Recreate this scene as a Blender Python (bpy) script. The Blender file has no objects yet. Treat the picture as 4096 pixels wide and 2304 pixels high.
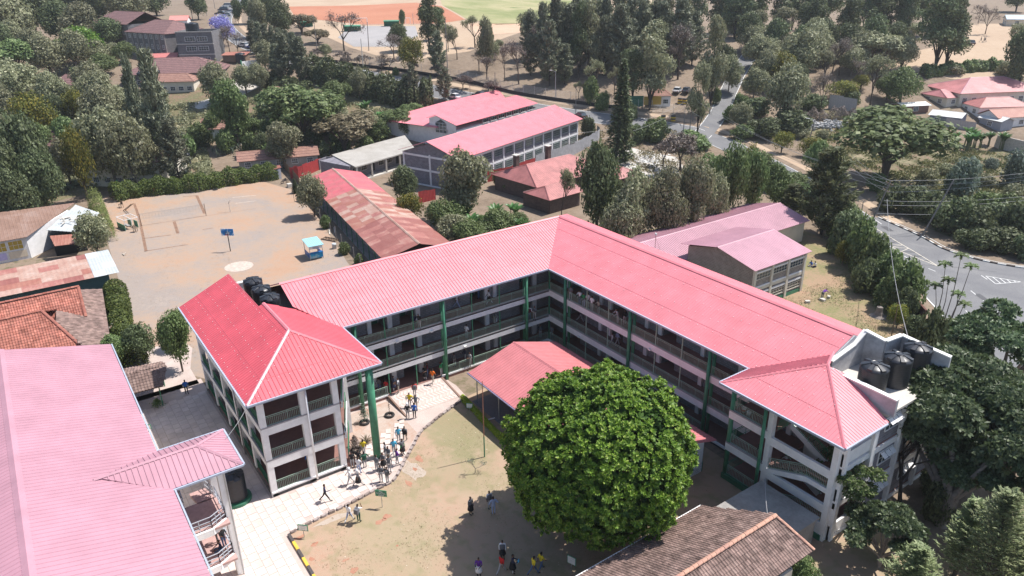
import bpy, bmesh, math, random
import numpy as np
from mathutils import Vector, Matrix
from math import sin, cos, pi, radians as rad, sqrt, hypot, atan2

S = bpy.context.scene
COL = S.collection
random.seed(7)
# ------------------------------------------------------------------ camera, light, exposure
CX, CY, CZ = 61.919, -47.95, 41.011
YAW, PITCH, ROLL, FPX = rad(55.393), rad(-23.686), rad(-0.823), 2963.07   # focal length in px of the 4096 px wide frame
FW = Vector((-sin(YAW) * cos(PITCH), cos(YAW) * cos(PITCH), sin(PITCH)))
_R = Vector((cos(YAW), sin(YAW), 0)); _U = _R.cross(FW)
RT = _R * cos(ROLL) + _U * sin(ROLL); UPV = _U * cos(ROLL) - _R * sin(ROLL)
CAMP = Vector((CX, CY, CZ))
cd = bpy.data.cameras.new('camera'); cam = bpy.data.objects.new('camera', cd); COL.objects.link(cam)
cd.sensor_width = 36; cd.lens = 36 * FPX / 4096; cd.clip_start = .5; cd.clip_end = 6000
cam.matrix_world = Matrix(((RT.x, UPV.x, -FW.x, CX), (RT.y, UPV.y, -FW.y, CY), (RT.z, UPV.z, -FW.z, CZ), (0, 0, 0, 1)))
S.camera = cam
SUN_EL, SUN_AZ = rad(60.5), rad(77)       # direction the sun stands in, measured from +X
W = bpy.data.worlds.new('World'); S.world = W; W.use_nodes = True
nt = W.node_tree; sky = nt.nodes.new('ShaderNodeTexSky'); sky.sky_type = 'NISHITA'; sky.sun_disc = False
sky.sun_elevation = SUN_EL; sky.sun_rotation = pi / 2 - SUN_AZ; sky.air_density = 1.0; sky.dust_density = 1.0
bg = nt.nodes['Background']; bg.inputs['Strength'].default_value = 0.12
nt.links.new(sky.outputs[0], bg.inputs['Color'])
sl = bpy.data.lights.new('sun', 'SUN'); sl.energy = 5.0; sl.angle = rad(.53); sl.color = (1, .955, .9)
so = bpy.data.objects.new('sun', sl); COL.objects.link(so)
so.rotation_euler = Vector((cos(SUN_AZ) * cos(SUN_EL), sin(SUN_AZ) * cos(SUN_EL), sin(SUN_EL))).to_track_quat('Z', 'Y').to_euler()
S.view_settings.view_transform = 'Standard'; S.view_settings.look = 'None'
S.view_settings.exposure = 0.52; S.view_settings.gamma = 1; S.view_settings.use_curve_mapping = False
S.render.engine = 'CYCLES'
S.cycles.max_bounces = 6; S.cycles.diffuse_bounces = 3; S.cycles.glossy_bounces = 2; S.cycles.transparent_max_bounces = 6
S.cycles.use_denoising = True

# ------------------------------------------------------------------ terrain and picture-to-place measuring
GZ = -0.45
FHX, FHY = -sin(YAW), cos(YAW)
KN = [(-1e4, GZ), (172, GZ), (185, 1.2), (200, 4.5), (220, 10), (245, 14.2), (275, 17), (310, 19.6), (345, 21.3), (400, 23.4), (500, 25), (900, 28), (3600, 34)]
def sof(x, y): return (x - CX) * FHX + (y - CY) * FHY
def Z(x, y):
    s = sof(x, y)
    for (a, za), (b, zb) in zip(KN, KN[1:]):
        if s <= b: return za + (zb - za) * (s - a) / (b - a)
    return KN[-1][1]
def ray(u, v):                             # u, v measured on the photograph at 2576 px width
    u *= 4096 / 2576; v *= 4096 / 2576
    return FW + RT * ((u - 2048) / FPX) - UPV * ((v - 1152) / FPX)
def G(u, v, z=GZ):                         # the place at height z seen there
    d = ray(u, v); t = (z - CZ) / d.z
    return CAMP + d * t
def T(u, v, h=0):                          # the place on the terrain seen there
    d = ray(u, v); lo = 10; t = 10
    while t < 4000:
        p = CAMP + d * t
        if p.z < Z(p.x, p.y) + h: break
        lo = t; t *= 1.03
    hi = t
    for _ in range(40):
        m = (lo + hi) / 2; p = CAMP + d * m
        if p.z < Z(p.x, p.y) + h: hi = m
        else: lo = m
    return CAMP + d * hi
def PR(p):
    d = Vector(p) - CAMP; z = d.dot(FW)
    return (2048 + FPX * d.dot(RT) / z) * 2576 / 4096, (1152 - FPX * d.dot(UPV) / z) * 2576 / 4096
def Hat(p, vt):                            # height of something standing at p whose top is seen at row vt
    lo, hi = 0, 60
    for _ in range(40):
        m = (lo + hi) / 2
        if PR((p[0], p[1], p[2] + m))[1] > vt: lo = m
        else: hi = m
    return lo
def px2m(p): return (Vector(p) - CAMP).dot(FW) / (FPX * 2576 / 4096)   # metres per pixel there
def Tl(tx, ty, u, v): return 644 * tx + u / 4, 362.25 * ty + v / 4

# ------------------------------------------------------------------ materials
MATS = {}
def _mat(name):
    m = bpy.data.materials.new(name); m.use_nodes = True; MATS[name] = m
    return m, m.node_tree, m.node_tree.nodes['Principled BSDF']
def c4(c): return (c[0], c[1], c[2], 1)
def plain(name, c, rough=.7, metal=0, spec=.4, var=.12, scale=3.0, bump=0, emis=None, coat=0):
    """paint, plaster, metal ... with a little dirt in its colour"""
    m, t, b = _mat(name)
    b.inputs['Roughness'].default_value = rough; b.inputs['Metallic'].default_value = metal
    b.inputs['Specular IOR Level'].default_value = spec
    tc = t.nodes.new('ShaderNodeTexCoord'); n = t.nodes.new('ShaderNodeTexNoise')
    n.inputs['Scale'].default_value = scale; n.inputs['Detail'].default_value = 6; n.inputs['Roughness'].default_value = .65
    t.links.new(tc.outputs['Object'], n.inputs['Vector'])
    r = t.nodes.new('ShaderNodeValToRGB'); r.color_ramp.elements[0].position = .3; r.color_ramp.elements[1].position = .7
    r.color_ramp.elements[0].color = c4([x * (1 - var) for x in c]); r.color_ramp.elements[1].color = c4([min(1, x * (1 + var)) for x in c])
    t.links.new(n.outputs['Fac'], r.inputs[0]); t.links.new(r.outputs[0], b.inputs['Base Color'])
    if bump:
        bp = t.nodes.new('ShaderNodeBump'); bp.inputs['Strength'].default_value = bump; bp.inputs['Distance'].default_value = .02
        t.links.new(n.outputs['Fac'], bp.inputs['Height']); t.links.new(bp.outputs[0], b.inputs['Normal'])
    return m
def patchy(name, cols, scale=.15, scale2=2.5, rough=.9, mix=.45, bump=.3, dist=.05, spec=.2, stretch=None, coord='Object'):
    """ground and weathered surfaces: a colour ramp driven by coarse and fine noise together"""
    m, t, b = _mat(name)
    b.inputs['Roughness'].default_value = rough; b.inputs['Specular IOR Level'].default_value = spec
    tc = t.nodes.new('ShaderNodeTexCoord'); mp = t.nodes.new('ShaderNodeMapping')
    if stretch: mp.inputs['Scale'].default_value = stretch
    t.links.new(tc.outputs[coord], mp.inputs[0])
    n1 = t.nodes.new('ShaderNodeTexNoise'); n1.inputs['Scale'].default_value = scale; n1.inputs['Detail'].default_value = 5; n1.inputs['Distortion'].default_value = .6
    n2 = t.nodes.new('ShaderNodeTexNoise'); n2.inputs['Scale'].default_value = scale2; n2.inputs['Detail'].default_value = 8; n2.inputs['Roughness'].default_value = .7
    for n in (n1, n2): t.links.new(mp.outputs[0], n.inputs['Vector'])
    mx = t.nodes.new('ShaderNodeMix'); mx.data_type = 'FLOAT'; mx.inputs[0].default_value = mix
    t.links.new(n1.outputs['Fac'], mx.inputs[2]); t.links.new(n2.outputs['Fac'], mx.inputs[3])
    r = t.nodes.new('ShaderNodeValToRGB'); e = r.color_ramp.elements
    e[0].position, e[1].position = cols[0][0], cols[-1][0]; e[0].color, e[1].color = c4(cols[0][1]), c4(cols[-1][1])
    for p, c in cols[1:-1]: x = e.new(p); x.color = c4(c)
    t.links.new(mx.outputs[0], r.inputs[0]); t.links.new(r.outputs[0], b.inputs['Base Color'])
    if bump:
        bp = t.nodes.new('ShaderNodeBump'); bp.inputs['Strength'].default_value = bump; bp.inputs['Distance'].default_value = dist
        t.links.new(n2.outputs['Fac'], bp.inputs['Height']); t.links.new(bp.outputs[0], b.inputs['Normal'])
    return m
def leafm(name, c1, c2, c3=None, rough=.55, trans=.32, spec=.3):
    """each leaf card takes its own shade"""
    m, t, b = _mat(name)
    g = t.nodes.new('ShaderNodeNewGeometry'); r = t.nodes.new('ShaderNodeValToRGB'); e = r.color_ramp.elements
    e[0].color, e[1].color = c4(c1), c4(c2); e[1].position = .8
    if c3: x = e.new(1); x.color = c4(c3)
    oi = t.nodes.new('ShaderNodeObjectInfo'); hs = t.nodes.new('ShaderNodeHueSaturation')
    mr = t.nodes.new('ShaderNodeMapRange'); mr.inputs[3].default_value = .78; mr.inputs[4].default_value = 1.22
    t.links.new(oi.outputs['Random'], mr.inputs[0]); t.links.new(mr.outputs[0], hs.inputs['Value'])
    mr2 = t.nodes.new('ShaderNodeMapRange'); mr2.inputs[3].default_value = .485; mr2.inputs[4].default_value = .515
    t.links.new(oi.outputs['Random'], mr2.inputs[0]); t.links.new(mr2.outputs[0], hs.inputs['Hue'])
    t.links.new(g.outputs['Random Per Island'], r.inputs[0]); t.links.new(r.outputs[0], hs.inputs['Color'])
    t.links.new(hs.outputs[0], b.inputs['Base Color'])
    b.inputs['Roughness'].default_value = rough; b.inputs['Specular IOR Level'].default_value = spec
    tr = t.nodes.new('ShaderNodeBsdfTranslucent'); t.links.new(hs.outputs[0], tr.inputs[0])
    mx = t.nodes.new('ShaderNodeMixShader'); mx.inputs[0].default_value = trans
    out = t.nodes['Material Output']
    t.links.new(b.outputs[0], mx.inputs[1]); t.links.new(tr.outputs[0], mx.inputs[2]); t.links.new(mx.outputs[0], out.inputs['Surface'])
    return m
def bricky(name, c1, c2, mortar, bw=.42, bh=.2, ms=.02, rough=.9, axis='x', bump=.4):
    """far or small courses of stone: relief in the material"""
    m, t, b = _mat(name)
    tc = t.nodes.new('ShaderNodeTexCoord'); sp = t.nodes.new('ShaderNodeSeparateXYZ'); cb = t.nodes.new('ShaderNodeCombineXYZ')
    t.links.new(tc.outputs['Object'], sp.inputs[0])
    ad = t.nodes.new('ShaderNodeMath'); ad.operation = 'ADD'; t.links.new(sp.outputs[0], ad.inputs[0]); t.links.new(sp.outputs[1], ad.inputs[1])
    t.links.new(ad.outputs[0], cb.inputs[0]); t.links.new(sp.outputs[2], cb.inputs[1])
    br = t.nodes.new('ShaderNodeTexBrick'); t.links.new(cb.outputs[0], br.inputs['Vector'])
    br.inputs['Color1'].default_value, br.inputs['Color2'].default_value, br.inputs['Mortar'].default_value = c4(c1), c4(c2), c4(mortar)
    br.inputs['Scale'].default_value = 1; br.inputs['Brick Width'].default_value = bw; br.inputs['Row Height'].default_value = bh
    br.inputs['Mortar Size'].default_value = ms
    n = t.nodes.new('ShaderNodeTexNoise'); n.inputs['Scale'].default_value = 1.3; n.inputs['Detail'].default_value = 6
    t.links.new(tc.outputs['Object'], n.inputs[0])
    mx = t.nodes.new('ShaderNodeMix'); mx.data_type = 'RGBA'; mx.blend_type = 'MULTIPLY'; mx.inputs[0].default_value = .5
    t.links.new(br.outputs[0], mx.inputs[6]); t.links.new(n.outputs['Fac'], mx.inputs[7]); t.links.new(mx.outputs[2], b.inputs['Base Color'])
    bp = t.nodes.new('ShaderNodeBump'); bp.invert = True; bp.inputs['Strength'].default_value = bump; bp.inputs['Distance'].default_value = .02
    t.links.new(br.outputs['Fac'], bp.inputs['Height']); t.links.new(bp.outputs[0], b.inputs['Normal'])
    b.inputs['Roughness'].default_value = rough
    return m
def islandm(name, cols, rough=.8, spec=.3, noise=.35, scale=6):
    """tiles, slabs, sheets: every loose piece takes its own shade, with stains over all"""
    m, t, b = _mat(name)
    g = t.nodes.new('ShaderNodeNewGeometry'); r = t.nodes.new('ShaderNodeValToRGB'); e = r.color_ramp.elements
    e[0].color, e[1].color = c4(cols[0]), c4(cols[-1])
    for i, c in enumerate(cols[1:-1]): x = e.new((i + 1) / (len(cols) - 1)); x.color = c4(c)
    oi = t.nodes.new('ShaderNodeObjectInfo'); ad = t.nodes.new('ShaderNodeMath'); ad.operation = 'ADD'; fr = t.nodes.new('ShaderNodeMath'); fr.operation = 'FRACT'
    t.links.new(g.outputs['Random Per Island'], ad.inputs[0]); t.links.new(oi.outputs['Random'], ad.inputs[1]); t.links.new(ad.outputs[0], fr.inputs[0]); t.links.new(fr.outputs[0], r.inputs[0])
    tc = t.nodes.new('ShaderNodeTexCoord'); n = t.nodes.new('ShaderNodeTexNoise'); n.inputs['Scale'].default_value = scale; n.inputs['Detail'].default_value = 6
    t.links.new(tc.outputs['Object'], n.inputs[0])
    mr = t.nodes.new('ShaderNodeMapRange'); mr.inputs[1].default_value = .3; mr.inputs[2].default_value = .7; mr.inputs[3].default_value = 1 - noise; mr.inputs[4].default_value = 1 + noise * .4
    t.links.new(n.outputs['Fac'], mr.inputs[0])
    mx = t.nodes.new('ShaderNodeMix'); mx.data_type = 'RGBA'; mx.blend_type = 'MULTIPLY'; mx.inputs[0].default_value = 1
    t.links.new(r.outputs[0], mx.inputs[6]); t.links.new(mr.outputs[0], mx.inputs[7]); t.links.new(mx.outputs[2], b.inputs['Base Color'])
    b.inputs['Roughness'].default_value = rough; b.inputs['Specular IOR Level'].default_value = spec
    return m

ROOF_RED = plain('roof red paint', (.56, .095, .12), rough=.45, spec=.5, var=.13, scale=.5)
ROOF_RED2 = plain('roof red paled for glare', (.64, .20, .23), rough=.45, spec=.5, var=.13, scale=.45)  # same red paint as above, its colour paled to pink for sun glare
ROOF_PALE = plain('roof faded pink paint', (.41, .215, .262), rough=.52, spec=.45, var=.12, scale=.35)
WHITE = plain('white wall paint', (.76, .75, .75), rough=.75, var=.10, scale=1.2)
CREAM = plain('cream wall paint', (.62, .57, .48), rough=.8, var=.12, scale=.8)
GREEN = plain('green gloss paint', (.06, .225, .13), rough=.55, var=.28, scale=1.3)
GREEN_D = plain('dark green paint', (.03, .14, .08), rough=.5, var=.2, scale=2)
RAILG = plain('grey green rail paint', (.30, .41, .33), rough=.5, var=.1)
RAILS = plain('silver rail paint', (.42, .45, .50), rough=.4, var=.1)
CONC = patchy('grey concrete', [(.3, (.20, .19, .18)), (.7, (.38, .36, .34))], scale=.5, scale2=4)
CONC_L = patchy('pale concrete', [(.3, (.42, .39, .35)), (.7, (.58, .55, .50))], scale=.5, scale2=4)
STONE = bricky('grey stone blocks', (.29, .28, .30), (.37, .36, .375), (.21, .20, .215))
STONE_B = bricky('brown stone blocks', (.30, .25, .22), (.38, .33, .29), (.46, .43, .39), bw=.45, bh=.22)
STONE_P = bricky('purple grey stone blocks', (.20, .19, .225), (.27, .26, .30), (.36, .35, .36), bw=.5, bh=.25)
FLOOR_R = plain('red oxide floor', (.25, .135, .115), rough=.6, var=.15, scale=1.5)
DARK = plain('dark opening', (.018, .018, .020), rough=.9, var=.2)
GLASS = plain('window glass', (.06, .075, .09), rough=.12, spec=.8, var=.3, scale=1)
BLACKP = plain('black tank plastic', (.022, .024, .030), rough=.38, spec=.5, var=.25, scale=3)
METAL = plain('galvanised steel', (.42, .43, .44), rough=.45, metal=.6, var=.15)
WOOD = plain('weathered wood', (.17, .12, .085), rough=.85, var=.3, scale=6)
POLEW = plain('grey timber pole', (.22, .20, .19), rough=.85, var=.25, scale=4)
WIREM = plain('cable black', (.09, .09, .10), rough=.5)
BARK = plain('brown bark', (.10, .075, .06), rough=.95, var=.35, scale=5, bump=.5)
BARKG = plain('grey bark', (.22, .19, .17), rough=.95, var=.3, scale=5, bump=.5)
BARKD = plain('dark bark', (.045, .036, .032), rough=.95, var=.3, scale=5)
TERRAC = islandm('clay roof tiles', [(.30, .105, .075), (.40, .155, .115), (.34, .13, .10), (.46, .19, .14)], rough=.85, noise=.45, scale=1.2)
TERRAB = islandm('brown weathered roof tiles', [(.17, .115, .10), (.27, .185, .16), (.22, .15, .13), (.31, .22, .19)], rough=.9, noise=.55, scale=1.6)
TERRAR = islandm('ridge tiles', [(.42, .24, .18), (.50, .29, .21), (.37, .21, .17)], rough=.85, noise=.35, scale=4)
def tint(name, c, rough=.6, **k): return MATS.get(name) or plain(name, c, rough=rough, **k)

# ------------------------------------------------------------------ mesh building
class MB:
    def __init__(s): s.v = []; s.f = []
    def add(s, vs, fs):
        o = len(s.v); s.v += [tuple(p) for p in vs]; s.f += [tuple(i + o for i in f) for f in fs]; return s
    def box(s, x0, y0, z0, x1, y1, z1):
        return s.add([(x0, y0, z0), (x1, y0, z0), (x1, y1, z0), (x0, y1, z0), (x0, y0, z1), (x1, y0, z1), (x1, y1, z1), (x0, y1, z1)],
                     [(3, 2, 1, 0), (4, 5, 6, 7), (0, 1, 5, 4), (1, 2, 6, 5), (2, 3, 7, 6), (3, 0, 4, 7)])
    def cbox(s, c, d, rz=0):
        ca, sa = cos(rz), sin(rz); vs = []
        for z in (-.5, .5):
            for x, y in ((-.5, -.5), (.5, -.5), (.5, .5), (-.5, .5)):
                X, Y = x * d[0], y * d[1]; vs.append((c[0] + X * ca - Y * sa, c[1] + X * sa + Y * ca, c[2] + z * d[2]))
        return s.add(vs, [(3, 2, 1, 0), (4, 5, 6, 7), (0, 1, 5, 4), (1, 2, 6, 5), (2, 3, 7, 6), (3, 0, 4, 7)])
    def beam(s, p, q, w, h, up=(0, 0, 1)):      # rectangular bar from p to q, w across, h along 'up', centred
        p = Vector(p); q = Vector(q); d = (q - p).normalized(); a = d.cross(Vector(up))
        if a.length < 1e-4: a = d.cross(Vector((1, 0, 0)))
        a.normalize(); b = a.cross(d).normalized(); a *= w / 2; b *= h / 2
        return s.add([p - a - b, p + a - b, p + a + b, p - a + b, q - a - b, q + a - b, q + a + b, q - a + b],
                     [(3, 2, 1, 0), (4, 5, 6, 7), (0, 1, 5, 4), (1, 2, 6, 5), (2, 3, 7, 6), (3, 0, 4, 7)])
    def prism(s, pts, z0, z1):
        n = len(pts)
        a = sum(pts[i][0] * pts[(i + 1) % n][1] - pts[(i + 1) % n][0] * pts[i][1] for i in range(n))
        if a < 0: pts = pts[::-1]
        vs = [(x, y, z0) for x, y in pts] + [(x, y, z1) for x, y in pts]
        return s.add(vs, [tuple(range(n))[::-1], tuple(range(n, 2 * n))] + [(i, (i + 1) % n, (i + 1) % n + n, i + n) for i in range(n)])
    def slab(s, pts, th):                        # planar 3D polygon given a thickness downwards
        n = len(pts); pts = [Vector(p) for p in pts]
        nr = Vector((0, 0, 0))
        for i in range(n): nr += pts[i].cross(pts[(i + 1) % n])
        if nr.z < 0: pts = pts[::-1]
        vs = pts + [p - Vector((0, 0, th)) for p in pts]
        return s.add(vs, [tuple(range(n)), tuple(range(n, 2 * n))[::-1]] + [((i + 1) % n, i, i + n, (i + 1) % n + n) for i in range(n)])
    def tube(s, p, q, r, r2=None, n=8, cap=True):
        p = Vector(p); q = Vector(q); d = q - p
        if d.length < 1e-6: return s
        d.normalize(); a = d.cross(Vector((0, 0, 1)))
        if a.length < .01: a = Vector((1, 0, 0))
        a.normalize(); b = d.cross(a); r2 = r if r2 is None else r2
        vs = [c + (a * cos(2 * pi * i / n) + b * sin(2 * pi * i / n)) * R for c, R in ((p, r), (q, r2)) for i in range(n)]
        fs = [(i, (i + 1) % n, (i + 1) % n + n, i + n) for i in range(n)]
        if cap: fs += [tuple(range(n))[::-1], tuple(range(n, 2 * n))]
        return s.add(vs, fs)
    def path(s, pts, r, n=6):
        for a, b in zip(pts, pts[1:]): s.tube(a, b, r, n=n)
        return s
    def lathe(s, c, prof, n=20):
        vs = [(c[0] + r * cos(2 * pi * i / n), c[1] + r * sin(2 * pi * i / n), c[2] + z) for r, z in prof for i in range(n)]
        m = len(prof); fs = [(j * n + i, j * n + (i + 1) % n, (j + 1) * n + (i + 1) % n, (j + 1) * n + i) for j in range(m - 1) for i in range(n)]
        fs += [tuple(range(n))[::-1], tuple(range((m - 1) * n, m * n))]
        return s.add(vs, fs)
    def mesh(s, name, mat, smooth=False):
        me = bpy.data.meshes.new(name); me.from_pydata(s.v, [], s.f)
        if mat: me.materials.append(mat)
        if smooth:
            for p in me.polygons: p.use_smooth = True
        me.update(); return me
    def build(s, name, mat, parent=None, smooth=False, **tags):
        o = bpy.data.objects.new(name, s.mesh(name, mat, smooth)); COL.objects.link(o)
        if parent: o.parent = parent
        for k, v in tags.items(): o[k] = v
        return o
def thing(name, label, cat, loc=(0, 0, 0), rz=0, group=None):
    o = bpy.data.objects.new(name, None); COL.objects.link(o); o.empty_display_size = .2
    o.location = loc; o.rotation_euler = (0, 0, rz); o['label'] = label; o['category'] = cat
    if group: o['group'] = group
    return o
def tag(o, label, cat, group=None):
    o['label'] = label; o['category'] = cat
    if group: o['group'] = group
    return o
def copy_tree(o, parent=None):
    c = o.copy(); COL.objects.link(c); c.parent = parent
    for ch in list(o.children): copy_tree(ch, c)
    return c
def meshobj(name, me, parent=None, loc=None):
    o = bpy.data.objects.new(name, me); COL.objects.link(o)
    if parent: o.parent = parent
    if loc: o.location = loc
    return o

def clipline(poly, s):                     # the t-span of the line s=const inside a convex polygon
    ts = []
    for (a, ta), (b, tb) in zip(poly, poly[1:] + poly[:1]):
        if (a - s) * (b - s) <= 0 and abs(a - b) > 1e-9: ts.append(ta + (tb - ta) * (s - a) / (b - a))
    return (min(ts), max(ts)) if len(ts) >= 2 else None
class Plane:
    """a sloping roof plane: s runs along the eave, t up the slope"""
    def __init__(s, p0, p1, p2):           # eave start, eave end, any point up the slope
        s.o = Vector(p0); s.u = (Vector(p1) - s.o).normalized(); w = Vector(p2) - s.o
        s.v = (w - s.u * w.dot(s.u)).normalized(); s.n = s.u.cross(s.v)
        if s.n.z < 0: s.n = -s.n
    def st(s, p): d = Vector(p) - s.o; return d.dot(s.u), d.dot(s.v)
    def at(s, a, b, h=0): return s.o + s.u * a + s.v * b + s.n * h
def ribroof(polys, name, mat, parent, pitch=.34, h=.045, w=.11, th=.05, **tags):
    """ribbed sheet roof: list of 3D polygons, first two points along the eave"""
    mb = MB()
    for poly in polys:
        pl = Plane(poly[0], poly[1], poly[2] if len(poly) > 2 else poly[-1]); st = [pl.st(p) for p in poly]
        vs = [pl.at(a, b) for a, b in st]; n = len(vs); mb.slab(vs, th)
        lo, hi = min(a for a, _ in st), max(a for a, _ in st); k = lo + pitch / 2
        while k < hi:
            c = clipline(st, k)
            if c and c[1] - c[0] > .15:
                t0, t1 = c
                A = [pl.at(k - w / 2, t0, -.003), pl.at(k - w / 4, t0, h), pl.at(k + w / 4, t0, h), pl.at(k + w / 2, t0, -.003)]
                B = [pl.at(k - w / 2, t1, -.003), pl.at(k - w / 4, t1, h), pl.at(k + w / 4, t1, h), pl.at(k + w / 2, t1, -.003)]
                mb.add(A + B, [(0, 1, 5, 4), (1, 2, 6, 5), (2, 3, 7, 6), (0, 3, 2, 1), (4, 5, 6, 7)])
            k += pitch
    return mb.build(name, mat, parent, **tags)
def fixings(poly, parent, step=.9, rows=1.25):
    """screw heads in rows and the laps between sheet lengths"""
    pl = Plane(poly[0], poly[1], poly[2]); st = [pl.st(p) for p in poly]; ts_ = [(b, a) for a, b in st]; t1 = max(b for _, b in st); mb = MB(); lp = MB(); t = .5; k = 0
    while t < t1 - .2:
        c = clipline(ts_, t)
        if c:
            s = c[0] + random.uniform(.1, step)
            while s < c[1]: q = pl.at(s, t, .045); mb.cbox(q, (.045, .045, .04)); s += step
            if k % 3 == 1: lp.beam(pl.at(c[0] + .1, t + .3, .005), pl.at(c[1] - .1, t + .3, .005), .07, .035, up=pl.n)
        t += rows; k += 1
    mb.build('screw_heads', WHITE, parent, kind='stuff'); lp.build('sheet_lap', parent.data.materials[0], parent, kind='stuff')
def ridgecap(mb, p, q, w=.22, h=.07):
    p = Vector(p); q = Vector(q); d = (q - p).normalized(); a = d.cross(Vector((0, 0, 1))).normalized() * w
    z = Vector((0, 0, h)); lo = Vector((0, 0, -w * .30))
    mb.add([p - a + lo + z * .3, p + z, p + a + lo + z * .3, q - a + lo + z * .3, q + z, q + a + lo + z * .3], [(0, 1, 4, 3), (1, 2, 5, 4), (0, 3, 5, 2), (0, 2, 1), (3, 4, 5)])
def rail(mb, p, q, h0=.12, h1=1.0, step=.145, bar=.022, top=.05, mid=True, rake=False):
    """railing between two floor points"""
    p = Vector(p); q = Vector(q); L = (q - p).length
    if L < .05: return
    z = Vector((0, 0, 1)); mb.beam(p + z * h1, q + z * h1, top, top * .8); mb.beam(p + z * h0, q + z * h0, .03, .03)
    hm = h1 - .14 if mid else h1
    if mid: mb.beam(p + z * hm, q + z * hm, .03, .03)
    n = max(2, int(L / step))
    for i in range(n + 1):
        c = p + (q - p) * (i / n); mb.beam(c + z * h0, c + z * hm, bar, bar)
    for i in range(0, n + 1, 12):
        c = p + (q - p) * (i / n); mb.beam(c, c + z * h1, .04, .04)
def tileroof(poly, parent, mat, tw=.26, tl=.36, nparts=0, th=.03, near=None):
    """interlocking tiles laid one by one; the nearest nparts are objects, the rest one mesh"""
    pl = Plane(poly[0], poly[1], poly[2]); st = [pl.st(p) for p in poly]
    MB().slab([pl.at(a, b, -.05) for a, b in st], .04).build('roof_deck', mat, parent)
    prof = [(-.5, .0), (-.28, .035), (0, .0), (.25, -.012), (.5, .0)]
    def tile(a, b, rnd):
        vs = []
        for t, h in ((0, .045), (tl * 1.12, .004)):
            for x, y in prof: vs.append(pl.at(a + x * tw, b + t, y * 1.3 + h + rnd))
        for x, y in prof: vs.append(pl.at(a + x * tw, b, y * 1.3 + .045 + rnd - th))
        n = 5
        return vs, [(i, i + 1, i + 1 + n, i + n) for i in range(4)] + [(i + 2 * n, i + 1 + 2 * n, i + 1, i) for i in range(4)]
    lo, hi = min(a for a, _ in st), max(a for a, _ in st); t1 = max(b for _, b in st); cells = []
    b = min(b for _, b in st); row = 0
    while b < t1 - tl * .5:
        a = lo + tw * .5
        while a < hi:
            c = clipline(st, a)
            if c and c[0] - .05 <= b + tl * .3 and b + tl * .9 <= c[1] + tl * .35: cells.append((a, b))
            a += tw
        b += tl; row += 1
    key = near or CAMP
    cells.sort(key=lambda c: (pl.at(*c) - Vector(key)).length)
    P = bpy.data.meshes.new('roof_tile') if nparts else None
    if nparts:
        vs, fs = tile(0, 0, 0); base = pl.at(0, 0); me = MB().add([Vector(v) - base for v in vs], fs).mesh('roof_tile', mat)
        for a, b in cells[:nparts]: meshobj('roof_tile', me, parent, pl.at(a, b, random.uniform(-.004, .008)))
    mb = MB()
    for a, b in cells[nparts:]: mb.add(*tile(a, b, random.uniform(-.004, .008)))
    if mb.v: mb.build('roof_tiles', mat, parent, kind='stuff')
def ridgetiles(p, q, parent, mat, L=.42, r=.16):
    p = Vector(p); q = Vector(q); n = max(1, int((q - p).length / L)); d = (q - p) / n; rz = atan2(d.y, d.x); tilt = atan2(d.z, hypot(d.x, d.y))
    mb = MB(); m = 6; k = d.length
    A = [(0, r * 1.12 * cos(pi * i / m), r * 1.12 * sin(pi * i / m) * .75) for i in range(m + 1)]; B = [(k * 1.06, y * .88, z * .88) for _, y, z in A]
    mb.add(A + B, [(i, i + 1, i + 2 + m, i + 1 + m) for i in range(m)] + [tuple(range(m + 1)), tuple(range(m + 1, 2 * m + 2))[::-1]])
    me = mb.mesh('ridge_tile', mat)
    for i in range(n):
        o = meshobj('ridge_tile', me, parent, p + d * i + Vector((0, 0, random.uniform(-.01, .01)))); o.rotation_euler = (0, -tilt, rz + random.uniform(-.03, .03))
def sheet(name, pts, h, mat, parent=None, **tags):
    """flat patch of ground following the terrain, h above it"""
    bm = bmesh.new(); bm.faces.new([bm.verts.new((p[0], p[1], 0)) for p in pts])
    ss = [sof(p[0], p[1]) for p in pts]
    for k, _ in KN:
        if min(ss) < k < max(ss):
            bmesh.ops.bisect_plane(bm, geom=bm.verts[:] + bm.edges[:] + bm.faces[:], plane_co=(CX + FHX * k, CY + FHY * k, 0), plane_no=(FHX, FHY, 0))
    bmesh.ops.triangulate(bm, faces=bm.faces[:])
    for v in bm.verts: v.co.z = Z(v.co.x, v.co.y) + h
    bmesh.ops.recalc_face_normals(bm, faces=bm.faces[:])
    if bm.faces and sum(f.normal.z for f in bm.faces) < 0: bmesh.ops.reverse_faces(bm, faces=bm.faces[:])
    me = bpy.data.meshes.new(name); bm.to_mesh(me); bm.free(); me.materials.append(mat)
    o = bpy.data.objects.new(name, me); COL.objects.link(o)
    if parent: o.parent = parent
    for k, v in tags.items(): o[k] = v
    return o
def smooth_line(pts, step=3.0):
    """Catmull-Rom through ground points"""
    pts = [Vector((p[0], p[1], 0)) for p in pts]; P = [pts[0] * 2 - pts[1]] + pts + [pts[-1] * 2 - pts[-2]]; out = []
    for i in range(1, len(P) - 2):
        n = max(1, int((P[i + 1] - P[i]).length / step))
        for k in range(n):
            t = k / n; a, b, c, d = P[i - 1], P[i], P[i + 1], P[i + 2]
            out.append(.5 * ((2 * b) + (c - a) * t + (2 * a - 5 * b + 4 * c - d) * t * t + (3 * b - a - 3 * c + d) * t ** 3))
    out.append(P[-2]); return out
def knotted(line):
    """adds points where a line crosses a terrain crease"""
    out = [line[0]]
    for a, b in zip(line, line[1:]):
        sa, sb = sof(a.x, a.y), sof(b.x, b.y); c = [(k - sa) / (sb - sa) for k, _ in KN if (k - sa) * (k - sb) < 0]
        out += [a + (b - a) * t for t in sorted(c)]; out.append(b)
    return out
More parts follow.
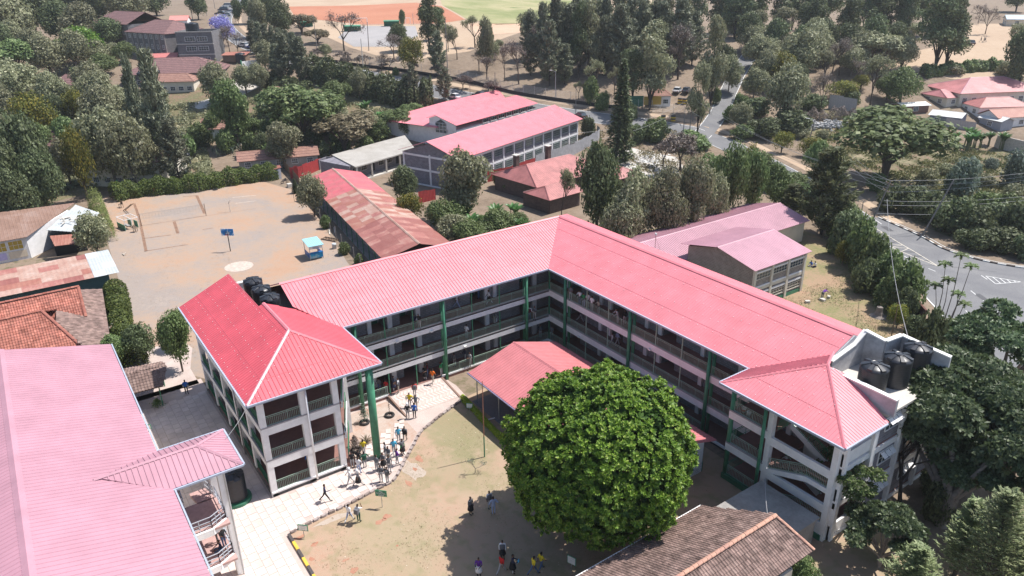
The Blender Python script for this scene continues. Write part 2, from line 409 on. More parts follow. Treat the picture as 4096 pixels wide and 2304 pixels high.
def offs(line, w):
    out = []
    for i, p in enumerate(line):
        d = (line[min(i + 1, len(line) - 1)] - line[max(i - 1, 0)]); d.normalize(); out.append(p + Vector((-d.y, d.x, 0)) * w)
    return out
def ribbon(name, line, w0, w1, h, mat, parent=None, thick=0, **tags):
    line = knotted(line); A = offs(line, w0); B = offs(line, w1); mb = MB()
    rows = [A, [(a + b) / 2 for a, b in zip(A, B)], B] if abs(w1 - w0) > 4 else [A, B]
    n = len(line)
    for r0, r1 in zip(rows, rows[1:]):
        for i in range(n - 1):
            q = [r0[i], r0[i + 1], r1[i + 1], r1[i]]
            if thick: mb.add([(p.x, p.y, Z(p.x, p.y) + h - thick) for p in q] + [(p.x, p.y, Z(p.x, p.y) + h) for p in q], [(3, 2, 1, 0), (4, 5, 6, 7), (0, 1, 5, 4), (1, 2, 6, 5), (2, 3, 7, 6), (3, 0, 4, 7)])
            else: mb.add([(p.x, p.y, Z(p.x, p.y) + h) for p in q], [(0, 1, 2, 3)] if (w1 > w0) else [(3, 2, 1, 0)])
    return mb.build(name, mat, parent, **tags)
# ------------------------------------------------------------------ ground
G_DRY = patchy('dry ground', [(.30, (.115, .085, .062)), (.45, (.185, .14, .10)), (.55, (.235, .18, .135)), (.66, (.12, .11, .06)), (.75, (.075, .085, .04))], scale=.05, scale2=.9, mix=.55)
G_BUSH = patchy('rough grass', [(.30, (.12, .075, .055)), (.42, (.22, .15, .105)), (.52, (.12, .125, .06)), (.62, (.30, .235, .16)), (.72, (.09, .115, .04))], scale=.12, scale2=1.4, mix=.6, bump=.6, dist=.2)
G_LAWN = patchy('dry lawn', [(.28, (.36, .20, .135)), (.42, (.37, .255, .185)), (.56, (.345, .265, .185)), (.68, (.27, .23, .135)), (.80, (.18, .18, .085))], scale=.13, scale2=2.2, mix=.40, bump=.3, dist=.04)
G_COURT = patchy('packed earth court', [(.30, (.35, .205, .13)), (.42, (.365, .24, .165)), (.50, (.33, .25, .195)), (.60, (.275, .235, .21)), (.70, (.34, .28, .235))], scale=.06, scale2=1.2, mix=.35, bump=.15)
G_RED = patchy('red murram', [(.3, (.34, .13, .075)), (.7, (.44, .21, .13))], scale=.03, scale2=.5, bump=.1)
G_FIELD = patchy('dry sports turf', [(.3, (.14, .17, .06)), (.45, (.22, .235, .10)), (.6, (.36, .32, .18)), (.7, (.16, .19, .07))], scale=.02, scale2=.3, mix=.25, bump=.1, stretch=(1, 2.5, 1))
G_TAN = patchy('pale bare earth', [(.3, (.34, .24, .165)), (.7, (.46, .36, .26))], scale=.04, scale2=.8, bump=.2)
G_ASPH = patchy('worn asphalt', [(.3, (.12, .12, .13)), (.5, (.165, .165, .17)), (.7, (.23, .225, .22))], scale=.2, scale2=6, rough=.8, mix=.5, bump=.1)
G_HARD = patchy('worn grey court paving', [(.3, (.26, .25, .25)), (.7, (.36, .34, .33))], scale=.1, scale2=2)
G_GRASS = patchy('yard grass', [(.3, (.34, .21, .145)), (.45, (.29, .21, .135)), (.56, (.20, .185, .09)), (.7, (.13, .155, .06))], scale=.18, scale2=2.5, mix=.45, bump=.4, dist=.08)
PAVE = islandm('pink grey paving slabs', [(.54, .45, .41), (.62, .53, .48), (.57, .48, .45), (.64, .55, .51)], rough=.85, noise=.15, scale=1.1)
MORT = patchy('paving joints and screed', [(.3, (.38, .30, .27)), (.7, (.52, .44, .40))], scale=.6, scale2=5)
WLINE = plain('road marking paint', (.62, .62, .60), rough=.6, var=.2, scale=3)
YLINE = plain('cream marking paint', (.58, .53, .44), rough=.6, var=.2, scale=3)

ks = [-120, -60, -20, 30, 80] + [k for k, _ in KN if 100 < k < 2000] + [1400, 2200, 3600]
ts = [-2600, -1500, -900, -600, -400, -300, -220, -160, -110, -70, -35, 0, 35, 70, 110, 160, 220, 300, 400, 600, 900, 1500, 2600]
vs = []; fs = []
for s_ in ks:
    for t_ in ts:
        x = CX + FHX * s_ + FHY * t_; y = CY + FHY * s_ - FHX * t_; vs.append((x, y, Z(x, y)))
n = len(ts)
for i in range(len(ks) - 1):
    for j in range(n - 1): a = i * n + j; fs.append((a, a + 1, a + n + 1, a + n))
MB().add(vs, fs).build('ground', G_DRY, kind='structure')

xy = lambda u, v: T(u, v).to_2d()
# the school yard
CURB = [(4.6, -14.3), (5.7, -17.4), (6.9, -20.3), (7.5, -21.4), (9.0, -23.0), (10.3, -24.4), (11.6, -25.7), (12.55, -26.9), (12.7, -28.6), (13.05, -31.0), (13.25, -33.8), (13.6, -36.5)]
_t = G_LAWN.node_tree; _b = _t.nodes['Principled BSDF']; _l = _b.inputs['Base Color'].links[0].from_socket
def gpatch(cx, cy, rx, ry, col, last, k):
    """grass that has survived round one spot of the lawn"""
    tc = _t.nodes.new('ShaderNodeTexCoord'); mp = _t.nodes.new('ShaderNodeMapping'); mp.vector_type = 'TEXTURE'; mp.inputs['Location'].default_value = (cx, cy, GZ); mp.inputs['Scale'].default_value = (rx, ry, 50)
    g = _t.nodes.new('ShaderNodeTexGradient'); g.gradient_type = 'SPHERICAL'; n = _t.nodes.new('ShaderNodeTexNoise'); n.inputs['Scale'].default_value = .9; n.inputs['Detail'].default_value = 8
    m1 = _t.nodes.new('ShaderNodeMath'); m1.operation = 'MULTIPLY_ADD'; m1.inputs[1].default_value = 3.2; m1.inputs[2].default_value = -1.65; m2 = _t.nodes.new('ShaderNodeMath'); m2.operation = 'MULTIPLY_ADD'; m2.inputs[1].default_value = 2.2; m2.use_clamp = True; m3 = _t.nodes.new('ShaderNodeMath'); m3.operation = 'MULTIPLY'; m3.inputs[1].default_value = k
    mx = _t.nodes.new('ShaderNodeMix'); mx.data_type = 'RGBA'; mx.inputs[7].default_value = c4(col); L = _t.links.new
    L(tc.outputs['Object'], mp.inputs[0]); L(mp.outputs[0], g.inputs[0]); L(tc.outputs['Object'], n.inputs[0]); L(n.outputs['Fac'], m1.inputs[0]); L(g.outputs['Fac'], m2.inputs[0]); L(m1.outputs[0], m2.inputs[2]); L(m2.outputs[0], m3.inputs[0]); L(m3.outputs[0], mx.inputs[0]); L(last, mx.inputs[6]); return mx.outputs[2]
_l = gpatch(9.5, -18.2, 6.5, 4.5, (.135, .165, .065), _l, .42); _l = gpatch(14.5, -21, 5, 5, (.19, .185, .09), _l, .25); _l = gpatch(14.5, -29, 3, 7, (.22, .205, .11), _l, .25); _l = gpatch(20, -30, 7, 6, (.26, .23, .13), _l, .25); _t.links.new(_l, _b.inputs['Base Color'])
sheet('lawn', [(2.5, 0)] + [(4.5, -14.2)] + CURB[1:] + [(30, -36.7), (62, -36.7), (62, 6), (27, -1)], .006, G_LAWN, kind='structure')
PAVP = [(-.2, -14.2), (2, -14.0)] + CURB + [(18.8, -36.5), (31, -36.6), (31, -44.5), (-16, -44.5), (-16, -36), (-.2, -36)]
pave = sheet('pavement', PAVP, .012, MORT, kind='structure')
sheet('walkway', [(-15, -44.5), (-15, -36.4), (-19, -36.4), (-24, -35), (-27, -35.5), (-27, -44.5)], .012, MORT, kind='structure')
def inpoly(x, y, P):
    c = False
    for (a, b), (d, e) in zip(P, P[1:] + P[:1]):
        if (b > y) != (e > y) and x < (d - a) * (y - b) / (e - b) + a: c = not c
    return c
slabs = []; gy = -44.4; r_ = 0
while gy < -14:
    w = .62 if r_ % 2 else .78; gx = -13 + (.3 if r_ % 2 else 0)
    while gx < 30.5:
        if all(inpoly(gx + a, gy + b, PAVP) for a, b in ((0, 0), (.85, 0), (.85, w), (0, w))) and not (-13.4 < gx + .4 < 8.6 and -36.4 < gy + .3) and not (0 < gx + .9 and gx < 4.2 and -21.4 < gy + .4 < -14) and not (gx < 7.5 and gy > -29.5) and not (12.4 < gx + .4 < 15.9 and gy < -40.8 + .6 and gy > -44.6 and False):
            slabs.append((gx, gy, .87, w))
        gx += .9
    gy += w + .03; r_ += 1
slabs.sort(key=lambda q: (q[0] - CX) ** 2 + (q[1] - CY) ** 2)
for k, (w, sm) in enumerate(((.62, None), (.78, None))):
    me = MB().box(-.435, -w / 2, 0, .435, w / 2, .022).mesh('paving_slab', PAVE)
    for q in slabs[:290]:
        if abs(q[3] - w) < .01:
            o = meshobj('paving_slab', me, pave, (q[0] + .435, q[1] + w / 2, GZ + .014 + random.uniform(0, .006))); o.rotation_euler.z = random.uniform(-.008, .008)
mb = MB()
for q in slabs[290:]: mb.cbox((q[0] + .435, q[1] + q[3] / 2, GZ + .026 + random.uniform(0, .005)), (q[2], q[3], .02), random.uniform(-.01, .01))
mb.build('paving_slabs', PAVE, pave, kind='stuff')
# stepping slabs laid loose in the red soil by the pillar
sheet('soil_bed', [(.4, -21.5), (4.1, -21.5), (7.3, -21.6), (10, -24.6), (9.6, -29.2), (.4, -29.2)], .016, patchy('reddish soil', [(.3, (.36, .20, .14)), (.5, (.40, .31, .26)), (.7, (.44, .39, .35))], scale=.5, scale2=3), kind='structure')
me = MB().box(-.38, -.24, 0, .38, .24, .05).mesh('paving_slab', PAVE)
for i in range(7):
    for j in range(7):
        p = Vector((4.6 + i * .78 + (j % 2) * .35, -21.9 - j * .72 - i * .42)); 
        if inpoly(p.x, p.y, [(4, -21.5), (7.3, -21.6), (10, -24.6), (10.4, -28), (7, -27.5)]):
            o = meshobj('paving_slab', me, pave, (p.x, p.y, GZ + .02)); o.rotation_euler.z = -.5 + random.uniform(-.06, .06)
# kerb stones round the lawn, each one laid by hand
ROCK = islandm('kerb stone', [(.24, .19, .17), (.34, .28, .26), (.40, .34, .32)], rough=.95, noise=.4, scale=4)
line = smooth_line(CURB, .58); kerb = thing('stone_kerb', 'low kerb of rough stones between the paving and the lawn', 'kerb', (0, 0, 0))
rocks = []
for k in range(3):
    bm = bmesh.new(); bmesh.ops.create_cube(bm, size=1); bmesh.ops.bevel(bm, geom=bm.edges[:], offset=.09, segments=1)
    for v in bm.verts: v.co = Vector((v.co.x * .50, v.co.y * .22, v.co.z * .26)) + Vector([random.uniform(-.025, .025) for _ in range(3)])
    me = bpy.data.meshes.new('kerb_stone'); bm.to_mesh(me); bm.free(); me.materials.append(ROCK); rocks.append(me)
for i, (a, b) in enumerate(zip(line, line[1:])):
    d = b - a; o = meshobj('kerb_stone', random.choice(rocks), kerb, ((a.x + b.x) / 2, (a.y + b.y) / 2, GZ + .08)); o.rotation_euler = (random.uniform(-.1, .1), random.uniform(-.05, .05), atan2(d.y, d.x) + random.uniform(-.06, .06))
    o.scale = (1, random.uniform(.85, 1.25), random.uniform(.8, 1.15))
YK = plain('yellow kerb paint', (.65, .42, .06)); BK = plain('black kerb paint', (.07, .06, .06))
kb = thing('painted_kerb', 'kerb painted in yellow and black lengths at the lawn edge', 'kerb', (0, 0, 0))
for i in range(14):
    x = 13.7 + i * 1.05; MB().box(x, -36.68, GZ, x + 1.03, -36.46, GZ + .2).build('kerb_stone', YK if i % 2 else BK, kb)

# the court, yards and roads
sheet('earth_court', [(-101.5, -35), (-96, -5.2), (-84, -2), (-78, .5), (-65, -3.8), (-38, -9), (-14.5, -12), (-14.5, -35), (-17, -36.4), (-30, -41), (-48, -38.8), (-66, -37.6)], .006, G_COURT, kind='structure')
LN = plain('dark court stain and net shadow', (.22, .13, .085), var=.4, scale=2); LW = plain('faded white court paint', (.47, .39, .33), var=.25, scale=2)
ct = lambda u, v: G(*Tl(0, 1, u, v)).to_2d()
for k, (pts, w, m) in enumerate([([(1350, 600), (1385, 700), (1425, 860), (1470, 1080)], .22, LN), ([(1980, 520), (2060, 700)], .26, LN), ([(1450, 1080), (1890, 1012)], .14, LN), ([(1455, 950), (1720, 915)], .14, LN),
        ([(1752, 780), (1790, 900)], .25, LN), ([(1410, 825), (2080, 722)], .07, LN), ([(2080, 722), (2576, 650)], .05, LN), ([(1840, 530), (1980, 520)], .15, LN), ([(2040, 862), (2140, 845)], .15, LN),  # long thin line beneath the net is its shadow, drawn as dark colour
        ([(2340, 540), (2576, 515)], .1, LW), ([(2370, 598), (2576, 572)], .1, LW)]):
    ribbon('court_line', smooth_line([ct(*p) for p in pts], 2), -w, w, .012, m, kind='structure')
c = ct(2405, 1232); sheet('court_circle', [(c.x + 2.1 * cos(a * pi / 12), c.y + 2.1 * sin(a * pi / 12)) for a in range(24)], .012, LW, kind='structure')
sheet('yard_grass', [(8, 13.6), (34, 13.6), (42, 16), (38, 24), (26, 33), (15, 47), (8, 55), (-20, 62), (-24, 16)], .006, G_GRASS, kind='structure')
sheet('rough_field', [xy(2160, 430), xy(2000, 330), xy(1990, 290), xy(2130, 265), xy(2290, 285), xy(2400, 355), xy(2576, 385), xy(2760, 430), xy(2760, 640), xy(2576, 640), xy(2420, 610), xy(2300, 560), xy(2215, 500)], .02, G_BUSH, kind='structure')
sheet('garden_ground', [xy(560, 470), xy(520, 380), xy(560, 320), xy(760, 330), xy(930, 360), xy(1000, 330), xy(980, 260), xy(800, 215), xy(500, 220), xy(0, 280), xy(-100, 420), xy(0, 540), xy(250, 480)], .02, G_BUSH, kind='structure')
AR = [xy(*p) for p in [(2135, 535), (2209, 548), (2317, 596), (2369, 625), (2412, 640), (2472, 657), (2576, 675), (2760, 690), (2900, 900), (2800, 1100), (2600, 1050), (2450, 872), (2405, 828), (2372, 797), (2335, 757), (2307, 724), (2280, 700), (2225, 640), (2175, 590)]]
sheet('road', AR, .03, G_ASPH, kind='structure')
r1 = smooth_line([xy(*p) for p in [(2170, 565), (2105, 520), (2040, 475), (1960, 428), (1880, 388), (1800, 352), (1735, 331), (1650, 316), (1530, 300), (1420, 286), (1280, 264), (1165, 244), (1090, 230), (1000, 205), (880, 180), (790, 162), (712, 145), (650, 126), (610, 106), (580, 84), (563, 62), (565, 42), (580, 24), (596, 8), (606, -6)]], 5)
ribbon('road', r1, -3.4, 3.4, .034, G_ASPH, kind='structure')
r2 = smooth_line([xy(*p) for p in [(1760, 345), (1790, 312), (1812, 280), (1828, 240), (1845, 205), (1868, 165), (1893, 130), (1925, 95), (1965, 60)]], 5)
ribbon('road', r2, -2.4, 2.4, .038, G_ASPH, kind='structure')
ribbon('footpath', offs(r1, -6.2), -1.0, 1.0, .03, G_TAN, kind='structure')
for nm, l, w in (('road', offs(r1, 3.25), .07), ('road', offs(r1, -3.25), .07), ('road', offs(r2, 2.25), .08), ('road', offs(r2, -2.25), .08)):
    ribbon('edge_line', l, -w, w, .046, WLINE, kind='structure')
# junction markings
KB = smooth_line([xy(*p) for p in [(2209, 548), (2262, 571), (2317, 596), (2369, 625), (2412, 640), (2472, 657), (2576, 675), (2700, 684)]], 1.0)
kb2 = thing('road_kerb', 'roadside kerb painted black and white round the bend', 'kerb')
BW = [plain('white kerb paint', (.60, .60, .58)), BK]
for i in range(0, len(KB) - 1):
    a, b = KB[i], KB[i + 1]; MB().beam((a.x, a.y, Z(a.x, a.y) + .02), (b.x, b.y, Z(b.x, b.y) + .02), .22, .36).build('kerb_stone', BW[(i // 1) % 2], kb2)
ribbon('edge_line', offs(KB, .9), -.07, .07, .05, WLINE, kind='structure')
t31 = lambda u, v: xy(*Tl(3, 1, u, v))
la = smooth_line([t31(*p) for p in [(1010, 815), (1150, 890), (1300, 985), (1480, 1090), (1700, 1225)]], 1.5); lb = smooth_line([t31(*p) for p in [(960, 870), (1080, 940), (1240, 1040), (1450, 1130), (1700, 1228)]], 1.5)
ribbon('lane_marking', la, -.07, .07, .046, YLINE, kind='structure'); ribbon('lane_marking', lb, -.07, .07, .046, YLINE, kind='structure')
mb = MB(); n = 22
for i in range(1, n):
    a = la[int(i * (len(la) - 1) / n)]; b = lb[int(i * (len(lb) - 1) / n)]
    if (a - b).length > .3: mb.beam((a.x, a.y, GZ + .046), (b.x, b.y, GZ + .046), .10, .006)
mb.build('hatched_marking', YLINE, kind='structure')
mb = MB()
def dashes(p, q, n, duty=.5, w=.12):
    a = xy(*p); b = xy(*q)
    for i in range(n):
        s0 = a + (b - a) * (i / n); s1 = a + (b - a) * ((i + duty) / n); mb.beam((s0.x, s0.y, GZ + .046), (s1.x, s1.y, GZ + .046), w, .006)
dashes(Tl(3, 1, 1150, 1060), Tl(3, 1, 1960, 1400), 5, .42); dashes(Tl(3, 1, 1370, 1130), Tl(3, 1, 1420, 1165), 1, 1); dashes(Tl(3, 2, 1990, 230), Tl(3, 2, 2145, 400), 1, 1)
dashes(Tl(3, 2, 2040, 30), Tl(3, 2, 2576, 460), 4, .4); dashes(Tl(3, 1, 1190, 1010), Tl(3, 1, 1320, 1090), 1, 1)
tri = [t31(2190, 1330), t31(2545, 1390), t31(2290, 1410)]
for a, b in zip(tri, tri[1:] + tri[:1]): mb.beam((a.x, a.y, GZ + .046), (b.x, b.y, GZ + .046), .12, .006)
for k in (.2, .4, .6, .8):
    a = tri[0].lerp(tri[1], k); b = tri[0].lerp(tri[1], k).lerp(tri[2], 1) if k < .01 else tri[2].lerp(tri[1], k); mb.beam((a.x, a.y, GZ + .047), (b.x, b.y, GZ + .047), .12, .006)
dashes(Tl(3, 1, 2145, 1325), Tl(3, 1, 2205, 1365), 1, 1); dashes(Tl(3, 2, 1500, 0), Tl(3, 2, 1765, 285), 1, 1, .18)
mb.build('lane_marking', WLINE, kind='structure')
# playing fields beyond the road
sheet('bare_ground', [xy(*p) for p in [(700, -4), (1700, -4), (1500, 60), (1330, 75), (1180, 130), (1000, 160), (880, 120), (740, 60)]], .05, G_TAN, kind='structure')
sheet('grey_hard_court', [xy(*p) for p in [(880, 66), (1045, 66), (1052, 92), (1000, 118), (890, 118), (850, 95)]], .09, G_HARD, kind='structure')
sheet('red_pitch', [xy(*p) for p in [(727, 17), (900, 14), (1049, 7), (1109, 15), (1170, 50), (1106, 60), (919, 63), (742, 44)]], .09, G_RED, kind='structure')
sheet('green_pitch', [xy(*p) for p in [(1107, -2), (1440, -2), (1500, 30), (1420, 56), (1250, 63), (1172, 47), (1112, 13)]], .09, G_FIELD, kind='structure')
sheet('red_earth_verge', [xy(*p) for p in [(1180, 60), (1480, 58), (1470, 72), (1200, 90)]], .09, patchy('pale orange earth', [(.3, (.46, .28, .18)), (.7, (.52, .38, .28))], scale=.05, scale2=.6), kind='structure')
for p, q in (((1072, 14), (1098, 27)), ((915, 62), (1100, 60)), ((1050, 8), (1110, 16))):
    ribbon('pitch_line', smooth_line([xy(*p), xy(*q)], 10), -.12, .12, .12, WLINE, kind='structure')
sheet('paddock', [xy(*p) for p in [(2420, 60), (2700, 60), (2700, 190), (2400, 200), (2240, 180), (2260, 140), (2400, 110)]], .05, G_TAN, kind='structure')
sheet('compound_yard', [xy(*p) for p in [(468, 265), (560, 240), (600, 195), (640, 175), (690, 200), (640, 225), (570, 262), (500, 275)]], .05, patchy('pale compound paving', [(.3, (.44, .40, .35)), (.7, (.56, .52, .47))], scale=.2, scale2=2), kind='structure')  # plain pale paving colour, mottled by noise
sheet('rubbish_ground', [xy(*p) for p in [(1515, 388), (1590, 372), (1700, 395), (1730, 430), (1650, 450), (1560, 440)]], .02, patchy('pale rubble ground', [(.3, (.36, .31, .26)), (.7, (.56, .54, .50))], scale=.3, scale2=2.5), kind='structure')

RS_ = patchy('disturbed red soil', [(.3, (.33, .14, .09)), (.7, (.38, .23, .16))], scale=1.5, scale2=6)
GV_ = patchy('grey grit', [(.3, (.34, .27, .21)), (.7, (.42, .36, .31))], scale=1, scale2=8)
def blob(name, u, v, ru, rv, mat, h=.012):
    c = G(*Tl(1, 3, u, v)); random.seed(int(u + v)); ph = random.uniform(0, 6)
    sheet(name, [(c.x + rv * (1 + .25 * sin(a * 3 + ph) + random.uniform(-.2, .2)) * cos(a), c.y + ru * (1 + .25 * cos(a * 2 + ph) + random.uniform(-.2, .2)) * sin(a)) for a in [i * pi / 10 for i in range(20)]], h, mat, kind='structure')
blob('grit_patch', 1560, 370, .8, 1.7, GV_, .010); blob('grit_patch', 800, 870, 1.6, .35, GV_, .010)
for u, v, a, b in ((1640, 270, .35, .5), (1600, 375, .15, .3), (1540, 520, .2, .5), (1320, 850, .42, .28), (1240, 905, .3, .25), (1290, 880, .2, .2), (590, 1130, .28, .2), (560, 1280, .18, .22), (900, 1290, .25, .12), (990, 1390, .3, .3), (440, 1060, .4, .2), (1420, 1145, .12, .1)): blob('soil_patch', u, v, a, b, RS_)

TAR = plain('fresh tar', (.07, .07, .075), rough=.7)
for pts, w in (([Tl(3, 1, 1330, 1215), Tl(3, 1, 1690, 1225), Tl(3, 1, 2300, 1290)], .05), ([Tl(3, 1, 1500, 1290), Tl(3, 1, 1530, 1350), Tl(3, 1, 1600, 1449)], .05), ([Tl(3, 2, 2100, 60), Tl(3, 2, 2330, 220)], .4), ([Tl(3, 1, 1160, 830), Tl(3, 1, 1240, 880)], .5)): ribbon('tar_patch', smooth_line([xy(*p) for p in pts], 1), -w, w, .040, TAR, kind='structure')
# ------------------------------------------------------------------ the L-shaped school block
F1, F2, EZ = 3.2, 6.4, 9.41
sch = thing('school_building', 'three storey L-shaped school block with pink red ribbed roofs and green railed galleries', 'building')
RZ = 12.35; RW = 6.45
# roofs
roofL = ribroof([[(.6, -.6, EZ), (.6, -25.6, EZ), (-3.3, -28.6, EZ + 3.9 * .417), (-RW, -28.6, RZ), (-RW, RW, RZ)],
                 [(-13.5, -28.6, EZ), (-13.5, 13.5, EZ), (-RW, RW, RZ), (-RW, -28.6, RZ)]], 'roof', ROOF_RED2, sch, pitch=.36, h=.055, w=.13)
roofR = ribroof([[(.6, -.6, EZ), (28.5, -.6, EZ), (33.0, 3.9, EZ + 4.5 * .417), (33.0, RW, RZ), (-RW, RW, RZ)],
                 [(-13.5, 13.5, EZ), (33.0, 13.5, EZ), (33.0, RW, RZ), (-RW, RW, RZ)]], 'roof', ROOF_RED2, sch, pitch=.30, h=.022, w=.07, label='right arm roof of fine ribbed deep pink sheets')
cap = MB(); ridgecap(cap, (-RW, -28.7, RZ + .02), (-RW, RW, RZ + .02)); ridgecap(cap, (-RW, RW, RZ + .02), (33.0, RW, RZ + .02)); ridgecap(cap, (-13.4, 13.4, EZ), (-RW, RW, RZ)); cap.build('ridge_cap', ROOF_RED2, roofL)
# left end block roof
BR = 12.0; ax = 3.3; yc = -31.2
roofB = ribroof([[(-13.6, -37.0, EZ), (9.1, -37.0, EZ), (ax, yc, BR), (-3.6, yc, BR), (-3.6, -31.75, BR - .25), (-13.6, -31.75, BR - .25)],
                 [(9.1, -37.0, EZ), (9.1, -25.4, EZ), (ax, yc, BR)],
                 [(9.1, -25.4, EZ), (.6, -25.4, EZ), (-3.0, -28.4, EZ + 3 * .448), (-3.6, yc, BR), (ax, yc, BR)]], 'roof', ROOF_RED, sch, pitch=.36, h=.05, w=.12)
cap = MB()
for a, b in (((9.1, -37, EZ), (ax, yc, BR)), ((9.1, -25.4, EZ), (ax, yc, BR)), ((ax, yc, BR), (-3.6, yc, BR))): ridgecap(cap, Vector(a) + Vector((0, 0, .02)), Vector(b) + Vector((0, 0, .03)), .16)
cap.build('ridge_cap', ROOF_RED2, roofB)
# right stair block roof
RX, RY, RA = 34.05, 1.5, 11.65
roofC = ribroof([[(28.5, -4.35, EZ), (39.7, -4.35, EZ), (RX, RY, RA)],
                 [(39.7, -4.35, EZ), (39.7, 1.2, EZ), (35.4, 2.4, 11.0), (RX, RY, RA)]], 'roof', ROOF_RED2, sch, pitch=.30, h=.03, w=.08)
ribroof([[(28.5, -4.35, EZ), (28.5, -.6, EZ), (32.9, 3.8, EZ + 4.4 * .417), (RX - .1, RY + .2, RA)]], 'roof', ROOF_RED2, sch, pitch=.28, h=.06, w=.12)
cap = MB()
for a, b in (((28.5, -4.35, EZ), (RX, RY, RA)), ((39.7, -4.35, EZ), (RX, RY, RA)), ((RX, RY, RA), (33, 3.8, RA - .1))): ridgecap(cap, Vector(a) + Vector((0, 0, .02)), Vector(b) + Vector((0, 0, .03)), .13)
cap.build('ridge_cap', ROOF_RED2, roofC)
fixings([(.6, -.6, EZ), (.6, -25.6, EZ), (-RW, -28.6, RZ), (-RW, RW, RZ)], roofL); fixings([(.6, -.6, EZ), (28.5, -.6, EZ), (33.0, 3.9, EZ + 4.5 * .417), (33.0, RW, RZ), (-RW, RW, RZ)], roofR)
fixings([(-13.6, -37.0, EZ), (9.1, -37.0, EZ), (ax, yc, BR), (-13.6, yc, BR - .25)], roofB); fixings([(9.1, -37.0, EZ), (9.1, -25.4, EZ), (ax, yc, BR)], roofB); fixings([(28.5, -4.35, EZ), (39.7, -4.35, EZ), (RX, RY, RA)], roofC)
# screws rows, gutters
GUT = plain('pale blue grey gutter', (.36, .40, .48), rough=.4, var=.1)
g = MB()
def gutter(p, q, o): 
    p = Vector(p); q = Vector(q); o = Vector(o); g.beam(p + o, q + o, .13, .13); g.beam(p + o * .2 - Vector((0, 0, .1)), q + o * .2 - Vector((0, 0, .1)), .05, .18)
gutter((.6, -.7, EZ - .05), (.6, -25.3, EZ - .05), (.07, 0, 0)); gutter((.75, -.6, EZ - .05), (28.4, -.6, EZ - .05), (0, -.07, 0))
gutter((9.1, -37, EZ - .05), (9.1, -25.4, EZ - .05), (.07, 0, 0)); gutter((-13.6, -37, EZ - .05), (9.1, -37, EZ - .05), (0, -.07, 0)); gutter((9.1, -25.4, EZ - .05), (.7, -25.4, EZ - .05), (0, .07, 0))
gutter((28.5, -4.35, EZ - .05), (39.7, -4.35, EZ - .05), (0, -.07, 0)); gutter((28.5, -4.35, EZ - .05), (28.5, -.6, EZ - .05), (-.07, 0, 0)); gutter((39.7, -4.35, EZ - .05), (39.7, 1, EZ - .05), (.07, 0, 0))
g.build('gutter', GUT, sch)
# ceilings under the eaves (dark soffit closes the roof space)
m = MB(); m.box(-13.0, -36.2, EZ - .14, 8.4, -25.6, EZ - .10); m.box(-13, -25.4, EZ - .14, .3, 13, EZ - .10); m.box(.3, -.3, EZ - .14, 33, 13, EZ - .10); m.box(28.8, -3.6, EZ - .14, 39.2, -.3, EZ - .10)
m.build('soffit', plain('soffit board', (.30, .28, .26)), sch)
# floors: slabs with red oxide top and white edge beams
for k, z in enumerate((0, F1, F2)):
    m = MB(); zb = z - .18 if k else GZ - .3
    m.box(-13, -28.4, zb, 0, 13, z); m.box(.003, .003, zb, 38.8, 13, z - .002); m.box(-13, -36.05, zb, 8.3, -28.35, z - .003); m.box(29.0, -3.0, zb, 38.5, .0, z - .004)
    if k: m = MB(); m.box(-13, -27.9, zb, 0, 13, z); m.box(.003, .003, zb, 33, 13, z - .002); m.box(-13, -36.05, zb, 8.3, -29.1, z - .003); m.box(29.0, -3.0, zb, 32.9, .0, z - .004); m.box(33, 2.0, zb, 38.8, 13, z - .005)
    m.build('floor_slab', FLOOR_R, sch)
EDGE = plain('grey slab edge', (.34, .32, .33)); PL = plain('dark plinth', (.10, .10, .10), var=.4)
for z in (F1, F2):                          # edge beams, white with a grey kerb above
    for a in (((-.02, -24.6), (-.02, -.02)), ((-.02, -.02), (28.4, -.02))):
        pass
    m = MB(); m.box(-.22, -27.9, z - .72, .0, .0, z - .02); m.build('edge_beam', WHITE, sch)
    m = MB(); m.box(.0, -.0, z - .72, 29.0, .2, z - .02); m.build('edge_beam', WHITE, sch)
    m = MB(); m.box(8.2, -36.1, z - .72, 8.45, -29.3, z - .02); m.build('edge_beam', WHITE, sch)
    m = MB(); m.box(-13, -36.1, z - .62, 8.2, -35.88, z - .02); m.build('edge_beam', WHITE, sch)
    m = MB(); m.box(28.8, -3.1, z - .72, 32.6, -2.85, z - .02); m.build('edge_beam', WHITE, sch)
    m = MB(); m.box(-.24, -27.9, z - .02, .012, .012, z + .10); m.box(0, -.012, z - .02, 29, .22, z + .098); m.box(8.18, -36.11, z - .02, 8.46, -29.3, z + .10); m.box(-13, -36.11, z - .02, 8.18, -35.86, z + .10); m.box(28.8, -3.11, z - .02, 32.6, -2.83, z + .10)
    m.build('slab_kerb', EDGE, sch)
for q in ((-.2, -26.6, -.12, .03, -21.0, .05), (-.2, -14.7, -.12, .03, -.03, .05), (-.03, -.2, -.12, 27.0, .028, .048), (8.2, -36.1, -.1, 8.5, -29.3, .06)): MB().box(*q).build('base_beam', WHITE, sch)
m = MB(); m.box(-.25, -27.9, GZ - .2, -.01, 0, -.1); m.box(-.25, -.01, GZ - .2, 27, .2, -.1); m.box(8.1, -36.05, GZ - .2, 8.42, -29.4, -.1); m.box(-13, -36.1, GZ - .2, 8.1, -35.9, -.02); m.build('plinth', PL, sch)
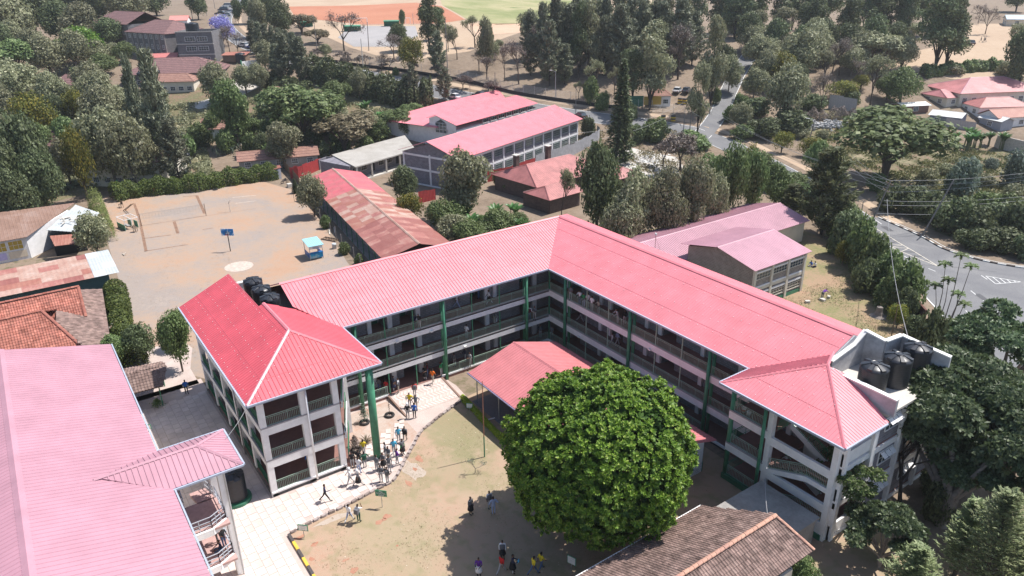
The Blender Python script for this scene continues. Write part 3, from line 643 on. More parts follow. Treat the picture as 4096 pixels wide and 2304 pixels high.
# outside back walls
def wall_with_windows(p, q, z0, z1, mat, n, w=1.8, h=1.3, sill=.95, parent=sch, name='wall', t=.2, winm=GLASS, framem=WHITE, bars=(3, 2), nrm=1):
    """upright wall from p to q; windows stand a little proud so each is its own piece"""
    p = Vector(p).to_3d(); q = Vector(q).to_3d(); d = (q - p); L = d.length; d.normalize(); nv = Vector((d.y, -d.x, 0)) * nrm
    MB().beam((p.x, p.y, (z0 + z1) / 2), (q.x, q.y, (z0 + z1) / 2), t, z1 - z0).build(name, mat, parent)
    for i in range(n):
        c = p + d * (L * (i + .5) / n) + nv * (t / 2); zc = z0 + sill
        add_window(c, d, nv, zc, w, h, parent, winm, framem, bars)
def add_window(c, d, nv, zc, w, h, parent, winm=GLASS, framem=WHITE, bars=(3, 2)):
    f = MB(); a = c - d * w / 2 + nv * .04; b = c + d * w / 2 + nv * .04
    for zz in (zc, zc + h): f.beam((a.x, a.y, zz), (b.x, b.y, zz), .09, .07)
    for i in range(bars[0] + 1):
        e = a + (b - a) * (i / bars[0]); f.beam((e.x, e.y, zc), (e.x, e.y, zc + h), .07 if i in (0, bars[0]) else .035, .07 if i in (0, bars[0]) else .035, up=nv)
    for j in range(1, bars[1]): f.beam((a.x, a.y, zc + h * j / bars[1]), (b.x, b.y, zc + h * j / bars[1]), .035, .035)
    fo = f.build('window', framem, parent)
    g_ = MB(); a2 = a - nv * .02; b2 = b - nv * .02; g_.beam((a2.x, a2.y, zc + h / 2), (b2.x, b2.y, zc + h / 2), .02, h - .05); g_.build('pane', winm, fo)
for z0 in (0, F1, F2):
    wall_with_windows((-13, -28.4), (-13, 13), z0, z0 + 3.0, STONE, 12, nrm=-1); wall_with_windows((-13, 13), (33, 13), z0, z0 + 3.0, STONE, 13, nrm=-1)
MB().box(33, 12.9, 0, 38.8, 13.1, 9.3).build('wall', STONE, sch)
# gallery inner walls, pilasters, recessed doors
DOORG = plain('green door', (.03, .12, .07), rough=.5)
def gallery(axis, lo, hi, bays, z):
    """classroom wall 2.3 m behind the gallery edge, with a door recess in each bay"""
    W_ = MB(); X = 2.3
    def bx(m, a0, a1, d0, d1, z0, z1):      # a along the arm, d depth behind the face
        if axis == 'L': m.box(-d1, -a1, z0, -d0, -a0, z1)
        else: m.box(a0, d0, z0, a1, d1, z1)
    a = lo
    for b0 in bays:
        bx(W_, a, b0, X, X + .2, z, z + 3.02); bx(W_, b0 - .2, b0, X + .2, X + 1.7, z, z + 3.02); bx(W_, b0 + 1.7, b0 + 1.9, X + .2, X + 1.7, z, z + 3.02); bx(W_, b0, b0 + 1.7, X + 1.7, X + 1.85, z, z + 3.02)
        a = b0 + 1.7
        D = MB(); bx(D, b0 + .25, b0 + 1.3, X + 1.62, X + 1.69, z, z + 2.1); D.build('door', DOORG, sch)
        P = MB(); bx(P, b0 - .62, b0 - .1, X - .22, X + .0, z, z + 3.02); P.build('pilaster', WHITE, sch)
    bx(W_, a, hi, X, X + .2, z, z + 3.02); W_.build('wall', STONE, sch)
    for b0 in bays:
        P = MB(); bx(P, b0 + 5.0, b0 + 5.45, X - .2, X, z, z + 3.02)
        if b0 + 5.5 < hi: P.build('pilaster', WHITE, sch)
for z in (0, F1, F2):
    gallery('L', -2.3, 28.2, (.9, 7.6, 16.3, 19.6), z); gallery('R', -2.3, 32.9, (1.3, 8.4, 15.9, 26.0), z)
# railings, thin posts and paired round columns
cl = [3.35, 14.1, 24.0]; cr = [3.15, 13.55, 23.9]
pl_ = [17.6, 20.8, 6.9, 10.5, 27.4]; pr_ = [6.6, 10.1, 17.0, 20.4, 27.3]
def bayrails(axis, cuts, z, z0=.12):
    for a, b in zip(cuts, cuts[1:]):
        m = MB(); e = .16
        if axis == 'L': rail(m, (-.06, -a - e, z), (-.06, -b + e, z), h0=z0)
        else: rail(m, (a + e, .06, z), (b - e, .06, z), h0=z0)
        m.build('railing', RAILG, sch)
for z in (F1, F2):
    bayrails('L', [0] + cl + [27.8], z); bayrails('R', [0] + cr + [28.9], z)
bayrails('L', [0, 3.35, 14.1], 0, .14); bayrails('L', [20.9, 24.0, 27.8], 0, .14); bayrails('R', [0] + cr, 0, .14)
for z0 in (0, F1, F2):
    zt = z0 + 2.45 if z0 < F2 else EZ - .15
    for a in pl_: MB().beam((-.05, -a, z0 + .05), (-.05, -a, zt), .09, .09, up=(0, 1, 0)).build('post', GREEN, sch)
    for a in pr_: MB().beam((a, .05, z0 + .05), (a, .05, zt), .09, .09, up=(0, 1, 0)).build('post', RAILG, sch)
    MB().beam((-.05, .05, z0 + .05), (-.05, .05, zt), .12, .12, up=(0, 1, 0)).build('post', GREEN, sch)
for a in cl:
    MB().tube((.19, -a, GZ), (.19, -a, EZ - .12), .17, n=14).build('column', GREEN, sch, True)
    MB().tube((-.40, -a + .05, 0), (-.40, -a + .05, EZ - .12), .17, n=14).build('column', GREEN, sch, True)
for a in cr:
    MB().tube((a, -.19, GZ), (a, -.19, EZ - .12), .17, n=14).build('column', GREEN, sch, True)
    MB().tube((a + .05, .40, 0), (a + .05, .40, EZ - .12), .17, n=14).build('column', GREEN, sch, True)
MB().tube((8.55, -26.4, GZ), (8.55, -26.4, EZ - .1), .35, n=24).build('pillar', GREEN, sch, True, label='tall thick round green pillar rising from the paving to the roof')
# entrance ramp
m = MB(); m.add([(.03, -21.0, -.02), (.03, -14.75, -.02), (4.1, -14.9, GZ + .03), (4.1, -21.1, GZ + .03), (.03, -21.0, GZ - .1), (.03, -14.75, GZ - .1), (4.1, -14.9, GZ - .1), (4.1, -21.1, GZ - .1)], [(0, 3, 2, 1), (0, 1, 5, 4), (1, 2, 6, 5), (2, 3, 7, 6), (3, 0, 4, 7)])
m.build('ramp', MORT, sch)
me = MB().box(-.3, -.12, 0, .3, .12, .015).mesh('ramp_slab', PAVE)
for i in range(6):
    for j in range(14):
        x = .55 + i * .62; y = -20.6 + j * .41; o = meshobj('ramp_slab', me, sch.children[-1], (x, y, -.02 - (x - .03) * .101 + .003)); o.rotation_euler = (0, .1, .55 if i % 2 else -.55)
m = MB(); m.beam((.1, -14.75, -.08), (4.2, -14.9, GZ + .0), .2, .2); m.beam((.1, -21.1, -.1), (4.2, -21.15, GZ), .16, .2); m.build('ramp_kerb', plain('brown kerb', (.22, .14, .11)), sch)
# left end block: posts, openings with mesh rails, inner walls
for y in (-35.85, -32.4, -29.55):
    MB().box(8.0, y - .26, GZ, 8.42, y + .26, EZ - .12).build('post', WHITE, sch)
for x in (3.9, .0, -4.2, -8.6, -12.7):
    MB().box(x - .24, -36.08, GZ, x + .24, -35.62, EZ - .12).build('post', WHITE, sch)

MB().tube((8.62, -32.15, GZ + .3), (8.62, -32.15, EZ - .1), .085, n=10).build('drain_pipe', WHITE, sch, True)
MB().tube((1.0, -36.2, GZ + .1), (1.0, -36.2, EZ - .1), .06, n=8).build('drain_pipe', EDGE, sch, True)
xs = [8.0, 3.9, 0, -4.2, -8.6, -12.7]
for z in (0, F1, F2):
    m = MB(); rail(m, (8.28, -35.6, z), (8.28, -32.7, z)); m.build('railing', RAILG, sch)
    m = MB(); rail(m, (8.28, -32.1, z), (8.28, -29.85, z)); m.build('railing', RAILG, sch)
    for a, b in zip(xs, xs[1:]):
        m = MB(); rail(m, (a - .26, -35.95, z), (b + .26, -35.95, z)); m.build('railing', GREEN_D, sch)
        MB().box(b + .25, -35.90, z + .14, a - .25, -35.88, z + .92).build('mesh_panel', GREEN_D, sch)
    m = MB(); m.box(-12.8, -33.9, z, 2.9, -33.7, z + 3.02); m.box(2.9, -33.9, z, 3.1, -30.3, z + 3.02); m.build('wall', STONE, sch)
    for x in (-9, -3, 1.2): MB().box(x, -34.0, z, x + 1, -33.9, z + 2.1).build('door', DOORG, sch)
    MB().box(3.1, -31.6, z, 3.4, -31.1, z + 3.0).build('pilaster', WHITE, sch)
    m = MB(); m.box(-13, -29.1, z, .4, -28.9, z + 3.02); m.build('wall', STONE, sch)
# stairs seen between block and wing
def flight(mb, p, q, w, n=9, th=.16):
    p = Vector(p); q = Vector(q); hz = Vector((q.x - p.x, q.y - p.y, 0)); L = hz.length; d = hz / L; s = Vector((-d.y, d.x, 0)) * w / 2; dz = (q.z - p.z) / n
    for i in range(n):
        a = p + d * (L * i / n); b = p + d * (L * (i + 1) / n); z = p.z + dz * (i + (1 if dz > 0 else 0))
        mb.add([a - s + Vector((0, 0, z - a.z - th)), a + s + Vector((0, 0, z - a.z - th)), b + s + Vector((0, 0, z - b.z - th)), b - s + Vector((0, 0, z - b.z - th)),
                a - s + Vector((0, 0, z - a.z)), a + s + Vector((0, 0, z - a.z)), b + s + Vector((0, 0, z - b.z)), b - s + Vector((0, 0, z - b.z))], [(3, 2, 1, 0), (4, 5, 6, 7), (0, 1, 5, 4), (1, 2, 6, 5), (2, 3, 7, 6), (3, 0, 4, 7)])
def rakerail(m, p, q): 
    rail(m, p, q, h0=.1, step=.16)
for z in (0, F1, F2):                         # splayed gallery linking the end block to the left arm
    MB().prism([(0, -29.1), (8.1, -29.1), (3.2, -26.9), (0, -26.9)], z - .2 if z else GZ, z - .006).build('floor_slab', FLOOR_R, sch)
    if z: MB().beam((8.1, -29.0, z - .36), (3.2, -26.85, z - .36), .2, .66).build('edge_beam', WHITE, sch); MB().beam((3.0, -26.8, z - .36), (.02, -26.8, z - .36), .2, .66).build('edge_beam', WHITE, sch)
    m = MB(); rail(m, (8.0, -28.9, z), (3.4, -26.9, z)); m.build('railing', GREEN, sch); m = MB(); rail(m, (3.0, -26.8, z), (.1, -26.8, z)); m.build('railing', GREEN, sch)
MB().box(2.95, -27.1, GZ, 3.45, -26.6, EZ - .12).build('post', WHITE, sch)
# right stair block, front face towards the lawn
m = MB(); m.box(28.8, -3.2, GZ - .2, 38.5, -2.8, .05); m.build('plinth', GREEN_D, sch)
MB().box(38.25, -3.07, GZ - .2, 38.7, -2.6, EZ - .12).build('post', WHITE, sch); MB().box(32.55, -3.07, GZ, 33.0, -2.6, EZ - .12).build('post', WHITE, sch)
MB().tube((32.35, -3.25, GZ), (32.35, -3.25, EZ - .12), .14, n=12).build('column', GREEN, sch, True)
MB().tube((28.95, -2.9, GZ), (28.95, -2.9, EZ - .12), .20, n=14).build('column', GREEN, sch, True); MB().tube((28.95, .1, GZ), (28.95, .1, EZ - .12), .15, n=12).build('column', GREEN, sch, True)
for k, z in enumerate((0, F1, F2)):
    if k < 3:
        if k: MB().box(33.0, -3.07, z - 1.1, 38.25, -2.8, z - .38).build('edge_beam', WHITE, sch)
    if k < 2:
        b = MB(); y0, y1 = -3.08, -2.86        # climbing band with landing
        b.add([(33.0, y0, z - .6 if k else GZ), (36.6, y0, z + (.72 if k else GZ * 0 - .2)), (38.25, y0, z + .72 if k else -.3), (38.25, y0, z + 1.15), (36.4, y0, z + 1.15), (33.0, y0, z - .18)] + [(33.0, y1, z - .6 if k else GZ), (36.6, y1, z + (.72 if k else -.2)), (38.25, y1, z + .72 if k else -.3), (38.25, y1, z + 1.15), (36.4, y1, z + 1.15), (33.0, y1, z - .18)],
              [(0, 1, 2, 3, 4, 5), (11, 10, 9, 8, 7, 6), (4, 3, 9, 10), (5, 4, 10, 11), (0, 6, 7, 1), (1, 7, 8, 2)]); b.build('stringer', WHITE, sch)
        m = MB(); rakerail(m, (33.1, -2.97, z - .15), (36.4, -2.97, z + 1.18)); rail(m, (36.4, -2.97, z + 1.18), (38.2, -2.97, z + 1.18)); m.build('railing', RAILG, sch)
        st = MB(); flight(st, (33.0, -2.1, z), (36.5, -2.1, z + 1.6), 1.4); st.build('staircase', FLOOR_R, sch); MB().box(36.5, -2.8, z + 1.42, 38.3, 1.2, z + 1.596).build('stair_landing', FLOOR_R, sch); st = MB(); flight(st, (36.5, .2, z + 1.6), (33.0, .2, z + 3.2), 1.4)
        so_ = st.build('staircase', FLOOR_R, sch)
        b = MB(); b.beam((36.5, -.55, z + 1.35), (33.0, -.55, z + 3.0), .14, .55); b.build('stringer', WHITE, so_)
        m = MB(); rakerail(m, (36.5, -.62, z + 1.6), (33.0, -.62, z + 3.2)); m.build('railing', GREEN, so_)
m = MB()
for z in (0, F1, F2):
    m2 = MB(); rail(m2, (29.2, -2.95, z), (32.2, -2.95, z)); m2.build('railing', RAILG, sch)
    m2 = MB(); rail(m2, (29.0, -2.6, z), (29.0, -.3, z)); m2.build('railing', GREEN, sch)
m = MB(); rail(m, (33.1, .55, F2), (33.1, -2.4, F2)); m.build('railing', GREEN, sch)
MB().box(33.0, 1.9, 0, 38.8, 2.1, 9.2).build('wall', WHITE, sch)
# right end wall: stone panels, white bands, louvred windows
for z in (0, F1, F2):
    MB().box(38.55, 2.1, z - .3, 38.75, 13, z + 3.0).build('wall', STONE_P, sch)
    MB().box(38.7, -2.6, z - .62, 38.9, 13.1, z - .1).build('edge_beam', WHITE, sch)
    for y in (3.2, 7.2, 11.0):
        add_window(Vector((38.75, y + .6, 0)), Vector((0, 1, 0)), Vector((1, 0, 0)), z + 1.0, 1.9, 1.2, sch)
        lv = MB()
        for i in range(3): lv.add([(38.85, y - .3 + i * .6, z + 2.15), (38.85, y + .25 + i * .6, z + 2.15), (39.25, y + .25 + i * .6, z + 1.85), (39.25, y - .3 + i * .6, z + 1.85)], [(0, 1, 2, 3)])
        lv.build('window_vent', WHITE, sch)
for y in (-2.4, 1.2, 5.2, 9.2, 13.0): MB().box(38.7, y - .2, GZ, 39.05, y + .2, 9.2).build('post', WHITE, sch)
MB().box(38.6, -2.6, GZ - .2, 38.85, 2.0, .9).build('wall', WHITE, sch); MB().box(38.6, -2.6, 3.3, 38.85, 2.0, 4.4).build('wall', WHITE, sch); MB().box(38.6, -2.6, 6.5, 38.85, 2.0, 7.6).build('wall', WHITE, sch)
# water tank platforms with parapets
PAR = plain('bright white parapet', (.70, .69, .66), rough=.8, var=.12, scale=.8); PARG = patchy('stained grey render', [(.3, (.26, .26, .27)), (.5, (.40, .40, .42)), (.7, (.55, .55, .56))], scale=.6, scale2=3)
m = MB(); m.box(33.2, 1.9, 9.3, 39.2, 13.2, 9.5); m.build('tank_platform', CONC_L, sch)
def parapet(pts, base=9.5, th=.28):
    for (x0, y0, z0), (x1, y1, z1) in zip(pts, pts[1:]):
        d = Vector((x1 - x0, y1 - y0, 0)).normalized(); n_ = Vector((-d.y, d.x, 0)) * th / 2; e = d * .02
        a, b = Vector((x0, y0, 0)) - e, Vector((x1, y1, 0)) + e
        vs = []
        for p, zt in ((a, z0), (b, z1)):
            for s_, zz in ((-1, base), (1, base), (1, zt), (-1, zt)): q = p + n_ * s_; vs.append((q.x, q.y, zz))
        w_ = MB().add(vs, [(3, 2, 1, 0), (4, 5, 6, 7), (0, 1, 5, 4), (1, 2, 6, 5), (2, 3, 7, 6), (3, 0, 4, 7)]).build('parapet', PARG, sch)
        MB().beam((a.x, a.y, z0 + .05), (b.x, b.y, z1 + .05), th + .14, .11).build('coping', PAR, w_)
parapet([(34.1, 2.05, 11.0), (39.6, 2.05, 10.9)]); parapet([(33.3, 3.2, 11.0), (33.3, 6.3, 11.6), (33.35, 7.6, 12.5)]); parapet([(33.35, 7.6, 12.5), (35.0, 7.9, 12.1), (35.2, 10.0, 12.1), (37.6, 10.0, 11.9), (39.2, 10.2, 11.7)])
m = MB(); m.box(-13.2, -31.7, 9.0, -3.6, -28.7, 9.75); m.build('tank_platform', CONC, sch)
parapet([(-13.3, -31.5, 10.6), (-13.3, -28.8, 10.6)], 9.0)
MB().add([(32.9, 13.4, 9.3), (32.9, 6.45, 12.28), (32.9, 3.0, 10.85), (32.9, 2.0, 9.3), (33.15, 13.4, 9.3), (33.15, 6.45, 12.28), (33.15, 3.0, 10.85), (33.15, 2.0, 9.3)], [(0, 1, 2, 3), (7, 6, 5, 4), (0, 4, 5, 1), (1, 5, 6, 2), (2, 6, 7, 3)]).build('gable', PARG, sch)
# bulkhead lamps and stains on the beams
LAMP = plain('white lamp glass', (.75, .75, .72), rough=.3)
for p in [(.1, -2.2, EZ - .35), (.1, -12.2, EZ - .35), (.1, -23.2, EZ - .35), (2.1, -.1, EZ - .35), (12.3, -.1, EZ - .35), (22.6, -.1, EZ - .35), (8.4, -31.6, EZ - .35)]:
    MB().lathe(p, [(.02, .14), (.11, .12), (.15, 0), (.10, -.10), (.02, -.13)], 12).build('lamp', LAMP, sch, True)
for p, a in [((.12, -11.6, 2.75), 0), ((.12, -22.9, 2.75), 0), ((.10, -19.6, 5.8), 0), ((.10, -15.6, 5.8), 0), ((16.4, -.12, 5.8), 1), ((5.6, -.12, 2.7), 1)]:
    MB().cbox(p, (.2, .3, .14) if not a else (.3, .2, .14)).build('lamp', LAMP, sch)

# water tanks
def water_tank(p, r, h, label, group):
    t = thing('water_tank', label, 'water tank', p, random.uniform(0, 1), group)
    prof = [(r * .97, 0)]; n = int(h / .16)
    for i in range(n):
        z = h * (i + .5) / n; prof += [(r * .965, h * i / n + .01), (r, z), (r * .965, h * (i + 1) / n - .01)]
    MB().lathe((0, 0, 0), prof, 36).build('body', BLACKP, t, True)
    MB().lathe((0, 0, h - .01), [(r * 1.0, 0), (r * .99, .05), (r * .78, .20), (r * .40, .34), (r * .30, .36)], 36).build('shoulder', BLACKP, t, True)
    for i in range(6):
        a = i * pi / 3; d = Vector((cos(a), sin(a), 0)); s_ = Vector((-d.y, d.x, 0))
        p0 = d * r * .34 + Vector((0, 0, h + .34)); p1 = d * r * .97 + Vector((0, 0, h + .07)); up = Vector((0, 0, .16)); w0, w1 = s_ * .09, s_ * .17
        MB().add([p0 - w0 * 1.6, p0 + w0 * 1.6, p1 + w1 * 1.3, p1 - w1 * 1.3, p0 - w0 + up * .4, p0 + w0 + up * .4, p1 + w1 + up, p1 - w1 + up], [(3, 2, 1, 0), (4, 5, 6, 7), (0, 1, 5, 4), (1, 2, 6, 5), (2, 3, 7, 6), (3, 0, 4, 7)]).build('rib', BLACKP, t)
    lid = MB().lathe((0, 0, h + .30), [(r * .33, 0), (r * .33, .14), (r * .29, .17), (r * .27, .12), (r * .12, .17), (r * .02, .18)], 24).build('lid', BLACKP, t, True)
    return t
gp = 'black water tanks on the roof platforms'
water_tank((36.6, 3.75, 9.5), 1.08, 2.3, 'black ribbed water tank nearest the pink hipped roof on the right platform', gp)
water_tank((36.9, 6.6, 9.5), 1.08, 2.3, 'middle of three big black water tanks on the right platform', gp)
water_tank((37.0, 9.3, 9.8), 1.08, 2.1, 'rearmost big black water tank by the white parapet on the right', gp)
water_tank((-10.3, -30.2, 9.75), .95, 1.9, 'black water tank furthest back on the left roof, beside the court', gp)
water_tank((-7.75, -30.15, 9.75), .95, 1.9, 'middle black water tank between the two roofs on the left', gp)
water_tank((-5.2, -30.1, 9.75), .95, 1.9, 'front black water tank tucked behind the left hipped roof', gp)
# ------------------------------------------------------------------ the other buildings of the school
def roof_rect(P, x0, x1, y0, y1, ez, rise, axis='x', hip=(0, 0), mat=ROOF_RED, ov=0, pitch=.36, h=.03, w=.1, style='rib', cap=True, capm=None, nparts=0, near=None):
    """gable or hip roof over a rectangle in the parent's own axes; hip = hipped length at each end"""
    if axis == 'x':
        ym = (y0 + y1) / 2; a, b = x0 + hip[0], x1 - hip[1]; R0, R1 = (a, ym, ez + rise), (b, ym, ez + rise)
        polys = [[(x0, y0, ez), (x1, y0, ez), R1, R0], [(x1, y1, ez), (x0, y1, ez), R0, R1]]
        if hip[0]: polys.append([(x0, y1, ez), (x0, y0, ez), R0])
        if hip[1]: polys.append([(x1, y0, ez), (x1, y1, ez), R1])
    else:
        xm = (x0 + x1) / 2; a, b = y0 + hip[0], y1 - hip[1]; R0, R1 = (xm, a, ez + rise), (xm, b, ez + rise)
        polys = [[(x1, y0, ez), (x1, y1, ez), R1, R0], [(x0, y1, ez), (x0, y0, ez), R0, R1]]
        if hip[0]: polys.append([(x0, y0, ez), (x1, y0, ez), R0])
        if hip[1]: polys.append([(x1, y1, ez), (x0, y1, ez), R1])
    if style == 'rib': r = ribroof(polys, 'roof', mat, P, pitch=pitch, h=h, w=w)
    else:
        r = MB(); 
        for p in polys: r.slab(p, .08)
        r = r.build('roof', mat, P)
    if cap:
        c = MB(); ridgecap(c, R0, R1, .16)
        for hp, R, e in ((hip[0], R0, ((x0, y0), (x0, y1)) if axis == 'x' else ((x0, y0), (x1, y0))), (hip[1], R1, ((x1, y0), (x1, y1)) if axis == 'x' else ((x0, y1), (x1, y1)))):
            if hp:
                for q in e: ridgecap(c, (q[0], q[1], ez + .02), R, .13)
        c.build('ridge_cap', capm or mat, r)
    return r
def walls_rect(P, x0, x1, y0, y1, z0, z1, mat, gable=None, rise=0, t=.2):
    for a, b in (((x0, y0), (x1, y0)), ((x1, y0), (x1, y1)), ((x1, y1), (x0, y1)), ((x0, y1), (x0, y0))):
        MB().beam((a[0], a[1], (z0 + z1) / 2), (b[0], b[1], (z0 + z1) / 2), t, z1 - z0).build('wall', mat, P)
    if gable:
        for k in (0, 1):
            if gable == 'x': x = (x0, x1)[k]; v = [(x - t / 2, y0, z1), (x - t / 2, y1, z1), (x - t / 2, (y0 + y1) / 2, z1 + rise), (x + t / 2, y0, z1), (x + t / 2, y1, z1), (x + t / 2, (y0 + y1) / 2, z1 + rise)]
            else: y = (y0, y1)[k]; v = [(x0, y - t / 2, z1), (x1, y - t / 2, z1), ((x0 + x1) / 2, y - t / 2, z1 + rise), (x0, y + t / 2, z1), (x1, y + t / 2, z1), ((x0 + x1) / 2, y + t / 2, z1 + rise)]
            MB().add(v, [(0, 2, 1), (3, 4, 5), (0, 1, 4, 3), (1, 2, 5, 4), (2, 0, 3, 5)]).build('gable', mat, P)
# hall with the pale roof, bottom left
hall = thing('hall_building', 'big hall under a long faded pink ribbed roof, filling the lower left corner', 'building', (0, 0, 0))
walls_rect(hall, -8.6, 31, -59.6, -44.9, GZ - .2, 9.1, CREAM, 'x', 1.7)
HR = ribroof([[(-9.4, -44.0, 9.2), (32, -44.0, 9.2), (32, -52.2, 11.2), (-9.4, -52.2, 11.2)], [(-9.4, -60.4, 9.2), (32, -60.4, 9.2), (32, -52.2, 11.2), (-9.4, -52.2, 11.2)]], 'roof', ROOF_PALE, hall, pitch=.40, h=.035, w=.10)
c = MB(); ridgecap(c, (-9.5, -52.2, 11.22), (32, -52.2, 11.22), .34, .06); c.build('ridge_cap', ROOF_PALE, HR)
AR2 = ribroof([[(16.05, -44.2, 9.2), (16.05, -39.4, 9.2), (13.5, -41.7, 10.25), (13.5, -47.9, 10.25)], [(10.95, -39.4, 9.2), (10.95, -44.2, 9.2), (13.5, -47.9, 10.25), (13.5, -41.7, 10.25)], [(10.95, -39.4, 9.2), (16.05, -39.4, 9.2), (13.5, -41.7, 10.25)]], 'roof', ROOF_PALE, hall, pitch=.36, h=.05, w=.11)
c = MB()
for a, b in (((13.5, -48.2, 10.27), (13.5, -41.7, 10.27)), ((13.5, -41.7, 10.27), (10.95, -39.4, 9.22)), ((13.5, -41.7, 10.27), (16.05, -39.4, 9.22))): ridgecap(c, a, b, .15)
c.build('ridge_cap', ROOF_PALE, AR2)
g = MB(); g.beam((16.15, -44.2, 9.13), (16.15, -39.35, 9.13), .12, .14); g.beam((16.1, -39.3, 9.13), (10.9, -39.3, 9.13), .12, .14); g.beam((10.85, -39.3, 9.13), (10.85, -44, 9.13), .12, .14); g.beam((-9.4, -43.9, 9.13), (10.9, -43.9, 9.13), .1, .12); g.beam((16.2, -43.9, 9.13), (32, -43.9, 9.13), .1, .12); g.build('gutter', GUT, hall)
for p in ((15.35, -40.85), (11.6, -40.85), (15.35, -44.6)): MB().box(p[0] - .25, p[1] - .25, GZ, p[0] + .25, p[1] + .25, 9.1).build('post', WHITE, hall)
MB().tube((15.72, -40.7, GZ), (15.72, -40.7, 9.1), .05).build('drain_pipe', METAL, hall)
for z in (1.75, 5.0):
    m = MB(); m.box(12.8, -44.7, z - .16, 16.3, -41.0, z); lo = m.build('stair_landing', plain('pink screed landing', (.42, .27, .25), var=.15), hall)
    m = MB(); m.box(16.2, -44.7, z - .5, 16.36, -42.2, z + .04); m.beam((16.28, -42.2, z - .23), (15.7, -41.1, z - .23), .14, .54); m.build('edge_beam', WHITE, hall)
    m = MB(); pts = [(16.2, -44.6, z), (16.2, -42.2, z), (15.6, -41.1, z), (12.9, -41.1, z)]
    for a, b in zip(pts, pts[1:]): 
        for hh in (.35, .65, 1.0): m.beam(Vector(a) + Vector((0, 0, hh)), Vector(b) + Vector((0, 0, hh)), .05, .05)
        for k in range(4): q = Vector(a).lerp(Vector(b), k / 3); m.beam(q, q + Vector((0, 0, 1)), .05, .05)
    m.build('railing', RAILS, hall)
    for y, dz in ((-41.8, -1.7), (-43.9, 1.6)): st = MB(); flight(st, (12.9, y, z), (9.2, y, z + dz), 1.2); st.build('staircase', MATS['pink screed landing'], hall)
    m = MB()
    for y, dz in ((-41.2, -1.7), (-43.3, 1.6)):
        for hh in (.5, 1.0): m.beam((12.9, y, z + hh), (9.2, y, z + dz + hh), .05, .05)
        for k in range(5): q = Vector((12.9, y, z)).lerp(Vector((9.2, y, z + dz)), k / 4); m.beam(q, q + Vector((0, 0, 1)), .04, .04)
    m.build('railing', RAILS, hall)
t_ = water_tank((6.9, -38.7, GZ + .35), .95, 2.1, 'tall black water tank on a green plinth under the pale pink stair roof', None)
MB().lathe((6.9, -38.7, GZ), [(1.25, 0), (1.25, .3), (1.2, .36)], 24).build('tank_plinth', GREEN_D, None, label='round green painted plinth under the black tank by the hall', category='plinth')

# dining pavilion in the yard
din = thing('dining_hall', 'low building with a faded red ribbed gable roof behind the great round tree', 'building')
roof_rect(din, 5.4, 28.0, -14.5, -3.2, 2.95, 1.75, 'x', mat=plain('faded red roof paint', (.50, .175, .185), rough=.45, var=.12, scale=.7), h=.045, w=.12)
walls_rect(din, 13.5, 27.2, -13.7, -4.0, GZ - .1, 2.9, WHITE, 'x', 1.4)
MB().box(13.4, -13.82, GZ, 27.3, -3.88, .6).build('skirting', GREEN_D, din)
for x in (6.0, 10.0): 
    for y in (-13.9, -8.8, -3.8): MB().tube((x, y, GZ), (x, y, 2.9 + (1.6 if y == -8.8 else 0)), .06).build('post', METAL, din)
MB().box(5.6, -14.3, GZ, 13.4, -3.6, GZ + .05).build('floor_slab', G_ASPH, din)
MB().lathe((13.7, -7.3, 3.9), [(.12, 0), (.12, .9), (.3, .92), (.3, 1.0), (.05, 1.12)], 14).build('chimney', plain('rusty flue', (.35, .16, .12)), din)
g = MB(); g.beam((5.35, -14.6, 2.9), (28, -14.6, 2.9), .1, .1); g.build('gutter', plain('violet grey gutter', (.18, .16, .26)), din)

# tiled building, lower right
til = thing('tiled_building', 'low building with a brown clay tile roof and pale ridge tiles, bottom right', 'building')
walls_rect(til, 34.0, 40.9, -34, -10.6, GZ - .2, 2.9, CREAM)
tileroof([(33.1, -36, 3.1), (33.1, -10.9, 3.1), (35.4, -10.4, 4.1), (38.5, -9.6, 5.25), (38.5, -36, 5.25)], til, TERRAB, tw=.24, tl=.36, nparts=290)
tileroof([(41.3, -36, 3.9), (41.3, -9.0, 3.9), (40.0, -9.1, 4.5), (38.5, -9.6, 5.25), (38.5, -36, 5.25)], til, TERRAB, tw=.24, tl=.36)
ridgetiles((38.5, -26, 5.32), (38.5, -9.6, 5.32), til, TERRAR); ridgetiles((38.5, -9.6, 5.28), (41.3, -8.9, 3.95), til, TERRAR, r=.12)
MB().box(33.0, -36, 3.0, 33.08, -10.9, 3.14).build('gutter', WHITE, til)
MB().box(33.5, -10.9, GZ - .1, 38.5, -4.2, 2.3).build('annex', CONC, til); MB().box(33.3, -10.95, 2.302, 38.7, -4.0, 2.42).build('flat_roof', CONC, til)

# tiled building, left edge
cl2 = thing('clay_tiled_house', 'old house with orange clay tile roofs at the left edge, beside the clipped hedge', 'building')
walls_rect(cl2, -41.5, -24.8, -62, -43.4, GZ - .2, 2.6, STONE_B)
tileroof([(-24.2, -62, 2.6), (-24.2, -45.6, 2.6), (-31, -48.6, 5.6), (-31, -62, 5.6)], cl2, TERRAC, tw=.27, tl=.40, nparts=0)
tileroof([(-37.4, -62, 2.8), (-37.4, -45.5, 2.8), (-31, -48.6, 5.6), (-31, -62, 5.6)], cl2, TERRAC, tw=.27, tl=.40)
tileroof([(-32.6, -62, 3.2), (-32.6, -44.6, 3.2), (-36.6, -44.2, 5.5), (-36.6, -62, 5.5)], cl2, TERRAC, tw=.27, tl=.40, nparts=290)
tileroof([(-42, -62, 2.8), (-42, -44.2, 2.8), (-36.6, -44.2, 5.5), (-36.6, -62, 5.5)], cl2, TERRAC, tw=.27, tl=.40)
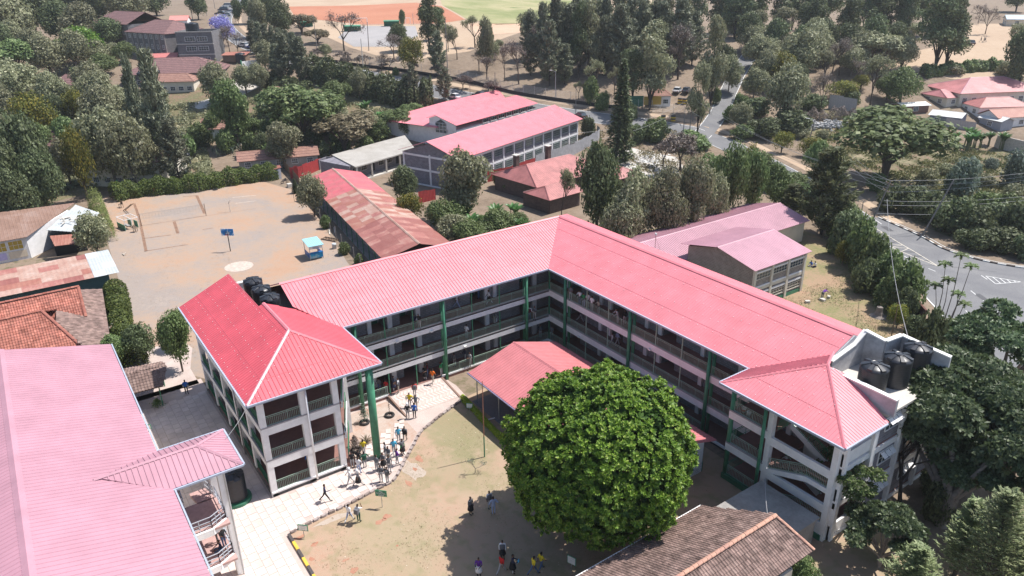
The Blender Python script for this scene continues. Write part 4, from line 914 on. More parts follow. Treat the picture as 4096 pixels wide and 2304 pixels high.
tileroof([(-42.4, -41.5, 2.4), (-23.6, -43.2, 2.4), (-24.0, -45.8, 3.3), (-31, -47.5, 4.3), (-41, -46.2, 4.4)], cl2, TERRAB, tw=.27, tl=.40)
for a, b in (((-31, -62, 5.68), (-31, -48.6, 5.68)), ((-31, -48.6, 5.65), (-24.3, -45.7, 2.75)), ((-36.6, -62, 5.58), (-36.6, -44.2, 5.58)), ((-36.6, -44.3, 5.5), (-32.4, -44.5, 3.2))): ridgetiles(a, b, cl2, TERRAC, r=.17)
# small tiled canopy on green posts
cn = thing('tiled_canopy', 'small canopy of brown clay tiles on green posts by the hall end', 'canopy')
tileroof([(-12.1, -44.6, 2.2), (-11.8, -40.3, 2.2), (-14.6, -39.2, 2.9), (-15.4, -44.4, 2.9)], cn, TERRAB, tw=.3, tl=.42, nparts=100)
tileroof([(-18.2, -44.2, 2.2), (-17.2, -39.2, 2.2), (-14.6, -39.2, 2.9), (-15.4, -44.4, 2.9)], cn, TERRAB, tw=.3, tl=.42)
for p in ((-12.6, -42.9), (-12.5, -40.6), (-17, -42.9), (-16.6, -39.6)): MB().tube((p[0], p[1], GZ), (p[0], p[1], 2.3), .055).build('post', GREEN, cn)

# rusty sheds
def sheets(poly, parent, mats, sw=.85, sl=2.6, nparts=300, lift=.0, name='roof_sheet', corr=.02, jit=.015):
    """roof laid from single corrugated sheets"""
    pl = Plane(poly[0], poly[1], poly[2]); st = [pl.st(p) for p in poly]; lo, hi = min(a for a, _ in st), max(a for a, _ in st); b0, b1 = min(b for _, b in st), max(b for _, b in st)
    nr = max(1, round((b1 - b0) / sl)); sl = (b1 - b0) / nr; a = lo
    while a < hi - .05:
        w = min(sw, hi - a); cc = clipline(st, a + w / 2)
        if cc:
            for r in range(nr):
                t0 = max(cc[0], b0 + r * sl); t1 = min(cc[1], b0 + (r + 1) * sl + .08)
                if t1 - t0 < .15: continue
                j = random.uniform(-jit, jit); vs = []; k = 8
                for t, h in ((t0, .03 * (nr - r) * .3 + .02), (t1, .03 * (nr - r) * .3)):
                    for i in range(k + 1): vs.append(pl.at(a + (w + .04) * i / k, t + j, h + lift + (corr if i % 2 else 0)))
                MB().add(vs, [(i, i + 1, i + 2 + k, i + 1 + k) for i in range(k)]).build(name, random.choice(mats), parent)
        a += w
RS = [patchy('rust sheet %d' % i, [(p_, tuple(x * .84 + .012 for x in q_)) for p_, q_ in ((.3, a), (.5, b), (.7, c))], scale=.5, scale2=3, mix=.35, rough=.6, bump=0, spec=.4) for i, (a, b, c) in enumerate([((.30, .10, .075), (.36, .14, .10), (.42, .22, .16)), ((.25, .075, .06), (.30, .105, .085), (.33, .14, .11)), ((.36, .17, .13), (.44, .27, .21), (.55, .42, .36)), ((.28, .085, .075), (.38, .15, .12), (.50, .30, .24))])]
GS = [patchy('zinc sheet %d' % i, [(.3, a), (.6, b), (.75, (.36, .22, .17))], scale=.4, scale2=3, rough=.45, bump=0, spec=.5) for i, (a, b) in enumerate([((.42, .44, .46), (.52, .53, .54)), ((.34, .37, .38), (.46, .48, .48))])]
PS = [plain('pink roof sheet', (.50, .12, .135), rough=.5, var=.12, scale=.6), plain('dull pink roof sheet', (.46, .135, .14), rough=.55, var=.15, scale=.6)]
shed = thing('classroom_shed', 'long low classroom shed with a patched rusty red roof beside the earth court', 'building', (-29.2, -6.6, 0), rad(180 - 8.3) - pi)
# local x runs back along the shed (towards -X in the place)
shed.rotation_euler.z = atan2(6.9, -49.0); shL = hypot(6.9, 49)
MB().box(0.5, -9.2, GZ - .2, shL - .3, -1.0, 2.45).build('wall', STONE_B, shed); MB().box(.5, -1.0, GZ, shL - .3, .4, GZ + .12).build('floor_slab', CONC, shed)
for a, b, ms in ((0, 15, RS[1:2] + RS[3:]), (15, 33, [RS[0], RS[2], RS[3]]), (33, shL, PS)):
    sheets([(a, .6, 2.5), (b, .6, 2.5), (b, -5.0, 4.0), (a, -5.0, 4.0)], shed, ms, sl=2.0, sw=1.6)
    sheets([(a, -10.6, 2.5), (b, -10.6, 2.5), (b, -5.0, 4.0), (a, -5.0, 4.0)], shed, ms, sl=2.9, sw=1.6)
c = MB(); ridgecap(c, (0, -5, 4.06), (shL, -5, 4.06), .22); c.build('ridge_cap', RS[2], shed)
for i in range(15): MB().box(1.5 + i * 3.2, .35, GZ, 1.62 + i * 3.2, .47, 2.45).build('post', GREEN_D, shed)
for i in range(12): MB().box(2.4 + i * 3.9, -1.0, .3, 3.8 + i * 3.9, -.96, 1.7).build('window', DARK, shed)
for i in range(10): MB().tube((-32 - i * 3.6, -8.6 + i * .52, GZ), (-32 - i * 3.6, -8.6 + i * .52, GZ + 1.7 + (i % 3) * .2), .075).build('wooden_post', POLEW, None, label='weathered fence post beside the long shed, number %s from the school block' % ['one', 'two', 'three', 'four', 'five', 'six', 'seven', 'eight', 'nine', 'ten'][i], category='post', group='posts standing along the long shed')
sh2 = thing('zinc_shed', 'shed with a patchwork roof of rusty and bare zinc sheets at the left edge', 'shed')
sheets([(-46.2, -55, 2.8), (-46.2, -39.6, 2.8), (-54.4, -39.4, 3.7), (-54.4, -55, 3.7)], sh2, RS + [RS[2], RS[2]], sw=2.4, sl=1.6)
sheets([(-46.15, -41.8, 2.84), (-46.15, -38.9, 2.84), (-54.35, -38.8, 3.74), (-54.35, -41.8, 3.74)], sh2, GS, sw=1.5, sl=2.0)
MB().box(-53.6, -55, GZ - .1, -47.2, -40, 2.75).build('wall', plain('dark teal boarding', (.035, .10, .11), rough=.7), sh2)
# old classroom with murals
old = thing('mural_classroom', 'old classroom with painted murals under a leaf littered brown roof on the left', 'building')
LEAFY = patchy('leaf littered roof', [(.3, (.17, .105, .08)), (.5, (.24, .15, .115)), (.7, (.30, .22, .19))], scale=.4, scale2=4, bump=.5)
ribroof([[(-70.0, -60, 3.2), (-70.0, -48.0, 3.2), (-80.5, -39.9, 4.6), (-82.5, -60, 4.6)]], 'roof', LEAFY, old, pitch=.5, h=.02, w=.2)
ribroof([[(-69.4, -45.2, 3.9), (-67.4, -40.3, 3.0), (-76, -37.0, 3.4), (-80.4, -39.8, 4.6)]], 'roof', GS[1], old, pitch=.5, h=.02, w=.2, label='grey sheet roof slope strewn with broken boards')
ribroof([[(-66.2, -44.8, 2.1), (-64.6, -38.9, 2.1), (-67.2, -39.9, 2.9), (-69.0, -45.0, 2.9)]], 'roof', RS[0], old, pitch=.5, h=.02, w=.2)
MUR = plain('mural wall paint', (.62, .60, .60), var=.15)
MB().box(-79, -60, GZ - .2, -70.6, -48.2, 3.1).build('wall', MUR, old); MB().add([(-70.6, -48.15, GZ - .2), (-78, -41.2, GZ - .2), (-78, -41.2, 4.2), (-70.6, -48.15, 3.2), (-70.75, -48.3, GZ - .2), (-78.15, -41.35, GZ - .2), (-78.15, -41.35, 4.2), (-70.75, -48.3, 3.2)], [(0, 1, 2, 3), (7, 6, 5, 4), (0, 3, 7, 4), (3, 2, 6, 7)]).build('wall', WHITE, old)
MB().box(-78, -44.8, GZ - .2, -69.0, -40.4, 2.6).build('wall', DARK, old)
for i, cc in enumerate([(.30, .20, .50), (.60, .58, .60), (.45, .40, .62), (.62, .52, .40)]): MB().box(-70.58, -59 + i * 2.7, .0, -70.55, -56.6 + i * 2.7, 1.1).build('mural_panel', tint('mural %d' % i, cc), old)
for i in range(5): add_window(Vector((-70.6, -58.5 + i * 2.2, 0)), Vector((0, 1, 0)), Vector((1, 0, 0)), 1.35, 1.9, 1.4, old, tint('yellow glass', (.42, .28, .04)) if i in (3, 4) else GLASS, WHITE, (3, 2))  # last two windows have plain yellow panes
BOARD = plain('broken pale boards', (.52, .48, .42), var=.2)
for i in range(16): MB().cbox((0, 0, 0), (random.uniform(.6, 2.0), random.uniform(.12, .3), .03)).build('board', BOARD, old).matrix_basis = Matrix.Translation((-72.5 + random.uniform(-1.8, 1.8), -41.6 + random.uniform(-1.4, 1.4), 4.05 + random.uniform(-.05, .1))) @ Matrix.Rotation(random.uniform(0, 3), 4, 'Z') @ Matrix.Rotation(.08, 4, 'Y')

# rear right classrooms with faded pink roofs
rr = thing('rear_classrooms', 'two storey stone classroom block with a faded pale pink gable roof, rear right', 'building')
roof_rect(rr, -3.6, 8.9, 25.6, 37.3, 5.35, 1.35, 'y', mat=ROOF_PALE, h=.02, w=.08)
walls_rect(rr, -2.8, 8.2, 26.4, 36.7, GZ - .2, 5.1, STONE_B, 'y', 1.35)
for y in (26.4, 29.8, 33.2, 36.7): MB().box(8.2, y - .2, GZ, 8.5, y + .2, 5.3).build('post', CREAM, rr)
MB().box(8.25, 26.4, 2.1, 8.45, 36.7, 2.5).build('edge_beam', CREAM, rr); MB().box(8.25, 26.4, GZ, 8.42, 36.7, GZ + .5).build('plinth', GREEN, rr)
for z in (1.62, 2.55, 4.6): MB().box(8.27, 26.45, z - .1, 8.44, 36.65, z + .12).build('edge_beam', WHITE, rr)
for z in (-.1, 3.1):
    for y in (28.1, 31.5, 34.95): add_window(Vector((8.35, y, 0)), Vector((0, 1, 0)), Vector((1, 0, 0)), z + .55, 2.8, 1.2, rr, GLASS, CREAM, (5, 3))
rl = thing('long_pale_building', 'long low building with a faded pink ribbed roof behind the rear classrooms', 'building')
roof_rect(rl, -14.5, -2.8, 13.9, 54.2, 3.1, 1.5, 'y', mat=ROOF_PALE, h=.035, w=.11)
walls_rect(rl, -13.8, -3.5, 14.4, 53.7, GZ - .2, 3.0, CREAM, 'y', 1.2)
m = MB(); rail(m, (-2.2, 24.3, 1.0), (-2.2, 26.0, 1.0)); m.build('railing', RAILS, rr)
ant = thing('tv_aerial', 'thin rusty aerial mast rising behind the right arm roof', 'aerial', (-3.4, 20.4, 3.4))
m = MB(); m.tube((0, 0, 0), (0, 0, 4.4), .03); m.tube((0, 0, 4.0), (.9, .3, 2.0), .015); m.build('mast', RS[1], ant); MB().cbox((0, 0, 4.5), (.3, .12, .25)).build('dish', WHITE, ant)

# grey stone two storey block, centre rear
st2 = thing('stone_classrooms', 'two storey grey stone classroom block with white frames and a bright pink roof', 'building', (-59.9, 24.0, 0), atan2(43.6, -16))
# local x runs along the block, +y towards its far side
roof_rect(st2, 0, 48, 0, 16, 6.3, 2.6, 'x', mat=ROOF_RED2, pitch=.33, h=.02, w=.08)
walls_rect(st2, .8, 47.2, 1.0, 15, GZ - .3, 6.1, STONE_P, 'x', 2.3)
for z in (-.3, 2.85, 5.7):
    m = MB(); m.box(.5, .85, z - .25, 47.4, .99, z + .15); m.build('edge_beam', WHITE, st2); m = MB(); m.box(.62, .86, z - .25, .72, 15.1, z + .15); m.build('edge_beam', WHITE, st2)
for i in range(13): MB().box(.8 + i * 3.85 - .18, .82, GZ - .2, .8 + i * 3.85 + .18, 1.0, 6.2).build('post', WHITE, st2)
for y in (1.0, 8, 15): MB().box(.6, y - .2, GZ - .2, .78, y + .2, 6.1).build('post', WHITE, st2)
for i in range(12):
    for z in (1.0, 4.05): add_window(Vector((2.75 + i * 3.85, .9, 0)), Vector((1, 0, 0)), Vector((0, -1, 0)), z, 2.5, 1.35, st2, GLASS, plain('green grey frame', (.30, .36, .32)) if 'green grey frame' not in MATS else MATS['green grey frame'], (5, 3))
h2 = thing('clerestory_hall', 'white hall with stacked bright pink roofs and a pointed end window', 'building')
DU = Vector((-.344, .939, 0)); DV = Vector((-.939, -.344, 0))
def q3(o, a, b, z): p = Vector(o) + DU * a + DV * b; return (p.x, p.y, z)
o = Vector((-86.4, 38.4, 0))
ribroof([[q3(o, 3, 1.3, 6.3), q3(o, 38, 1.3, 6.3), q3(o, 37, 7.6, 8.1), q3(o, 3, 7.6, 8.1)], [q3(o, 3, 10.6, 7.2), q3(o, 37, 10.6, 7.2), q3(o, 37, 7.6, 8.1), q3(o, 3, 7.6, 8.1)]], 'roof', ROOF_RED2, h2, pitch=.33, h=.02, w=.08)
ribroof([[q3(o, 2.5, 7, 5.3), q3(o, 45, 7, 5.3), q3(o, 43, 16.5, 8.4), q3(o, 15.8, 16.5, 8.4)], [q3(o, 2.5, 7, 5.3), q3(o, 2.5, 26, 5.3), q3(o, 15.8, 16.5, 8.4)], [q3(o, 2.5, 26, 5.3), q3(o, 45, 26, 5.3), q3(o, 43, 16.5, 8.4), q3(o, 15.8, 16.5, 8.4)]], 'roof', ROOF_RED2, h2, pitch=.33, h=.02, w=.08)
m = MB(); P4 = [q3(o, 3.6, 1.8, 0), q3(o, 42, 1.8, 0), q3(o, 42, 25, 0), q3(o, 3.6, 25, 0)]; m.prism([(p[0], p[1]) for p in P4], GZ - .3, 4.9); m.build('wall', WHITE, h2)
m = MB(); m.add([q3(o, 3.4, 1.8, 4.9), q3(o, 3.4, 10, 4.9), q3(o, 3.4, 10, 7.2), q3(o, 3.4, 7.6, 7.9), q3(o, 3.4, 1.8, 6.2), q3(o, 3.6, 1.8, 4.9), q3(o, 3.6, 10, 4.9), q3(o, 3.6, 10, 7.2), q3(o, 3.6, 7.6, 7.9), q3(o, 3.6, 1.8, 6.2)], [(0, 1, 2, 3, 4), (9, 8, 7, 6, 5), (4, 3, 8, 9), (3, 2, 7, 8)]); m.build('gable', WHITE, h2)
w_ = MB().add([q3(o, 3.32, 4.6, 4.0), q3(o, 3.32, 8, 4.0), q3(o, 3.32, 8, 6.3), q3(o, 3.32, 6.3, 7.2), q3(o, 3.32, 4.6, 6.3)], [(0, 1, 2, 3, 4)]).build('window', GLASS, h2)
m = MB()
for b in (4.6, 5.7, 6.8, 8): m.beam(q3(o, 3.28, b, 4.0), q3(o, 3.28, b, 6.5), .06, .06)
for z in (4.0, 4.8, 5.6, 6.3): m.beam(q3(o, 3.28, 4.6, z), q3(o, 3.28, 8, z), .06, .06)
m.build('frame', WHITE, w_)
for i in range(7): p = Vector(q3(o, 15 + i * 3.3, 1.7, 0)); add_window(p, DU, -DV, 5.0, 2.4, .95, h2, DARK, WHITE, (3, 1))
# unfinished flat roofed block with a verandah
vb = thing('verandah_block', 'unfinished grey block with a flat concrete roof and square verandah columns', 'building')
VZ = 2.9; vA, vB, vC, vD = [G(*p, VZ) for p in ((894, 420), (1046, 376), (1018, 340), (834, 389))]
MB().prism([(p.x, p.y) for p in (vA, vB, vC, vD)], VZ - .25, VZ).build('flat_roof', patchy('weathered flat roof', [(.3, (.27, .25, .22)), (.7, (.42, .40, .37))], scale=.3, scale2=2), vb)
dv = (vB - vA).normalized(); dn = Vector((dv.y, -dv.x, 0)); dn = -dn if dn.dot(vD - vA) < 0 else dn; L = (vB - vA).length
a0 = vA + dn * 2.2 + dv * .3; b0 = vB + dn * 2.2; c0 = b0 + dn * 9; d0 = a0 + dn * 9; MB().prism([(p.x, p.y) for p in (a0, b0, c0, d0)], GZ - .2, VZ - .26).build('wall', STONE_P, vb)
fl = [vA, vB, b0, a0]; MB().prism([(p.x, p.y) for p in fl], GZ - .1, GZ + .25).build('floor_slab', CONC_L, vb)
for i in range(5): p = vA + dv * (L * (i + .12) / 4.3) + dn * .25; MB().box(p.x - .16, p.y - .16, GZ, p.x + .16, p.y + .16, VZ - .26).build('column', CONC_L, vb)
for i in range(7):
    p = a0 + dv * (L * (i + .6) / 7.2); 
    if i in (2, 5): MB().beam((p - dv * .5 - dn * .05 + Vector((0, 0, -VZ + 1.3))), (p + dv * .5 - dn * .05 + Vector((0, 0, -VZ + 1.3))), .05, 2.1).build('door', DARK, vb)
    else: add_window(Vector((p.x, p.y, 0)), dv, -dn, 1.0, 1.5, 1.1, vb, DARK, CONC_L, (3, 2))
# bungalow with the dark pink roof
bu = thing('bungalow', 'dark stone bungalow with a dull red hipped roof and two chimneys', 'building', (-46.2, 31.6, 0), rad(96))
BRD = plain('dull red roof sheet', (.36, .14, .13), rough=.55, var=.25, scale=.6)
BST = bricky('dark brown stone', (.11, .075, .065), (.16, .11, .095), (.09, .07, .06))
roof_rect(bu, .2, 21, -1.0, 12.5, 2.7, 2.6, 'x', hip=(3.5, 5.5), mat=BRD, pitch=.5, h=.015, w=.1); walls_rect(bu, .8, 20.2, -.4, 11.8, GZ - .2, 2.6, BST)
roof_rect(bu, -2.8, 6.0, -7.6, -.6, 2.3, 1.5, 'x', hip=(2.2, 0), mat=BRD, pitch=.5, h=.015, w=.1); walls_rect(bu, -2.2, 5.4, -7.0, 0, GZ - .2, 2.25, BST)
roof_rect(bu, 15.5, 22.5, -7.5, 1.0, 2.6, 1.5, 'y', hip=(2, 0), mat=BRD, pitch=.5, h=.015, w=.1); walls_rect(bu, 16, 22, -6.8, 0, GZ - .2, 2.5, BST)
for x, y in ((3.5, 8.5), (13.5, 10.0)):
    ch = MB().box(x - .45, y - .45, 2.6, x + .45, y + .45, 6.6).build('chimney', BST, bu); MB().box(x - .6, y - .6, 6.6, x + .6, y + .6, 6.75).build('cap', CONC_L, ch)
for p, d, n_ in (((-1.0, -7.0), (1, 0), (0, -1)), ((3.6, -7.0), (1, 0), (0, -1)), ((-2.2, -5.0), (0, 1), (-1, 0)), ((-2.2, -2.0), (0, 1), (-1, 0)), ((19, -6.8), (1, 0), (0, -1)), ((8.5, -.4), (1, 0), (0, -1))):
    add_window(Vector((p[0], p[1], 0)), Vector((d[0], d[1], 0)), Vector((n_[0], n_[1], 0)), .7, 1.3, 1.2, bu, GLASS, WHITE, (4, 2))

# ------------------------------------------------------------------ houses further off
TILEP = bricky('purple brown tile roof', (.25, .135, .13), (.31, .17, .16), (.12, .06, .06), bw=.35, bh=.4, ms=.045, rough=.85)
TILEO = bricky('orange brown tile roof', (.38, .20, .15), (.45, .25, .19), (.20, .10, .08), bw=.35, bh=.4, ms=.045, rough=.85)
def house(name, label, A, B, depth, eh, rise, wall, roof, hip=(0, 0), style='flat', nw=4, ov=.5, wz=.9, storeys=1, capm=None, axis='x', ends=2, wsz=(1.3, 1.1), framem=WHITE, cat='house'):
    """house whose near eave runs from picture point A to B at eh above the ground there"""
    a = T(*A, eh); b = T(*B, eh); d = (b - a); d.z = 0; L = d.length; d.normalize(); z = min(Z(a.x, a.y), Z(b.x, b.y))
    t = thing(name, label, cat, (a.x, a.y, z), atan2(d.y, d.x))
    roof_rect(t, 0, L, 0, depth, eh, rise, axis, hip, roof, pitch=.6, h=.025, w=.12, style='rib' if style == 'rib' else 'flat', capm=capm or roof)
    gb = 'x' if (axis == 'x' and not hip[0]) else ('y' if (axis == 'y' and not hip[0]) else None)
    walls_rect(t, ov, L - ov, ov, depth - ov, -1.2, eh - .03, wall, gb, rise * .88)
    for s_ in range(storeys):
        zz = wz + s_ * 3.0
        for i in range(nw): add_window(Vector((ov + (L - 2 * ov) * (i + .5) / nw, ov - .1, 0)), Vector((1, 0, 0)), Vector((0, -1, 0)), zz, wsz[0], wsz[1], t, GLASS, framem, (3, 2))
        for i in range(ends): add_window(Vector((ov - .1, ov + (depth - 2 * ov) * (i + .5) / ends, 0)), Vector((0, 1, 0)), Vector((-1, 0, 0)), zz, wsz[0], wsz[1], t, GLASS, framem, (3, 2))
    return t
GREYW = bricky('dark grey block wall', (.17, .165, .175), (.22, .215, .225), (.27, .26, .27), bw=.6, bh=.3)
h = house('hostel_building', 'long three storey grey hostel with a purple brown hipped tile roof, upper left', (310, 68), (412, 86), 16, 8.6, 3.4, GREYW, TILEP, (6, 6), storeys=3, nw=7, wsz=(1.0, 1.3), cat='building')
for i in range(8): MB().box(.3 + i * 3.0, .15, -1, .75 + i * 3.0, .42, 8.5).build('pilaster', CONC, h)
h = house('hostel_wing', 'rear wing of the grey hostel under a purple brown hipped tile roof', (224, 47), (318, 62), 15, 7.2, 3.6, GREYW, TILEP, (5, 0), storeys=2, nw=4, cat='building')
a = T(441, 84, 9.6); b = T(531, 81, 9.6); d = (b - a); d.z = 0; L = d.length; d.normalize()
ft = thing('flat_roofed_block', 'grey flat roofed tower block with white window pairs beside the long hostel', 'building', (a.x, a.y, Z(a.x, a.y)), atan2(d.y, d.x))
walls_rect(ft, 0, L, 0, 11, -1, 10.0, GREYW); MB().box(.2, .2, 8.9, L - .2, 10.8, 9.1).build('flat_roof', CONC, ft)
for z in (3.2, 6.3, 9.8): MB().box(-.15, -.25, z, L + .15, -.05, z + .28).build('edge_beam', CONC_L, ft)
for z in (1.2, 4.4, 7.2):
    for i in (.38, .72): add_window(Vector((L * i, -.1, 0)), Vector((1, 0, 0)), Vector((0, -1, 0)), z, 3.0, 1.3, ft, GLASS, WHITE, (4, 2))
tk = water_tank((T(481, 80, 9.6).x, T(481, 80, 9.6).y + .01, Z(a.x, a.y) + 9.1), 2.0, 3.0, 'large black water tank on the grey flat roofed block', None); tk.location = ft.matrix_basis @ Vector((L * .42, 2.6, 9.1))
house('tiled_hall', 'long hall with a broad purple brown tile roof below the grey hostel', (300, 190), (556, 172), 17, 3.6, 3.6, GREYW, TILEP, (9, 8), nw=9, cat='building')
house('porch_building', 'orange tiled building with a dark porch behind the tall casuarinas', (352, 208), (487, 201), 8, 3.4, 1.8, CREAM, TILEO, (3, 3), nw=6)
house('red_porch', 'small red roofed porch against the grey hostel', (374, 146), (446, 140), 5, 3.0, 1.0, CREAM, plain('red porch roof', (.45, .15, .14)), nw=2)
house('brown_roof_house', 'small stone house with a brown roof among the grey trees at far left', (124, 206), (176, 216), 11, 3.4, 2.2, GREYW, TILEP, (0, 0), nw=3)
house('cottage', 'white cottage with a brick red tile roof above the court hedge', (497, 326), (577, 324), 7, 2.9, 2.0, WHITE, TILEO, nw=2)
house('white_bungalow', 'white bungalow with a worn pink tile roof below the road bushes', (652, 244), (722, 240), 9, 3.0, 2.0, WHITE, TILEO, (3, 3), nw=3)
house('blue_gable_house', 'small house with a dark tile roof and pale blue gable end', (655, 362), (716, 365), 10, 2.6, 2.4, tint('pale blue wall', (.42, .52, .60)), TILEP, nw=1, axis='y')
house('villa', 'two storey villa with a purple tile roof hidden by trees above the mural classroom', (178, 402), (395, 408), 11, 5.6, 2.6, CREAM, TILEP, (4, 4), nw=7, storeys=2)
house('edge_house', 'purple tiled roof house at the left edge behind the dark trees', (-60, 372), (150, 372), 12, 3.4, 3.2, CREAM, TILEP, (5, 5), nw=4)
house('long_tiled_shed', 'long low shed with a sagging brown tile roof behind the court hedge', (596, 408), (804, 390), 6.5, 2.4, 1.5, CONC, TILEO, nw=5)
house('roadside_kiosk', 'pink roofed kiosk building beside the far bend of the road', (424, 52), (472, 50), 8, 3, 1.5, WHITE, plain('coral roof', (.62, .23, .2)), nw=2)
house('distant_white_house', 'tiny white house between the trees at the top left edge', (318, 14), (345, 12), 8, 3, 1.2, WHITE, CONC, nw=2)
h = house('staff_quarters', 'long cream staff quarters with a stained pink hipped roof, upper right', (2416, 236), (2640, 219), 15, 3.6, 2.9, CREAM, plain('stained pink roof', (.42, .17, .17), rough=.5, var=.35, scale=.25), (8, 8), nw=9, wsz=(1.3, 1.5), capm=ROOF_PALE)
ROOFW = plain('bare white roof patch', (.62, .62, .60), rough=.5)
house('quarters_wing', 'lower front wing of the cream staff quarters under pink sheets', (2383, 247), (2424, 240), 9, 2.6, 1.5, CREAM, MATS['stained pink roof'], (2, 2), nw=1)
house('zinc_roof_hut', 'hut with a new white zinc roof beside the staff quarters', (2272, 268), (2345, 262), 5, 2.3, .5, tint('rust brown boards', (.22, .12, .09)), ROOFW, nw=1)
house('blue_grey_shack', 'blue grey shack with a bright zinc roof above the bananas', (2337, 276), (2420, 298), 6, 2.6, .9, tint('blue grey sheeting', (.22, .23, .29)), ROOFW, nw=2)
house('small_zinc_shack', 'small shack with a pale zinc roof at the right edge', (2462, 282), (2520, 307), 5, 2.5, .8, tint('grey blue sheeting', (.30, .32, .37)), ROOFW, nw=1)
house('pink_roof_cottage', 'cottage with a plain pink hipped roof at the far right edge', (2464, 271), (2600, 266), 8, 2.7, 1.9, WHITE, BRD, (4, 4), nw=3)
house('ribbed_roof_cottage', 'cottage with striped rusty sheets at the right edge', (2512, 298), (2640, 283), 7, 2.8, 1.6, WHITE, RS[0], nw=3)
house('blue_roof_house', 'distant house with a pale blue roof in the top right corner', (2533, 47), (2590, 49), 8, 2.6, 1.2, CREAM, tint('pale blue roof', (.40, .50, .60)), nw=1)
gh = house('guardhouse', 'small white guardhouse with an orange tile roof at the gate', (1637, 240), (1692, 241), 5.5, 3.0, 1.7, WHITE, TILEO, (2.6, 2.6), nw=2)
# ------------------------------------------------------------------ vegetation
rng = np.random.default_rng(11)
L_BROAD = leafm('grey green leaves', (.155, .16, .09), (.285, .29, .165), (.44, .42, .29))
L_DARK = leafm('dark leaves', (.065, .085, .040), (.145, .18, .080), (.24, .27, .15))
L_GREEN = leafm('mid green leaves', (.08, .12, .040), (.175, .235, .085), (.29, .34, .16))
L_BRIGHT = leafm('bright green leaves', (.055, .135, .012), (.15, .29, .028), (.27, .37, .08), trans=.3, rough=.42)
L_YELLOW = leafm('yellow green leaves', (.09, .12, .02), (.21, .21, .04), (.38, .32, .05))
L_BROWN = leafm('brown green leaves', (.119, .105, .058), (.255, .212, .128), (.357, .306, .204))
L_CASU = leafm('casuarina needles', (.10, .115, .075), (.21, .225, .14), (.32, .32, .23), trans=.15)
L_PINE = leafm('cypress sprays', (.14, .19, .085), (.33, .39, .19), (.48, .52, .31), trans=.3)
L_SILV = leafm('silvery leaves', (.08, .11, .075), (.20, .25, .19), (.36, .40, .34))
L_JAC = leafm('lilac blossom', (.16, .15, .42), (.34, .33, .66), (.5, .48, .75))
L_BAN = leafm('banana leaves', (.04, .10, .025), (.10, .21, .06), (.24, .33, .17), rough=.4)
L_HEDGE = leafm('clipped hedge leaves', (.045, .075, .018), (.12, .165, .035), (.21, .24, .06))
L_LIME = leafm('golden hedge leaves', (.16, .22, .02), (.34, .40, .03), (.5, .5, .08))
L_TWIG = leafm('dry twigs', (.13, .10, .085), (.24, .19, .165), (.33, .28, .25), trans=.05)

def cards(C, N, a, b, jit=.6, up=0.0, droop=None):
    """rhombic leaf cards at centres C with rough normals N; a half length, b half width (scalars or arrays)"""
    n = len(C); N = N + rng.normal(0, jit, (n, 3)); N[:, 2] += up; N /= np.linalg.norm(N, axis=1)[:, None] + 1e-9
    t = rng.normal(0, 1, (n, 3)) if droop is None else droop + rng.normal(0, .25, (n, 3))
    t -= (t * N).sum(1)[:, None] * N; t /= np.linalg.norm(t, axis=1)[:, None] + 1e-9
    s = np.cross(N, t); k = rng.uniform(.65, 1.35, (n, 1)); A = np.reshape(a, (-1, 1)) * k; B = np.reshape(b, (-1, 1)) * k
    V = np.stack([C - t * A, C + s * B - t * A * .1, C + t * A, C - s * B - t * A * .1], 1)
    return V.reshape(-1, 3)
def quadmesh(name, V, mat):
    me = bpy.data.meshes.new(name); n = len(V) // 4
    me.vertices.add(len(V)); me.vertices.foreach_set('co', V.astype(np.float32).ravel())
    me.loops.add(len(V)); me.loops.foreach_set('vertex_index', np.arange(len(V), dtype=np.int32))
    me.polygons.add(n); me.polygons.foreach_set('loop_start', np.arange(0, len(V), 4, dtype=np.int32)); me.polygons.foreach_set('loop_total', np.full(n, 4, dtype=np.int32))
    me.materials.append(mat); me.update(calc_edges=True); return me
def sph(n):
    v = rng.normal(0, 1, (n, 3)); return v / np.linalg.norm(v, axis=1)[:, None]
def blobleaves(bl, n, a, b, flat=1.0, top=.35, jit=.55, fill=.25, up=0):
    """leaves over the skins of several lumps, thicker on the upper sides"""
    w = np.array([x[3] ** 2 for x in bl]); cnt = (n * w / w.sum()).astype(int); C = []; Nn = []
    for (x, y, z, r), k in zip(bl, cnt):
        d = sph(int(k * 1.6)); keep = rng.random(len(d)) < np.clip(.55 + top + d[:, 2] * .6, .12, 1); d = d[keep][:k]
        rr = r * np.where(rng.random(len(d)) < fill, rng.uniform(.3, .95, len(d)), rng.uniform(.88, 1.10, len(d)))
        # ragged outline
        rr *= 1 + .16 * np.sin(d[:, 0] * 7 + x * 9) * np.cos(d[:, 1] * 6 + y * 7) + .08 * np.sin(d[:, 2] * 13 + z)
        C.append(np.array([x, y, z]) + d * rr[:, None] * np.array([1, 1, flat])); Nn.append(d * np.array([1, 1, 1 / flat]))
    C = np.concatenate(C); Nn = np.concatenate(Nn); Nn /= np.linalg.norm(Nn, axis=1)[:, None]
    return cards(C, Nn, a, b, jit, up)
def limbs(mb, base, tips, r0, bend=.3, split=.35, n=5):
    base = Vector(base)
    for tx, ty, tz in tips:
        tip = Vector((tx, ty, tz)); fork = Vector((base.x * .5 + tx * .08, base.y * .5 + ty * .08, base.z + (tz - base.z) * split)); mid = fork.lerp(tip, .5) + Vector((random.uniform(-.05, .05), random.uniform(-.05, .05), bend * .12))
        mb.tube(base, fork, r0, r0 * .7, n, False); mb.tube(fork, mid, r0 * .55, r0 * .36, n, False); mb.tube(mid, tip, r0 * .36, r0 * .12, n, False)
LIB = {}
